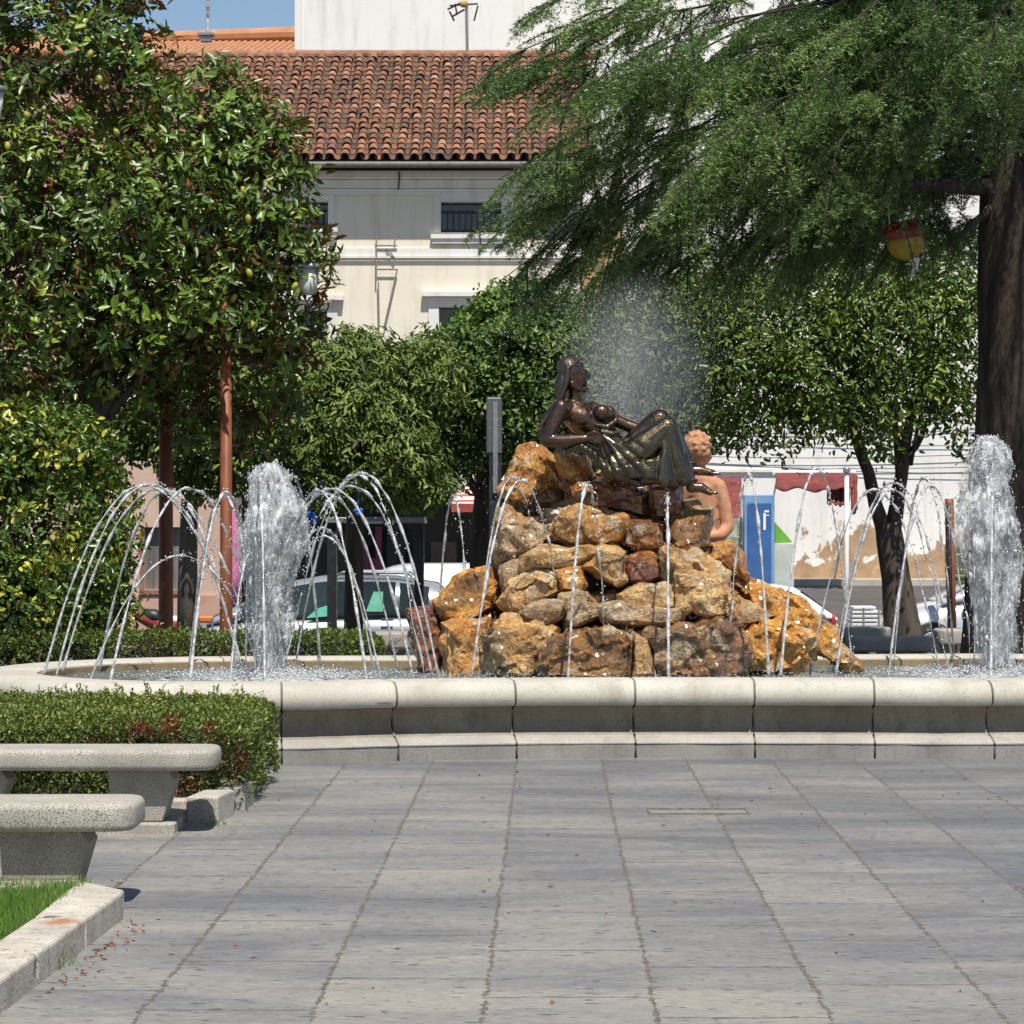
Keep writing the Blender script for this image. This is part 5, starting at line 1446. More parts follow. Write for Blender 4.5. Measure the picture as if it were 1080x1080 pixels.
shrub("variegated_shrub", "big rounded shrub with yellow variegated leaves at the left edge", [(45, 560, 24.9, 92, 132, .75), (30, 640, 24.8, 108, 60, .75), (60, 480, 24.9, 62, 50, .6), (-40, 540, 25, 80, 130, .8), (95, 600, 24.8, 40, 62, .5), (-10, 470, 25, 70, 45, .6)], 2600, 10, .075, .038, M['var_leaf'], 61)

# planting bed behind the benches: soil, white pebbles, kerb blocks
mb = MB(); mb.box(-5.2, XX(252, 16), 15.0, 17.6, -.02, .052)
tag(mb.build("soil", M['soil']), kind="structure")
n = 900; r = np.random.default_rng(71)
mb = MB()
for k in range(420):
    x = r.uniform(-3.4, XX(112, 15.1)); y = r.uniform(15.02, 15.22); s_ = r.uniform(.009, .024)
    mb.ell((x, y, .052 + s_ * .5), (s_ * r.uniform(.8, 1.4), s_, s_ * .75), 7, 5)
tag(mb.build("gravel", nmat("white_pebble", (.60, .57, .51), (.76, .74, .69), 20, .7)), kind="stuff")
k1 = thing("planter_kerb", "row of pale kerb stones edging the hedge bed", "kerb", (XX(230, 15), 15, 0))
rnd = random.Random(4)
def block(cx, cy, w, d, h, rot, mat, parent, name="kerb_stone", lab=None):
    mb = MB(); Mx = Matrix.Translation((cx, cy, 0)) @ Matrix.Rotation(rot, 4, 'Z') @ Matrix.Rotation(rnd.uniform(-.03, .03), 4, 'Y')
    mb.box(-w / 2, w / 2, -d / 2, d / 2, -.03, h, Mx)
    return mb.build(name, mat, parent, bevel=.012, bseg=3, label=lab)
block(XX(192, 15), 14.98, .16, .14, .115, .05, M['kerb'], k1)
block(XX(222, 15.05), 15.08, .17, .40, .135, -.12, M['kerb'], k1)
y = 15.50
for k in range(5):
    block(XX(249, y + .2) - .005 * k, y + .2, .15, .40, .125, -.03 + rnd.uniform(-.02, .02), M['plinth'], k1); y += .425
for k in range(6): block(XX(165, 15) - .19 - k * .46, 14.95, .44, .13, .06, 0, M['kerb'], k1)

# lawn corner at lower left with stone kerb
GZ = .095
def kx(y): return -1.545 - .045 * (11.35 - y)
k2 = thing("lawn_kerb", "weathered stone kerb with a rust stain edging the lawn corner", "kerb", (-1.7, 10.5, 0))
def kseg(ya, yb):
    mb = MB(); w = .20; h = .113
    mb.prism([Vector((kx(ya), ya, -.03)), Vector((kx(yb), yb, -.03)), Vector((kx(yb) - w - (.03 if yb > 11.3 else 0), yb + (.30 if yb > 11.3 else 0), -.03)), Vector((kx(ya) - w, ya, -.03))], (0, 0, h + .03))
    m = M['kerb_stain']
    return mb.build("kerb_stone", m, k2, bevel=.016, bseg=3)
m, nt, b_, _ = new_mat("stained_kerb"); v = coords(nt)
r_ = ramp(nt, [(.3, (.34, .31, .26)), (.5, (.46, .42, .35)), (.7, (.58, .54, .46))]); nt.links.new(noise(nt, v, 5, 6, .65), r_.inputs[0])
sp = noise(nt, v, 70, 2); sr = ramp(nt, [(.60, (0, 0, 0)), (.66, (1, 1, 1))]); nt.links.new(sp, sr.inputs[0])
c = mixc(nt, sr.outputs[0], r_.outputs[0], (.17, .15, .13))
mp = coords(nt, (1, 3, 1)); cr = noise(nt, mp, 6, 3, .5); rc = ramp(nt, [(.66, (0, 0, 0)), (.70, (1, 1, 1))]); nt.links.new(cr, rc.inputs[0])
c = mixc(nt, rc.outputs[0], c, (.10, .09, .075))
gr = N_(nt, "TexGradient", gradient_type='SPHERICAL'); mp2 = N_(nt, "Mapping"); mp2.vector_type = 'POINT'
tc = N_(nt, "TexCoord"); nt.links.new(tc.outputs["Object"], mp2.inputs[0]); mp2.inputs["Scale"].default_value = (8, 5, 8); mp2.inputs["Location"].default_value = (1.66 * 8, -10.45 * 5, -.113 * 8)
nt.links.new(mp2.outputs[0], gr.inputs[0]); mul = N_(nt, "Math", operation='MULTIPLY'); nt.links.new(gr.outputs["Fac"], mul.inputs[0]); nt.links.new(noise(nt, v, 12, 4), mul.inputs[1])
rr_ = ramp(nt, [(.15, (0, 0, 0)), (.4, (.85, .85, .85))]); nt.links.new(mul.outputs[0], rr_.inputs[0])
c = mixc(nt, rr_.outputs[0], c, (.33, .13, .05))
nt.links.new(c, b_.inputs["Base Color"]); b_.inputs["Roughness"].default_value = .85; bump(nt, b_, sp, .45, .007)
M['kerb_stain'] = m
yy = 11.35
for ln in (.80, .84, .82, .8): kseg(yy - ln + .008, yy); yy -= ln
mb = MB()
mb.prism([Vector((kx(11.3) - .23, 11.72, -.03)), Vector((kx(11.3) - .22, 11.52, -.03)), Vector((-4.4, 11.30, -.03)), Vector((-4.4, 11.50, -.03))], (0, 0, .135))
mb.build("kerb_stone", M['kerb_stain'], k2, bevel=.014)
mb = MB(); mb.prism([Vector((kx(11.3) - .21, 11.5, -.02)), Vector((kx(8) - .21, 8.1, -.02)), Vector((-4.4, 8.1, -.02)), Vector((-4.4, 11.3, -.02))], (0, 0, GZ))
tag(mb.build("lawn_soil", M['soil']), kind="structure")
n = 42000; r = np.random.default_rng(81)
y = r.uniform(8.6, 11.62, n); x = -1.545 - .045 * (11.35 - y) - .20 - r.random(n) ** 1.4 * 1.5 - .02 * r.random(n)
edge = np.array([mnoise.noise(Vector((0, q * 5, 0))) for q in y]) * .035
x = x + edge
Pn = np.stack([x, y, np.full(n, GZ - .02)], 1)
Dv = np.stack([r.normal(0, .34, n), r.normal(0, .34, n), np.ones(n)], 1)
tag(link("lawn", tri_mesh("lawn", Pn, Dv, r.uniform(.035, .085, n), r.uniform(.003, .006, n), np.clip(r.normal(.5, .2, n), 0, 1)), M['grass']), kind="stuff")
# weeds growing against the kerb
for (wx, wy, nb, h_, lb) in ((XX(60, 10.1), 10.12, 26, .12, "small grassy weed at the foot of the lawn kerb near the left edge"), (XX(95, 10.9), 10.95, 34, .035, "flat dry weed tuft along the lawn kerb"), (XX(122, 11.2), 11.22, 14, .03, "tiny green weed beside the kerb corner"), (XX(225, 14.75), 14.78, 40, .04, "weedy tuft at the foot of the white hedge kerb stone")):
    Pw = np.stack([r.normal(wx, .03, nb), r.normal(wy, .05, nb), np.zeros(nb)], 1); Dw = np.stack([r.normal(0, .5, nb), r.normal(0, .5, nb), np.ones(nb)], 1)
    tag(link("weed", tri_mesh("weed", Pw, Dw, r.uniform(.4, 1, nb) * h_, .006, np.clip(r.normal(.7, .25, nb), 0, 1)), M['grass']), lb, "weed", "weeds by the kerbs", "stuff")

# drain slot in the paving
dr = thing("drain_cover", "narrow steel rimmed drain cover sunk in the paving", "drain cover", (XX(737, 15.4), 15.4, 0))
x0, x1 = XX(684, 15.35), XX(790, 15.35)
mb = MB(); yA, yB = 15.27, 15.52
mb.box(x0, x1, yA, yA + .018, .001, .010); mb.box(x0, x1, yB - .018, yB, .001, .012); mb.box(x0, x0 + .012, yA + .019, yB - .019, .001, .009); mb.box(x1 - .012, x1, yA + .019, yB - .019, .001, .009)
mb.build("rim", nmat("worn_steel", (.22, .18, .14), (.36, .31, .25), 30, .5, metal=.5), dr)
mb = MB(); mb.box(x0 + .013, x1 - .013, yA + .04, yB - .04, .0008, .0045); mb.build("plate", nmat("drain_plate", (.17, .165, .165), (.25, .245, .24), 12, .7), dr)
mb = MB(); mb.box(x0 + .0125, x1 - .0125, yA + .019, yA + .039, .0006, .002); mb.build("slot", M['dark_metal'], dr)
# fallen leaves and grit on the slabs
nl = 170; lx = r.uniform(-2.4, 3.4, nl); ly = r.uniform(9.2, 18.2, nl)
near = r.random(nl) < .45; ly = np.where(near, r.uniform(9.5, 11.3, nl), ly); lx = np.where(near, -1.50 - .045 * (11.35 - ly) + np.abs(r.normal(0, .06, nl)), lx)
Dv = np.stack([r.normal(size=nl), r.normal(size=nl), r.normal(0, .15, nl)], 1)
tag(link("fallen_leaves", leaf_mesh("fallen_leaves", np.stack([lx, ly, np.full(nl, .006)], 1), Dv, np.tile([0, 0, 1.0], (nl, 1)) + r.normal(0, .2, (nl, 3)), r.uniform(.012, .04, nl), r.uniform(.006, .014, nl), r.random(nl)), M['dry_leaf']), kind="stuff")
# ------------------------------------------------------------------ buildings
M['stucco'] = None
def stucco(name, c1, c2, patch=None, th=.62, zlo=None, scale=.9):
    m, nt, b, _ = new_mat(name); v = coords(nt)
    r = ramp(nt, [(.3, c1), (.7, c2)]); nt.links.new(noise(nt, v, scale, 6, .65), r.inputs[0]); c = r.outputs[0]
    st = noise(nt, coords(nt, (1, 1, .12)), 3.0, 5, .65); rs = ramp(nt, [(.50, (1, 1, 1)), (.78, (.72, .68, .62))]); nt.links.new(st, rs.inputs[0])
    c = mixc(nt, .8, c, rs.outputs[0], 'MULTIPLY')
    if patch:
        # plaster fallen off low on the wall
        sep = N_(nt, "SeparateXYZ"); tc = N_(nt, "TexCoord"); nt.links.new(tc.outputs["Object"], sep.inputs[0])
        mr = N_(nt, "MapRange"); nt.links.new(sep.outputs[2], mr.inputs[0]); mr.inputs[1].default_value = zlo[0]; mr.inputs[2].default_value = zlo[1]; mr.inputs[3].default_value = .30; mr.inputs[4].default_value = -.25
        ad = N_(nt, "Math", operation='ADD'); nt.links.new(noise(nt, v, .75, 6, .58, .5), ad.inputs[0]); nt.links.new(mr.outputs[0], ad.inputs[1])
        pr = ramp(nt, [(th - .01, (0, 0, 0)), (th + .012, (1, 1, 1))]); nt.links.new(ad.outputs[0], pr.inputs[0])
        pc = ramp(nt, [(.35, patch), (.65, tuple(min(1, x * 1.5) for x in patch))]); nt.links.new(noise(nt, v, 2.5, 5, .6), pc.inputs[0])
        c = mixc(nt, pr.outputs[0], c, pc.outputs[0])
    nt.links.new(c, b.inputs["Base Color"]); b.inputs["Roughness"].default_value = .9
    bump(nt, b, noise(nt, v, 9, 6, .7), .25, .02)
    return m
M['cream'] = stucco("cream_stucco", (.74, .68, .54), (.81, .75, .62))
M['white_stucco'] = stucco("white_stucco", (.76, .74, .70), (.82, .80, .77), scale=.4)
M['trim'] = stucco("white_trim", (.70, .68, .64), (.80, .78, .74))
M['peel'] = stucco("peeling_white", (.78, .76, .72), (.85, .83, .80), (.33, .22, .125), .66, (.3, 3.4))
M['pink'] = stucco("pink_stucco", (.50, .34, .26), (.60, .43, .34))
M['ochre'] = stucco("ochre_stucco", (.52, .36, .17), (.60, .44, .23))
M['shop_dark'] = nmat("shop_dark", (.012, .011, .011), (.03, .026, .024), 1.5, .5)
M['window_glass'] = glass_mat("window_glass", (.010, .012, .014))
M['wood'] = nmat("brown_wood", (.055, .026, .016), (.11, .055, .03), 6, .5, stretch=(6, 6, .6))

def wall(mb, x0, x1, z0, z1, y, th, holes):
    """front wall with real openings (x0,x1,z0,z1), butted boxes"""
    xs = sorted({x0, x1, *[h[0] for h in holes], *[h[1] for h in holes]}); zs = sorted({z0, z1, *[h[2] for h in holes], *[h[3] for h in holes]})
    for i in range(len(xs) - 1):
        # merge vertically where possible
        run = None
        for j in range(len(zs) - 1):
            cx, cz = (xs[i] + xs[i + 1]) / 2, (zs[j] + zs[j + 1]) / 2
            hole = any(h[0] < cx < h[1] and h[2] < cz < h[3] for h in holes)
            if hole:
                if run is not None: mb.box(xs[i], xs[i + 1], y, y + th, run, zs[j]); run = None
            elif run is None: run = zs[j]
        if run is not None: mb.box(xs[i], xs[i + 1], y, y + th, run, zs[-1])

HD = 60.0
def hx_(px): return XX(px, HD)
def hz_(py): return ZZ(py, HD)
house = thing("tiled_house", "old cream two storey house with a barrel tile roof and small barred attic windows", "house", (hx_(440), HD, .24))
hx0, hx1 = hx_(60), hx_(612)
holes = [(hx_(465), hx_(529), hz_(245), hz_(213)), (hx_(322), hx_(346), hz_(238), hz_(213)), (hx_(180), hx_(240), hz_(245), hz_(213)),
         (hx_(463), hx_(518), hz_(430), hz_(324)), (hx_(313), hx_(345), hz_(430), hz_(328)), (hx_(190), hx_(235), hz_(430), hz_(328))]
mb = MB(); wall(mb, hx0, hx1, .0, hz_(186), HD, .45, holes)
mb.box(hx0, hx0 + .3, HD + .46, HD + 11, 0, hz_(180)); mb.box(hx1 - .3, hx1, HD + .46, HD + 11, 0, hz_(180)); mb.box(hx0 + .31, hx1 - .31, HD + 10.7, HD + 11, 0, hz_(180))
mb.box(hx0 + .31, hx1 - .31, HD + .5, HD + 10, hz_(300), hz_(298))
mb.build("wall", M['cream'], house)
# cornice mouldings under the eaves, string course
mb = MB()
for (za, zb, pr) in ((206, 199, .06), (198.7, 190, .12), (189.7, 181, .22)):
    mb.box(hx0 - .05, hx1 + .05, HD - pr, HD - .003, hz_(za), hz_(zb))
mb.build("cornice", M['trim'], house, bevel=.02)
mb = MB(); mb.box(hx0 - .02, hx1 + .02, HD - .045, HD - .003, hz_(270), hz_(262)); mb.box(hx0 - .02, hx1 + .02, HD - .075, HD - .046, hz_(272.4), hz_(270.3))
mb.build("string_course", M['trim'], house)
for i, (a, b_, c, d) in enumerate(holes):
    mb = MB(); mb.box(a, b_, HD + .30, HD + .33, c, d)
    pane = mb.build("window", M['window_glass'], house)
    mb = MB(); w = .14 if i < 3 else .22
    mb.box(a - w, a - .003, HD - .035, HD + .10, c, d + w); mb.box(b_ + .003, b_ + w, HD - .035, HD + .10, c, d + w); mb.box(a - .002, b_ + .002, HD - .034, HD + .10, d + .003, d + w)
    if i < 3: mb.box(a - w * 1.5, b_ + w * 1.5, HD - .14, HD - .003, c - .14, c - .05); mb.box(a - w * 1.3, b_ + w * 1.3, HD - .10, HD - .003, c - .24, c - .142)
    else: mb.box(a - w * 1.6, b_ + w * 1.6, HD - .16, HD - .003, d + w + .003, d + w + .10)
    mb.build("frame", M['trim'], pane)
    mb = MB()
    n = max(4, int((b_ - a) / .12))
    if i < 3:
        for k in range(1, n): x = a + (b_ - a) * k / n; mb.box(x - .011, x + .011, HD + .10, HD + .122, c, c + (d - c) * .72)
        for zz in (c + .06, c + (d - c) * .72): mb.box(a, b_, HD + .123, HD + .14, zz - .012, zz + .012)
        mb.build("grille", M['dark_metal'], pane)
    else:
        mb.box((a + b_) / 2 - .04, (a + b_) / 2 + .04, HD + .24, HD + .298, c, d); mb.box(a, b_, HD + .22, HD + .238, d - .5, d - .44)
        mb.build("muntin", M['wood'], pane)
# old bracket and cable on the facade
mb = MB()
for (p_, q_) in (((397, 248), (397, 297)), ((417, 248), (416, 258)), ((397, 259), (419, 259)), ((397, 284), (419, 284)), ((419, 284), (405, 345)), ((399, 297), (400, 344)), ((400, 344), (405, 345)), ((408, 262), (416, 272))):
    mb.tube([P(*p_, HD - .09), P(*q_, HD - .09)], .018, 6)
mb.build("bracket", nmat("weathered_iron", (.20, .17, .14), (.32, .28, .24), 20, .8), house)
mb = MB(); mb.tube([P(421, 181, HD - .26), P(421, 190, HD - .26), P(420, 200, HD - .16)], .02, 6); mb.tube([P(506, 245, HD - .17), P(507, 258, HD - .17)], .015, 6)
mb.build("cable", M['dark_metal'], house)
# barrel tile roof: rows of overlapping half-round tiles
EAVE = Vector((0, HD - .62, hz_(172) - .02)); RIDGE_Y = HD + 5.8
rz = EYE - (60 - HOR) * RIDGE_Y / 3000
sl = Vector((0, RIDGE_Y - EAVE.y, rz - EAVE.z)); SL = sl.length; sd_ = sl.normalized(); nr_ = Vector((0, -sd_.z, sd_.y))
pitch = .287; r_ = np.random.default_rng(91)
tl = .40; exp_ = .335
V = []; Lp = []; St = []; Tn = []
def half_tile(o, w0, w1, ln, up, tone, nseg=7):
    base = len(V)
    for (f, w) in ((0, w0), (1, w1)):
        for k in range(nseg + 1):
            a = math.pi * k / nseg
            p = o + Vector((-math.cos(a) * w, 0, 0)) + sd_ * (ln * f) + nr_ * (up * (math.sin(a) * w * .92) + (0.030 if up > 0 else .0) * (1 - f))
            V.append(p); Tn.append(tone)
    # front lip thickness
    for k in range(nseg + 1):
        a = math.pi * k / nseg
        V.append(o + Vector((-math.cos(a) * (w0 - .014), 0, 0)) + nr_ * (up * (math.sin(a) * (w0 - .014) * .92) + (0.030 if up > 0 else 0) - .004)); Tn.append(max(0, tone - .25))
    m = nseg + 1
    for k in range(nseg):
        Lp.extend([base + k, base + k + 1, base + m + k + 1, base + m + k] if up > 0 else [base + k, base + m + k, base + m + k + 1, base + k + 1]); St.append(4)
        Lp.extend([base + k + 1, base + k, base + 2 * m + k, base + 2 * m + k + 1]); St.append(4)
nc = int((hx1 - hx0 + .5) / pitch)
nrw = int(SL / exp_)
for c in range(nc):
    x = hx0 - .2 + c * pitch
    for rw in range(nrw):
        t0 = r_.normal(.5, .17); jx = r_.normal(0, .010)
        o = Vector((x + jx + .03 * math.sin(c * 1.7 + rw * .22), 0, 0)) + EAVE + sd_ * (rw * exp_ + r_.normal(0, .010) + (.015 * math.sin(c * 2.3))) + nr_ * (.055 + r_.normal(0, .006))
        half_tile(o, .098, .080, tl, 1, t0)
    for rw in range(0, nrw):
        o = Vector((x + pitch / 2, 0, 0)) + EAVE + sd_ * (rw * exp_ - .03) + nr_ * (.10 + .012)
        half_tile(o, .10, .11, tl, -1, r_.normal(.25, .12), 5)
St_ = np.concatenate([[0], np.cumsum(St)[:-1]])
me = np_mesh("roof", np.array([tuple(v) for v in V]), np.array(Lp), St_, np.clip(np.array(Tn), 0, 1))
m, nt, b_, _ = new_mat("barrel_tile"); v = coords(nt)
a = N_(nt, "Attribute", attribute_name="tone"); rp = ramp(nt, [(.0, (.07, .045, .032)), (.25, (.14, .075, .045)), (.5, (.27, .112, .062)), (.72, (.37, .165, .092)), (.92, (.44, .27, .18))]); nt.links.new(a.outputs["Fac"], rp.inputs[0])
mo = noise(nt, v, 3.4, 7, .7); mr = ramp(nt, [(.48, (0, 0, 0)), (.66, (.75, .75, .75))]); nt.links.new(mo, mr.inputs[0])
c = mixc(nt, mr.outputs[0], rp.outputs[0], (.13, .105, .075))
fn = noise(nt, v, 22, 4, .7); fr = ramp(nt, [(.3, (.65, .65, .65)), (.6, (1.05, 1.05, 1.05))]); nt.links.new(fn, fr.inputs[0]); c = mixc(nt, 1.0, c, fr.outputs[0], 'MULTIPLY')
nt.links.new(c, b_.inputs["Base Color"]); b_.inputs["Roughness"].default_value = .9; bump(nt, b_, fn, .4, .01)
M['tile'] = m
roof = link("roof", me, M['tile'], house)
mb = MB(); mb.prism([EAVE + Vector((hx0 - .3, 0, -.03)) + nr_ * 0, EAVE + Vector((hx0 - .3, 0, -.03)) + sl, EAVE + Vector((hx0 - .3, 0, -.15)) + sl, EAVE + Vector((hx0 - .3, .02, -.13))], (hx1 - hx0 + .6, 0, 0))
mb.prism([Vector((hx0 - .3, RIDGE_Y + .02, rz - .03)), Vector((hx0 - .3, HD + 11.5, hz_(180) - .2)), Vector((hx0 - .3, HD + 11.5, hz_(180) - .35)), Vector((hx0 - .3, RIDGE_Y + .02, rz - .15))], (hx1 - hx0 + .6, 0, 0))
mb.build("roof_deck", nmat("roof_deck", (.10, .07, .05), (.16, .11, .08), 8, .9), house)
mb = MB()
x = hx0 - .2
while x < hx1 + .2:
    mb.tube([(x, RIDGE_Y, rz + .03), (x + .42, RIDGE_Y, rz + .045 + random.uniform(-.01, .012))], [.13, .115], 12); x += .38
mb.build("ridge", nmat("ridge_tile", (.20, .10, .06), (.40, .20, .12), 5, .9, bstr=.4), house)
mb = MB(); pts = [Vector((hx0 - .3, EAVE.y - .03, EAVE.z - .09)), Vector((hx1 + .3, EAVE.y - .03, EAVE.z - .09))]
mb.tube(pts, .065, 10); mb.build("gutter", nmat("gutter", (.10, .09, .085), (.16, .15, .14), 9, .6), house)

# tall white block behind and an orange roof to its left
D = 74
tall = thing("white_apartment_block", "tall plain white rendered block rising behind the tiled roof", "building", (XX(560, D), D, 0))
mb = MB(); wall(mb, XX(318, D), XX(1120, D), 0, ZZ(-160, D), D, .4, [(XX(800, D), XX(838, D), ZZ(75, D), ZZ(28, D)), (XX(900, D), XX(938, D), ZZ(75, D), ZZ(28, D))])
mb.box(XX(318, D), XX(318, D) + .4, D + .41, D + 12, 0, ZZ(-160, D)); mb.box(XX(1120, D) - .4, XX(1120, D), D + .41, D + 12, 0, ZZ(-160, D)); mb.box(XX(318, D) + .41, XX(1120, D) - .41, D + 11.6, D + 12, 0, ZZ(-160, D))
mb.build("wall", M['white_stucco'], tall)
for px in (800, 900):
    mb = MB(); mb.box(XX(px, D), XX(px + 38, D), D + .25, D + .28, ZZ(75, D), ZZ(28, D)); w_ = mb.build("window", nmat("beige_shutter", (.55, .46, .36), (.62, .53, .43), 8, .7, stretch=(.2, .2, 6)), tall)
mb = MB(); mb.box(XX(311, D), XX(318, D) - .003, D - .05, D + .35, ZZ(60, D), ZZ(-160, D)); mb.build("corner_pipe", M['trim'], tall)
D = 82
orr = thing("orange_roof_building", "distant low building with a sunlit orange tile roof under the sky", "building", (XX(240, D), D, 0))
mb = MB(); mb.box(XX(0, D), XX(316, D), D, D + 9, 0, ZZ(57, D)); mb.build("wall", M['pink'], orr)
mb = MB(); a0, a1 = XX(-10, D), XX(317, D)
mb.prism([Vector((a0, D - .5, ZZ(57, D - .5))), Vector((a0, D + 5, ZZ(46, D + 5))), Vector((a0, D + 10, ZZ(64, D + 10)))], (a1 - a0, 0, 0))
V2 = mb
for k in range(46): x = a0 + (a1 - a0) * k / 46 + .1; mb.tube([(x, D - .52, ZZ(57, D - .5) + .03), (x, D + 5, ZZ(46, D + 5) + .03)], .085, 8)
mb.tube([(a0, D + 5, ZZ(46, D + 5) + .05), (a1, D + 5, ZZ(36, D + 5))], [.15, .25], 10)
mb.prism([Vector((a0 + 3, D + 1.5, ZZ(53, D + 1.5))), Vector((a0 + 3, D + 9, ZZ(36, D + 9))), Vector((a0 + 3, D + 12, ZZ(60, D + 12)))], (a1 - a0 - 3, 0, 0))
mb.build("roof", nmat("orange_tile", (.37, .16, .075), (.48, .24, .125), 2.5, .85, bstr=.3), orr)
# antennas
an = thing("roof_antenna", "television antenna with short crossed rods on a mast above the ridge", "antenna", tuple(P(493, 60, 66.2)))
mb = MB(); D = 66.2; mb.tube([P(493, 64, D), P(492, 2, D)], .035, 8); mb.build("mast", M['grey_metal'], an)
mb = MB()
for (a, c, d, e) in ((472, 10, 488, 2), (476, 18, 490, 10), (500, 22, 504, 6), (480, 4, 482, 16), (474, 12, 479, 22)): mb.tube([P(a, c, D), P(d, e, D)], .022, 6)
mb.tube([P(474, 6, D), P(504, 4, D)], .02, 6); mb.build("rods", M['dark_metal'], an)
mb = MB(); mb.ell(P(489, 4, D - .05), (.10, .09, .09), 10, 8); mb.build("junction_box", nmat("ochre_box", (.40, .28, .10), (.5, .36, .14), 9, .6), an)
an2 = thing("thin_antenna", "slender banded antenna mast on a small base above the orange roof", "antenna", tuple(P(218, 44, 80)))
mb = MB(); D = 80; mb.tube([P(219, 38, D), P(219.5, -30, D)], .045, 8); mb.build("mast", nmat("banded_mast", (.16, .15, .15), (.60, .60, .60), 5, .5, lo=.45, hi=.55, stretch=(.1, .1, 1)), an2)
mb = MB(); mb.box(XX(209, D), XX(226, D), D - .2, D + .2, ZZ(38, D), ZZ(35.5, D)); mb.box(XX(212, D), XX(223, D), D - .15, D + .15, ZZ(44, D), ZZ(39, D)); mb.build("base", M['grey_metal'], an2)

# peeling white building on the right, ochre neighbour
D = 60.0
peel = thing("peeling_building", "long white building with plaster peeling off low on its wall", "building", (XX(900, D), D, .24))
mb = MB(); wall(mb, XX(690, D), XX(1180, D), 0, ZZ(175, D), D, .4, [(XX(724, D), XX(756, D), .2, ZZ(548, D))])
mb.box(XX(690, D), XX(690, D) + .4, D + .41, D + 9, 0, ZZ(175, D)); mb.box(XX(1180, D) - .4, XX(1180, D), D + .41, D + 9, 0, ZZ(175, D)); mb.box(XX(690, D), XX(1180, D), D - .1, D + 9, ZZ(175, D) + .003, ZZ(168, D))
mb.build("wall", M['peel'], peel)
mb = MB(); mb.box(XX(724, D), XX(756, D), D + .25, D + .28, .2, ZZ(548, D)); mb.build("door", M['window_glass'], peel)
mb = MB(); mb.box(XX(745, D), XX(885, D), D - .06, D - .003, ZZ(498, D), ZZ(495, D)); mb.build("ledge", M['trim'], peel)
mb = MB()
for k, (ya, yb) in enumerate(((455, 452), (459, 470), (488, 492), (484, 500), (480, 478))):
    mb.tube([P(690 + (1060 - 690) * i / 10, ya + (yb - ya) * i / 10 + 4 * math.sin(math.pi * i / 10), D - .03 - .012 * k) for i in range(11)], .008, 5)
mb.build("cable", M['dark_metal'], peel)
D = 61
och = thing("ochre_building", "narrow ochre and white house front between the tiled house and the peeling building", "building", (XX(650, D), D, .24))
mb = MB(); mb.box(XX(614, D), XX(655, D), D, D + 8, 0, ZZ(225, D)); mb.build("wall", M['ochre'], och)
mb = MB(); mb.box(XX(656, D), XX(689, D), D - .2, D + 8, 0, ZZ(150, D)); mb.build("side_wall", M['white_stucco'], och)
# pink building on the left behind the shrub
D = 47.0
pk = thing("pink_building", "pale pink building with a tall grey shuttered window behind the left jets", "building", (XX(170, D), D, -.5))
gz = -.62
mb = MB(); wall(mb, XX(60, D), XX(242, D), gz, ZZ(440, D), D, .35, [(XX(152, D), XX(200, D), ZZ(622, D), ZZ(556, D)), (XX(95, D), XX(124, D), ZZ(640, D), ZZ(560, D))])
mb.box(XX(60, D), XX(60, D) + .3, D + .36, D + 7, gz, ZZ(440, D)); mb.box(XX(242, D) - .3, XX(242, D), D + .36, D + 7, gz, ZZ(440, D)); mb.box(XX(60, D), XX(242, D), D - .3, D + 7, ZZ(440, D) + .003, ZZ(432, D))
mb.build("wall", M['pink'], pk)
mb = MB(); mb.box(XX(130, D), XX(242, D), D - .06, D - .003, gz, ZZ(628, D)); mb.build("base_band", nmat("pink_base", (.46, .27, .20), (.54, .34, .26), 4, .85), pk)
sh = nmat("grey_shutter", (.10, .095, .09), (.22, .20, .19), 14, .6, stretch=(1, 1, .05))
for a, b2, c_, d_ in ((152, 200, 622, 556), (95, 124, 640, 560)):
    mb = MB(); mb.box(XX(a, D), XX(b2, D), D + .15, D + .18, ZZ(c_, D), ZZ(d_, D)); w_ = mb.build("window", sh, pk)
    mb = MB(); mb.box(XX(a - 4, D), XX(a, D) - .003, D - .05, D + .08, ZZ(c_, D), ZZ(d_, D)); mb.box(XX(b2, D) + .003, XX(b2 + 4, D), D - .05, D + .08, ZZ(c_, D), ZZ(d_, D)); mb.box(XX(a - 5, D), XX(b2 + 5, D), D - .09, D - .003, ZZ(c_ + 5, D), ZZ(c_, D) - .003)
    mb.build("frame", nmat("red_brown_frame", (.24, .10, .07), (.32, .14, .10), 8, .7), w_)
mb = MB(); mb.box(XX(152, D), XX(200, D), D - .04, D - .003, ZZ(660, D), ZZ(629, D)); mb.build("panel", nmat("brick_panel", (.22, .085, .06), (.30, .13, .09), 8, .8), pk)

# café terrace in the shade under the middle trees
D = 45.0; gz = -.70
cafe = thing("cafe_terrace", "shaded cafe terrace with a striped red and white awning", "cafe terrace", (XX(420, D), D, gz))
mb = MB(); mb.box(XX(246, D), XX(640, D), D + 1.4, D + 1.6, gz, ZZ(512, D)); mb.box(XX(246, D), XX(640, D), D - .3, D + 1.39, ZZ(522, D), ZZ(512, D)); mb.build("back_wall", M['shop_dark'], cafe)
stripe = bpy.data.materials.new("striped_awning"); stripe.use_nodes = True; nt = stripe.node_tree; b_ = nt.nodes["Principled BSDF"]
tc = N_(nt, "TexCoord"); sp_ = N_(nt, "SeparateXYZ"); nt.links.new(tc.outputs["Object"], sp_.inputs[0])
mu = N_(nt, "Math", operation='MULTIPLY'); mu.inputs[1].default_value = 11.5; nt.links.new(sp_.outputs[2], mu.inputs[0]); fr_ = N_(nt, "Math", operation='FRACT'); nt.links.new(mu.outputs[0], fr_.inputs[0])
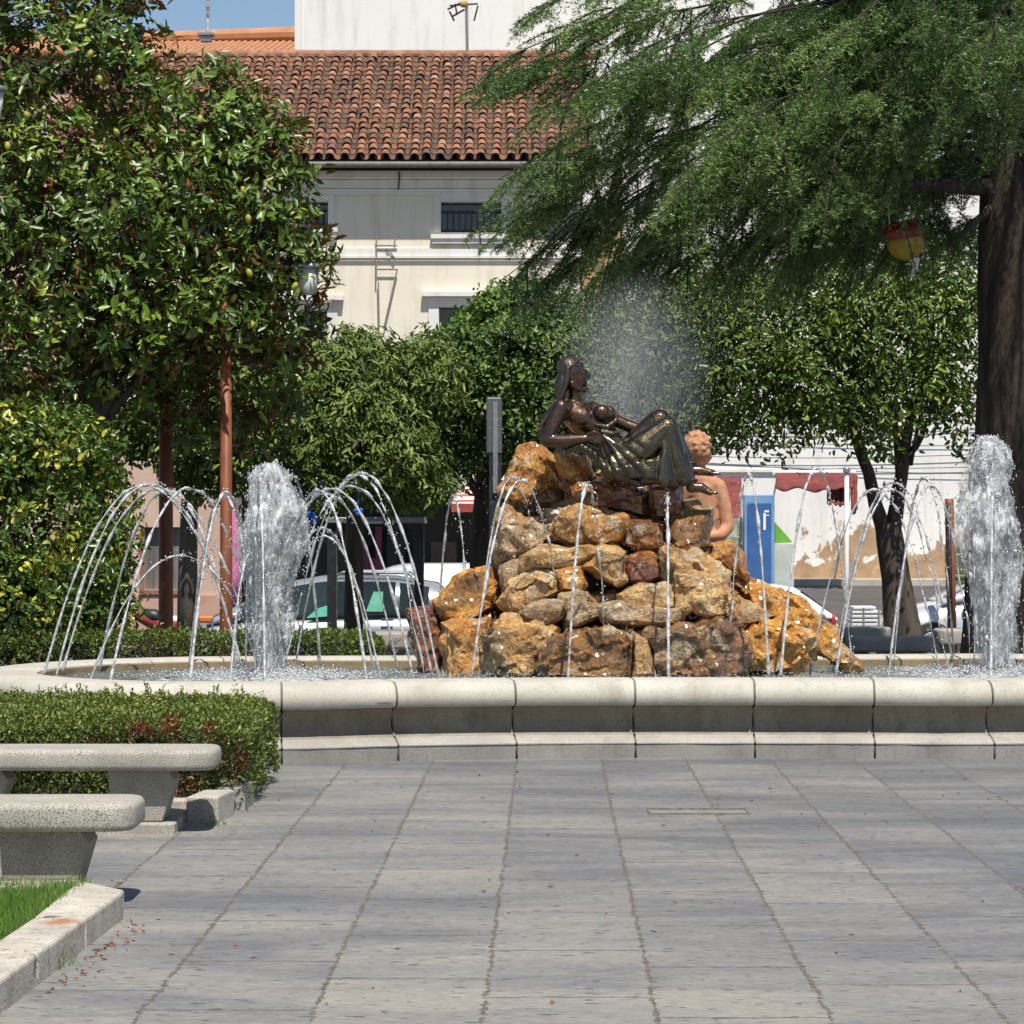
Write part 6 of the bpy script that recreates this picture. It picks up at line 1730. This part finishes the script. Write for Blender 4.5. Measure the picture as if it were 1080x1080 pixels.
rs_ = ramp(nt, [(0, (.42, .10, .08)), (.42, (.70, .62, .56))], 'CONSTANT'); nt.links.new(fr_.outputs[0], rs_.inputs[0]); nt.links.new(rs_.outputs[0], b_.inputs["Base Color"]); b_.inputs["Roughness"].default_value = .8
red = nmat("red_fabric", (.26, .035, .028), (.36, .07, .055), 6, .8)
mb = MB(); mb.prism([P(476, 531, D - 1.5), P(520, 531, D - 1.5), P(522, 513, D - .3), P(484, 513, D - .3)], (0, .02, -.03)); mb.build("awning", stripe, cafe)
mb = MB(); mb.box(XX(476, D - 1.5), XX(521, D - 1.5), D - 1.52, D - 1.505, ZZ(540, D - 1.5), ZZ(531.5, D - 1.5)); mb.box(XX(500, D), XX(521, D), D - 1.0, D - .98, ZZ(556, D - 1), ZZ(540, D - 1)); mb.build("valance", red, cafe)
mg = nmat("magenta_paint", (.34, .045, .14), (.46, .08, .21), 6, .6)
for (a, b2, ya) in ((392, 399, 545), (379, 384, 575), (384.5, 392, 590)):
    mb = MB(); mb.box(XX(a, D), XX(b2, D), D + 1.2, D + 1.39, gz, ZZ(ya, D)); mb.build("pillar", mg, cafe)
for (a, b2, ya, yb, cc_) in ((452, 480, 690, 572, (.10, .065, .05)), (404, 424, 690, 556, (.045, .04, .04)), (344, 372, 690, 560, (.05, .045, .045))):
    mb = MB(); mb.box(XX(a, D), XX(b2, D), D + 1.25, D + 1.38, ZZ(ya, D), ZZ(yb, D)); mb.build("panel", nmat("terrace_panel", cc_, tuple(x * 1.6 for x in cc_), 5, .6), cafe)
mb = MB(); mb.box(XX(510, 44), XX(516.5, 44), 44.3, 44.5, ZZ(515, 44), ZZ(481, 44)); mb.box(XX(526, 44), XX(532, 44), 44.3, 44.5, ZZ(506, 44), ZZ(481, 44)); mb.build("jamb", M['trim'], cafe)
mb = MB(); mb.box(XX(500, 44.6), XX(540, 44.6), 44.52, 44.8, ZZ(513, 44.6), ZZ(478, 44.6)); mb.build("upper_box", nmat("brown_box", (.10, .07, .06), (.16, .11, .09), 6, .7), cafe)
# folded pink parasol, blue decorations
par = thing("folded_parasol", "closed pink parasol standing beside the rusty lamp post", "parasol", (XX(246, 42), 42, -.75))
D = 42
mb = MB(); mb.tube([P(246, 640, D), P(246, 606, D), P(245.5, 570, D), P(246, 540, D), P(247, 532, D)], [.10, .13, .10, .05, .01], 10)
mb.build("canopy", nmat("pink_fabric", (.48, .12, .26), (.60, .20, .36), 20, .8, stretch=(1, 1, .1)), par, smooth=True)
mb = MB(); mb.tube([Vector((XX(246, D), D, -.75)), P(246, 600, D)], .025, 8); mb.build("pole", M['grey_metal'], par)
blue = nmat("blue_plastic", (.02, .10, .42), (.05, .20, .62), 8, .4)
for i, (px, py, s_, lb) in enumerate(((338, 518, 6, "largest blue ribbon rosette hanging in the weeping tree's leaves"), (327, 547, 6, "blue ribbon rosette hanging lowest under the weeping tree"), (311, 521, 4, "small blue ribbon rosette next to the left plume"), (378, 539, 4, "small blue ribbon rosette just above the bus shelter roof"))):
    mb = MB(); c = P(px, py, 30.0); k_ = s_ * .01
    for j in range(7):
        a = j * .9 + i; mb.ell(c + Vector((math.cos(a) * k_ * .8, random.uniform(-.02, .02), math.sin(a) * k_ * .8)), (k_ * .55, k_ * .4, k_ * .5), 8, 6)
    mb.tube([c, c + Vector((0, 0, .35))], .004, 5)
    tag(mb.build("ribbon_rosette", blue), lb, "decoration", "blue rosettes under the weeping tree")

# ------------------------------------------------------------------ street furniture
sh_ = thing("bus_shelter", "black framed street shelter with a grey roof bar in front of the silver hatchback", "shelter", (XX(396, 33), 33.2, -.75))
D = 33.0
for (a, b2) in ((345, 355), (437, 447)):
    mb = MB(); mb.box(XX(a, D), XX(b2, D), D, D + .12, -.75, ZZ(556, D)); mb.build("post", M['dark_metal'], sh_)
mb = MB(); mb.box(XX(344, D), XX(448, D), D - .05, D + .9, ZZ(552, D), ZZ(545.5, D)); mb.build("roof", M['grey_metal'], sh_, bevel=.01)
mb = MB(); mb.box(XX(345, D), XX(447, D), D - .02, D + .02, ZZ(556, D) + .002, ZZ(552, D) - .002); mb.build("beam", M['dark_metal'], sh_)
mb = MB(); mb.box(XX(385, D), XX(404, D), D - .06, D - .052, ZZ(552.4, D), ZZ(549.8, D)); mb.build("plate", M['white_metal'], sh_)
m, nt, b_, out = new_mat("clear_glass"); b_.inputs["Base Color"].default_value = (.75, .80, .80, 1); b_.inputs["Roughness"].default_value = .02; b_.inputs["Transmission Weight"].default_value = 1; b_.inputs["IOR"].default_value = 1.05
v = coords(nt); rr_ = ramp(nt, [(.3, (.55, .60, .60)), (.7, (.72, .76, .76))]); nt.links.new(noise(nt, v, 2), rr_.inputs[0]); nt.links.new(rr_.outputs[0], b_.inputs["Base Color"])
mb = MB(); mb.box(XX(355.5, D), XX(436.5, D), D + .04, D + .05, -.4, ZZ(557, D)); mb.build("pane", m, sh_)
tot = thing("grey_column", "slim dark grey street column with a thicker top, left of the statue", "column", (XX(521, 29.8), 29.8, 0))
D = 29.8
mb = MB(); mb.box(XX(512.8, D), XX(529.5, D), D - .10, D + .10, ZZ(479, D), ZZ(419, D)); mb.build("head", nmat("column_grey", (.075, .08, .088), (.11, .115, .12), 7, .45, bstr=.03), tot, bevel=.02)
mb = MB(); mb.box(XX(520, D), XX(525, D), D - .125, D - .102, ZZ(520, D), ZZ(424, D)); mb.build("rib", M['grey_metal'], tot)
mb = MB(); mb.box(XX(516, D), XX(529, D), D - .085, D + .085, -.02, ZZ(479, D) - .002); mb.build("shaft", M['dark_metal'], tot)

def lamp_post(label, px, D, top_py, wpx, lamp_px, lamp_py, s_):
    t = thing("street_lamp", label, "street lamp", (XX(px, D), D, -.05), "rusty lamp posts")
    r_ = wpx * D / 6000.0
    mb = MB(); x = XX(px, D); zt = ZZ(top_py, D)
    mb.tube([(x, D, -.05), (x, D, .5), (x, D, zt)], [r_ * 1.25, r_ * 1.05, r_ * .85], 16); mb.build("pole", M['rust_metal'], t, smooth=True)
    mb = MB(); mb.lathe((x, D, 0), [(r_ * 1.9, -.02), (r_ * 1.9, .06), (r_ * 1.4, .12), (r_ * 1.3, .3)], 16); mb.build("base", M['rust_metal'], t)
    lc = P(lamp_px, lamp_py, D)
    mb = MB(); mb.tube([(x, D, zt - .02), (x, D, zt + .05), ((x + lc.x) / 2, D, lc.z + .42), (lc.x, D, lc.z + .36), (lc.x, D, lc.z + .16)], .022, 8); mb.build("arm", M['dark_metal'], t, smooth=True)
    k_ = s_ * D / 3000.0
    mb = MB(); mb.lathe(lc, [(17 * k_, -1 * k_), (18 * k_, 2 * k_), (16.5 * k_, 5 * k_), (7 * k_, 8 * k_), (5 * k_, 14 * k_)], 20); mb.build("cap", M['grey_metal'], t, smooth=True)
    mb = MB(); mb.lathe(lc, [(8 * k_, -34 * k_), (11 * k_, -31 * k_), (14.5 * k_, -1.2 * k_)], 20); mb.build("lantern", M['lamp_white'], t, smooth=True)
    return t
lamp_post("rusty brown lamp post in sunlight with its lantern at the magnolia's right edge", 238.5, 25.15, 300, 13, 325, 283, .82)
lamp_post("shaded rust brown lamp post standing left of the sunlit one, under the magnolia", 175, 26.6, 190, 15, 110, 200, 1)
lamp_post("street lamp in front of the magnolia, only its pale lantern showing at the left edge", -60, 23.6, 120, 13, -9, 96, .9)
wp = thing("white_pole", "thin white pole on the street beside the red awning", "pole", (XX(893, 43), 43, -.75))
mb = MB(); D = 43; mb.tube([(XX(893, D), D, -.75), (XX(893, D), D, ZZ(498, D))], .034, 10); mb.build("shaft", M['white_metal'], wp, smooth=True)
mb = MB(); mb.lathe((XX(893, D), D, ZZ(498, D)), [(.06, 0), (.06, .05), (.03, .08)], 10); mb.build("cap", M['grey_metal'], wp)
rp_ = thing("rusty_pole", "thin rusty pipe standing between the forked tree and the right plume", "pole", (XX(1001, 43), 43, -.7))
mb = MB(); mb.tube([(XX(1005, D), D, -.75), P(1001, 526, D)], .07, 10); mb.build("shaft", M['rust_metal'], rp_, smooth=True)
mb = MB(); mb.tube([P(1000.5, 530, D - .09), P(1004, 690, D - .09)], .03, 8); mb.build("inner_pipe", M['dark_metal'], rp_, smooth=True)
# red awning of the shop on the right, sagging and rolled
aw = thing("red_awning", "sagging dusty red awning over the white wall beside the blue panel", "awning", tuple(P(835, 515, 58.5)))
D = 58.5
def drape(x0, x1, y0, dy, seed):
    mb = MB(); n = 30; rows = 7; vs = []; fs = []
    for j in range(rows):
        for i in range(n + 1):
            f = i / n; px = x0 + (x1 - x0) * f
            py = y0 + (dy * j / (rows - 1)) * (1 + .35 * mnoise.noise(Vector((f * 5, seed, 0)))) + 2.5 * math.sin(f * math.pi) * j / (rows - 1)
            vs.append(P(px, py, D - 1.1 * j / (rows - 1) + .14 * mnoise.noise(Vector((f * 9, j * .9, seed)))))
    for j in range(rows - 1):
        for i in range(n): a = j * (n + 1) + i; fs.append((a, a + 1, a + n + 2, a + n + 1))
    mb.add(vs, fs); return mb
awm = nmat("dusty_red_cloth", (.105, .014, .013), (.20, .042, .036), 3, .85, bstr=.3)
o = drape(818, 900, 500, 15, 1).build("cloth", awm, aw, smooth=True); s_ = o.modifiers.new("thick", 'SOLIDIFY'); s_.thickness = .03
o = drape(872, 893, 513, 18, 3).build("flap", awm, aw, smooth=True); s_ = o.modifiers.new("thick", 'SOLIDIFY'); s_.thickness = .03
o = drape(898, 903, 502, 36, 4).build("strip", awm, aw, smooth=True); s_ = o.modifiers.new("thick", 'SOLIDIFY'); s_.thickness = .03
mb = MB(); mb.tube([P(815, 498.5, D + .05), P(902, 498.5, D + .05)], .05, 8); mb.tube([P(816, 500, D), P(820, 500, 59.9)], .02, 6); mb.tube([P(898, 500, D), P(900, 500, 59.9)], .02, 6); mb.build("roller", M['white_metal'], aw)
aw2 = thing("shop_awning", "small maroon awning behind the terracotta statue's arm", "awning", tuple(P(768, 515, 58.8)))
D = 58.8
mb = MB(); mb.prism([P(744, 545, 57.8), P(782, 545, 57.8), P(782, 503, 59.9), P(744, 503, 59.9)], (0, .03, -.03)); mb.build("cloth", awm, aw2)
mb = MB(); mb.box(XX(744, 57.8), XX(782, 57.8), 57.78, 57.80, ZZ(548, 57.8), ZZ(545, 57.8)); mb.build("valance", nmat("maroon_cloth", (.10, .02, .02), (.16, .035, .03), 5, .8), aw2)
# blue panel with green triangle
bp = thing("blue_panel", "tall blue advertising panel with a white strip and a green triangle beside it", "sign panel", tuple(P(801, 600, 46)))
D = 46; blue2 = nmat("blue_panel_paint", (.03, .09, .24), (.05, .13, .32), 2, .35, bstr=.02); lblue = nmat("light_blue_paint", (.13, .26, .44), (.20, .33, .50), 2, .4, bstr=.02)
mb = MB(); mb.box(XX(785, D), XX(817, D), D, D + .35, -.45, ZZ(522, D)); mb.build("frame", lblue, bp, bevel=.01)
mb = MB(); mb.box(XX(788, D), XX(813.5, D), D - .012, D - .002, -.40, ZZ(531, D)); mb.build("face", blue2, bp)
mb = MB(); mb.box(XX(805, D), XX(807.6, D), D - .02, D - .0125, ZZ(559, D), ZZ(541, D)); mb.box(XX(806, D), XX(811, D), D - .02, D - .0125, ZZ(540.3, D), ZZ(538.2, D)); mb.box(XX(807.8, D), XX(811, D), D - .02, D - .0125, ZZ(544, D), ZZ(543, D)); mb.build("white_strip", M['white_metal'], bp)
mb = MB(); mb.prism([P(817.5, 551, D + .1), P(836, 572, D + .1), P(817.5, 573, D + .1)], (0, .1, 0)); mb.build("green_triangle", nmat("green_paint", (.12, .36, .035), (.18, .46, .06), 3, .4), bp)
mb = MB(); mb.box(XX(817.5, D), XX(838, D), D + .1, D + .2, -.45, ZZ(574, D)); mb.build("side_panel", nmat("pale_side", (.42, .45, .40), (.56, .58, .53), 3, .5), bp)
kk = thing("glass_kiosk", "pale glazed kiosk left of the blue panel, half hidden by jets", "kiosk", tuple(P(768, 600, 46.3)))
D = 46.3
mb = MB(); mb.box(XX(750, D), XX(784, D), D, D + .8, -.5, ZZ(580, D)); mb.build("base", nmat("kiosk_grey", (.30, .31, .29), (.44, .44, .41), 4, .5), kk)
mb = MB(); mb.box(XX(752, D), XX(783, D), D + .02, D + .78, ZZ(580, D) + .003, ZZ(546, D)); mb.build("glazing", nmat("kiosk_glass", (.20, .22, .18), (.46, .50, .40), 5, .15), kk)
mb = MB(); mb.box(XX(752, D), XX(766, D), D - .03, D + .018, ZZ(566, D), ZZ(549, D)); mb.build("red_poster", nmat("faded_poster", (.30, .09, .07), (.40, .18, .14), 9, .5), kk)
# olive bin and white slatted rack on the street
ob = thing("green_container", "olive green recycling container beside the cedar trunk", "container", (XX(1021, 47), 47, -.6))
D = 47; og = nmat("olive_paint", (.085, .095, .060), (.12, .13, .08), 4, .5); og2 = nmat("olive_light", (.12, .13, .035), (.17, .18, .05), 4, .5)
mb = MB(); mb.box(XX(1005, D), XX(1042, D), D, D + .9, ZZ(606, D), ZZ(575, D)); mb.build("upper", og, ob, bevel=.03)
mb = MB(); mb.box(XX(1006, D), XX(1041, D), D + .02, D + .9, -.6, ZZ(606.5, D)); mb.build("lower", og2, ob, bevel=.02)
mb = MB(); mb.box(XX(1004.5, D), XX(1042.5, D), D - .02, D - .003, ZZ(607, D), ZZ(605.8, D)); mb.build("trim", nmat("yellow_trim", (.42, .38, .06), (.5, .46, .10), 4, .5), ob)
rk = thing("white_rack", "low white slatted rack stacked on the street behind the short bench", "rack", (XX(912, 41), 41, -.7))
D = 41
for k in range(6):
    mb = MB(); z = ZZ(663 - k * 4.4, D); mb.box(XX(895 + k, D), XX(929 - (5 if k > 4 else 0), D), D, D + .5, z - .02, z + .015); mb.build("slat", M['white_metal'], rk, bevel=.006)
for px in (897, 910, 926):
    mb = MB(); mb.box(XX(px, D), XX(px + 1.6, D), D - .02, D - .002, -.75, ZZ(641, D)); mb.build("post", M['grey_metal'], rk)
# scooter behind the hedge
scm = thing("motor_scooter", "red and white motor scooter parked behind the low hedge", "scooter", (XX(158, 33), 33, -.75))
D = 33.0
rpaint = nmat("scooter_red", (.20, .02, .018), (.28, .04, .03), 5, .3, bstr=.02, coat=.5)
mb = MB(); mb.tube([P(139, 652, D), P(146, 650, D), P(158, 655, D), P(172, 660, D), P(186, 662, D), P(192, 668, D)], [.03, .06, .08, .09, .10, .05], 12); mb.build("body", rpaint, scm, smooth=True)
mb = MB(); mb.tube([P(150, 646, D), P(162, 650, D), P(172, 655, D)], [.05, .09, .07], 10); mb.build("seat", M['dark_metal'], scm, smooth=True)
mb = MB(); mb.tube([P(176, 652, D), P(184, 654, D), P(190, 660, D)], [.03, .06, .04], 8); mb.build("fairing", M['white_metal'], scm, smooth=True)
for px in (136, 190):
    mb = MB(); mb.lathe((XX(px, D), D - .06, -.47), [(.16, 0), (.28, .01), (.28, .11), (.16, .12)], 20, 'y'); mb.build("wheel", M['dark_metal'], scm)
orc = thing("orange_chair", "orange chair back showing above the hedge by the left plume", "chair", (XX(217, 34), 34, -.75))
D = 34; om = nmat("orange_plastic", (.52, .15, .03), (.62, .22, .05), 6, .5)
mb = MB(); mb.box(XX(209, D), XX(225, D), D, D + .06, ZZ(657, D), ZZ(650, D)); mb.build("backrest", om, orc, bevel=.02)
mb = MB(); mb.box(XX(209, D), XX(225, D), D - .4, D - .02, -.32, -.28); mb.build("seat", om, orc, bevel=.01)
for px, dy in ((210, -.38), (224, -.38), (210, .0), (224, .0)):
    mb = MB(); mb.tube([(XX(px, D), D + dy, -.75), (XX(px, D), D + dy, -.33 if dy < -.1 else ZZ(652, D))], .013, 6); mb.build("leg", M['grey_metal'], orc)

# ------------------------------------------------------------------ vehicles
def loft(mb, secs):
    """secs: list of rings (same count) -> skin with end caps"""
    n = len(secs[0]); vs = [p for s_ in secs for p in s_]; fs = []
    for i in range(len(secs) - 1):
        for k in range(n):
            k2 = (k + 1) % n; fs.append((i * n + k, i * n + k2, (i + 1) * n + k2, (i + 1) * n + k))
    fs.append(tuple(range(n))[::-1]); m_ = (len(secs) - 1) * n; fs.append(tuple(range(m_, m_ + n)))
    mb.add(vs, fs)
car_glass = glass_mat("car_glass", (.010, .018, .018), .03)
tyre = nmat("tyre_rubber", (.012, .012, .013), (.025, .025, .026), 20, .8); rimm = nmat("wheel_rim", (.30, .31, .32), (.45, .46, .47), 10, .35, metal=.7)
lampr = nmat("tail_lamp", (.30, .012, .012), (.42, .03, .03), 8, .15); lampw = nmat("head_lamp", (.45, .47, .48), (.65, .66, .67), 8, .1); plast = nmat("black_plastic", (.02, .02, .02), (.035, .035, .035), 12, .6)
def car(label, x0, L, y0, gz, paint, top, sill, sh=None, mirror=True):
    """hatchback seen from its side, nose towards -x; top: roof outline [(u,z)], sill: shoulder outline"""
    W = 1.72
    t = thing("parked_car", label, "car", (x0 + L / 2, y0 + W / 2, gz), "cars parked along the street")
    def X(u): return x0 + u * L
    zs = lambda u, pl: next(((pl[i][1] + (pl[i + 1][1] - pl[i][1]) * (u - pl[i][0]) / (pl[i + 1][0] - pl[i][0])) for i in range(len(pl) - 1) if pl[i][0] <= u <= pl[i + 1][0]), pl[-1][1])
    # lower body: rings across the car
    mb = MB(); secs = []
    for i in range(41):
        u = i / 40
        zt = gz + zs(u, sill); end = min(1, min(u, 1 - u) / .06) ** .5 if min(u, 1 - u) < .06 else 1
        ins = .22 * (1 - end); zb = gz + .22 + .12 * (1 - end)
        zt2 = zt - .10 * (1 - end)
        ring = []
        for (fy, fz) in ((0.02, .0), (-.01, .25), (0.0, .55), (.03, .85), (.12, 1.0), (.5, 1.03), (.88, 1.0), (.97, .85), (1.0, .55), (1.01, .25), (.98, .0), (.5, -.02)):
            ring.append(Vector((X(u), y0 + ins * W * .5 + fy * W * (1 - ins * 1.0), zb + (zt2 - zb) * fz)))
        secs.append(ring)
    loft(mb, secs); mb.build("body", paint, t, smooth=True)
    # cabin: pillars and roof
    ua, ub = top[0][0], top[-1][0]
    mb = MB(); secs = []; gl = []
    for i in range(31):
        u = ua + (ub - ua) * i / 30; zr = gz + zs(u, top); zb = gz + zs(u, sill) - .03; h = max(.01, zr - zb)
        k_ = .16 * min(1, h / .5)
        secs.append([Vector((X(u), y0 + W * f, z)) for f, z in ((.05, zb), (.05 + k_ * .45, zb + h * .55), (.05 + k_ * .85, zb + h * .90), (.16 + k_ * .6, zr), (.5, zr + .02), (.84 - k_ * .6, zr), (.95 - k_ * .85, zb + h * .90), (.95 - k_ * .45, zb + h * .55), (.95, zb))])
    loft(mb, secs); cab = mb.build("cabin", paint, t, smooth=True)
    # side glass: slightly proud panels following the cabin outline
    def side(ul, ur, name="side_window"):
        mb = MB(); lo = []; hi = []
        for i in range(9):
            u = ul + (ur - ul) * i / 8; zr = gz + zs(u, top); zb = gz + zs(u, sill); h = zr - zb + .03
            k_ = .16 * min(1, h / .5)
            lo.append(Vector((X(u), y0 + W * .05 + .004 - .012, zb + .015))); hi.append(Vector((X(u), y0 + W * (.05 + k_ * .83) - .012, zb + max(.02, h * .885 - .03))))
        n = 9; mb.add(lo + hi, [(i, i + 1, n + i + 1, n + i) for i in range(n - 1)])
        o = mb.build(name, car_glass, t); s_ = o.modifiers.new("thick", 'SOLIDIFY'); s_.thickness = .008; return o
    for (a, b2) in sh or (): side(a, b2)
    # windscreen and rear window from the steep ends of the roof line
    def screen(u0, u1, name):
        mb = MB()
        pts = []
        for u in (u0, u1):
            zr = gz + zs(u, top) + .012
            h = zr - gz - zs(u, sill) + .03; k_ = .16 * min(1, h / .5)
            pts.append((X(u), y0 + W * (.13 + k_ * .5), zr)); pts.append((X(u), y0 + W * (.87 - k_ * .5), zr))
        mb.add(pts, [(0, 1, 3, 2)]); o = mb.build(name, car_glass, t); s_ = o.modifiers.new("thick", 'SOLIDIFY'); s_.thickness = .02; s_.offset = 1
    screen(top[0][0] + .02, top[1][0] - .01, "windscreen"); screen(top[-2][0] + .01, top[-1][0] - .02, "rear_window")
    for uw in (.18, .82):
        mb = MB(); mb.lathe((X(uw), y0 - .03, gz + .31), [(.33, .02), (.355, .03), (.355, .10), (.30, .10)], 28, 'y'); mb.build("wheel_arch", plast, t)
        mb = MB(); mb.lathe((X(uw), y0 - .035, gz + .31), [(.20, 0), (.29, -.005), (.31, .03), (.31, .20), (.2, .21)], 28, 'y'); wh = mb.build("wheel", tyre, t, smooth=True)
        mb = MB(); mb.lathe((X(uw), y0 - .05, gz + .31), [(.04, -.012), (.06, .0), (.19, .006), (.205, .012)], 24, 'y')
        for k in range(5):
            a = k * 1.2566; mb.tube([(X(uw), y0 - .056, gz + .31), (X(uw) + .18 * math.cos(a), y0 - .05, gz + .31 + .18 * math.sin(a))], .022, 6)
        mb.build("rim", rimm, wh)
        mb = MB(); mb.lathe((X(uw), y0 + W - .18, gz + .31), [(.2, 0), (.31, .02), (.31, .19), (.2, .21)], 20, 'y'); mb.build("wheel", tyre, t, smooth=True)
    for (u, cc_, nm) in ((.035, lampw, "headlight"), (.968, lampr, "tail_light")):
        zz = gz + zs(u, sill) - (.20 if u < .5 else .10)
        for fy in (.10, .90):
            mb = MB(); mb.ell((X(u), y0 + W * fy, zz), (.13 if u < .5 else .05, .15 if u < .5 else .11, .085 if u < .5 else .17), 14, 10); mb.build(nm, cc_, t, smooth=True)
    if mirror:
        mb = MB(); mb.ell((X(ua + .10), y0 - .09, gz + zs(ua + .1, sill) + .05), (.09, .09, .07), 10, 8); mb.build("mirror", paint, t, smooth=True)
    for u in (.48, .70):
        mb = MB(); mb.box(X(u), X(u) + .16, y0 - .028, y0 - .012, gz + zs(u, sill) - .10, gz + zs(u, sill) - .075); mb.build("handle", plast, t)
    return t
def cpaint(name, c, met=.4): return nmat(name, c, tuple(min(1, x * 1.1) for x in c), 3, .28, metal=met, bstr=0, coat=.8)
D = 38.5
k_ = D / 3000
g_ = ZZ(608, D) - 1.48
silver = cpaint("silver_paint", (.34, .355, .37)); white = cpaint("white_car_paint", (.72, .72, .71), 0); pearl = cpaint("pale_silver_paint", (.56, .57, .58), .3)
c = car("silver hatchback with a green sunshade inside parked behind the shelter frame", XX(186, D), XX(468, D) - XX(186, D) + .35, D, g_, silver,
    [(.10, .88), (.34, 1.36), (.50, 1.47), (.74, 1.46), (.90, 1.36), (.975, .98)], [(0, .62), (.03, .72), (.12, .86), (.30, .94), (.7, .98), (.97, .98), (1, .9)], [(.215, .375), (.39, .575), (.59, .745), (.76, .86)])
grn = nmat("green_sunshade", (.05, .34, .22), (.12, .46, .32), 6, .5)
mb = MB(); mb.prism([P(323, 652, D + .02), P(345, 650, D + .02), P(347, 638, D + .05), P(334, 642, D + .05)], (0, .01, 0)); mb.prism([P(386, 645, D + .03), P(404, 645, D + .03), P(404, 624, D + .15), P(394, 624, D + .15)], (0, .01, 0)); mb.build("sunshade", grn, c)
mb = MB(); zz = ZZ(606.5, D)
for fy in (.20, .80): mb.tube([(XX(352, D), D + 1.72 * fy, zz - .02), (XX(360, D), D + 1.72 * fy, zz + .03), (XX(428, D), D + 1.72 * fy, zz + .02), (XX(434, D), D + 1.72 * fy, zz - .03)], .018, 6)
mb.build("roof_rail", M['grey_metal'], c)
D = 44.0; g_ = -.72
car("white hatchback with a red tail lamp parked right of the rocks", XX(888, D) - 3.7, 3.7, D, ZZ(617, D) - 1.46, white,
    [(.16, .92), (.34, 1.38), (.52, 1.46), (.74, 1.44), (.83, 1.38), (.985, .95)], [(0, .62), (.03, .74), (.14, .90), (.3, .95), (.97, .96), (1, .9)], [(.26, .46), (.475, .66), (.675, .80)])
D = 43.6
car("pale silver compact car facing left between forked tree and cedar", XX(934, D), 4.0, D, ZZ(655, D) - .68, pearl,
    [(.22, .98), (.44, 1.40), (.56, 1.47), (.80, 1.45), (.90, 1.36), (.985, .98)], [(0, .60), (.03, .74), (.12, .86), (.28, .99), (.6, 1.0), (.97, 1.0), (1, .9)], [(.33, .49), (.505, .68), (.70, .84)])
D = 36.0
car("dark blue grey car low behind the hedge left of the left plume", XX(206, D), 3.9, D - 1.9, -.95, cpaint("dark_car_paint", (.05, .06, .075)),
    [(.14, .90), (.34, 1.38), (.50, 1.45), (.74, 1.43), (.86, 1.34), (.98, .96)], [(0, .60), (.03, .74), (.14, .88), (.3, .94), (.97, .96), (1, .9)], [(.26, .46), (.475, .66), (.675, .82)]) if False else None
# white van further back
D = 42.5
van = thing("white_van", "white van parked behind the silver hatchback", "van", (XX(450, D), D, -.72)); g_ = -.75
mb = MB(); secs = []
for i in range(25):
    u = i / 24; zt = ZZ(596, D) - .10 * max(0, (.12 - u) / .12) ** 2 - .75 * (max(0, (u - .80) / .20) ** 1.2); x = XX(399, D) + u * 4.2
    zb = g_ + .25; h = zt - zb
    secs.append([Vector((x, D + f * 1.9, zb + h * z)) for f, z in ((.02, 0), (0, .4), (.02, .72), (.06, .93), (.14, 1), (.5, 1.015), (.86, 1), (.94, .93), (.98, .72), (1, .4), (.98, 0))])
loft(mb, secs); mb.build("body", white, van, smooth=True)
mb = MB(); mb.box(XX(399, D) + 2.6, XX(399, D) + 3.2, D - .004, D + .02, ZZ(622, D), ZZ(606, D)); mb.build("side_window", car_glass, van)
mb = MB(); mb.box(XX(399, D) + .02, XX(399, D) + 4.1, D - .02, D - .002, ZZ(625, D), ZZ(623.5, D)); mb.build("trim", plast, van)
for u in (.9, 3.3):
    mb = MB(); mb.lathe((XX(399, D) + u, D - .03, g_ + .33), [(.2, 0), (.31, 0), (.33, .03), (.33, .2), (.2, .21)], 24, 'y'); wh = mb.build("wheel", tyre, van, smooth=True)
    mb = MB(); mb.lathe((XX(399, D) + u, D - .045, g_ + .33), [(.05, -.01), (.19, .0), (.2, .01)], 20, 'y'); mb.build("rim", rimm, wh)
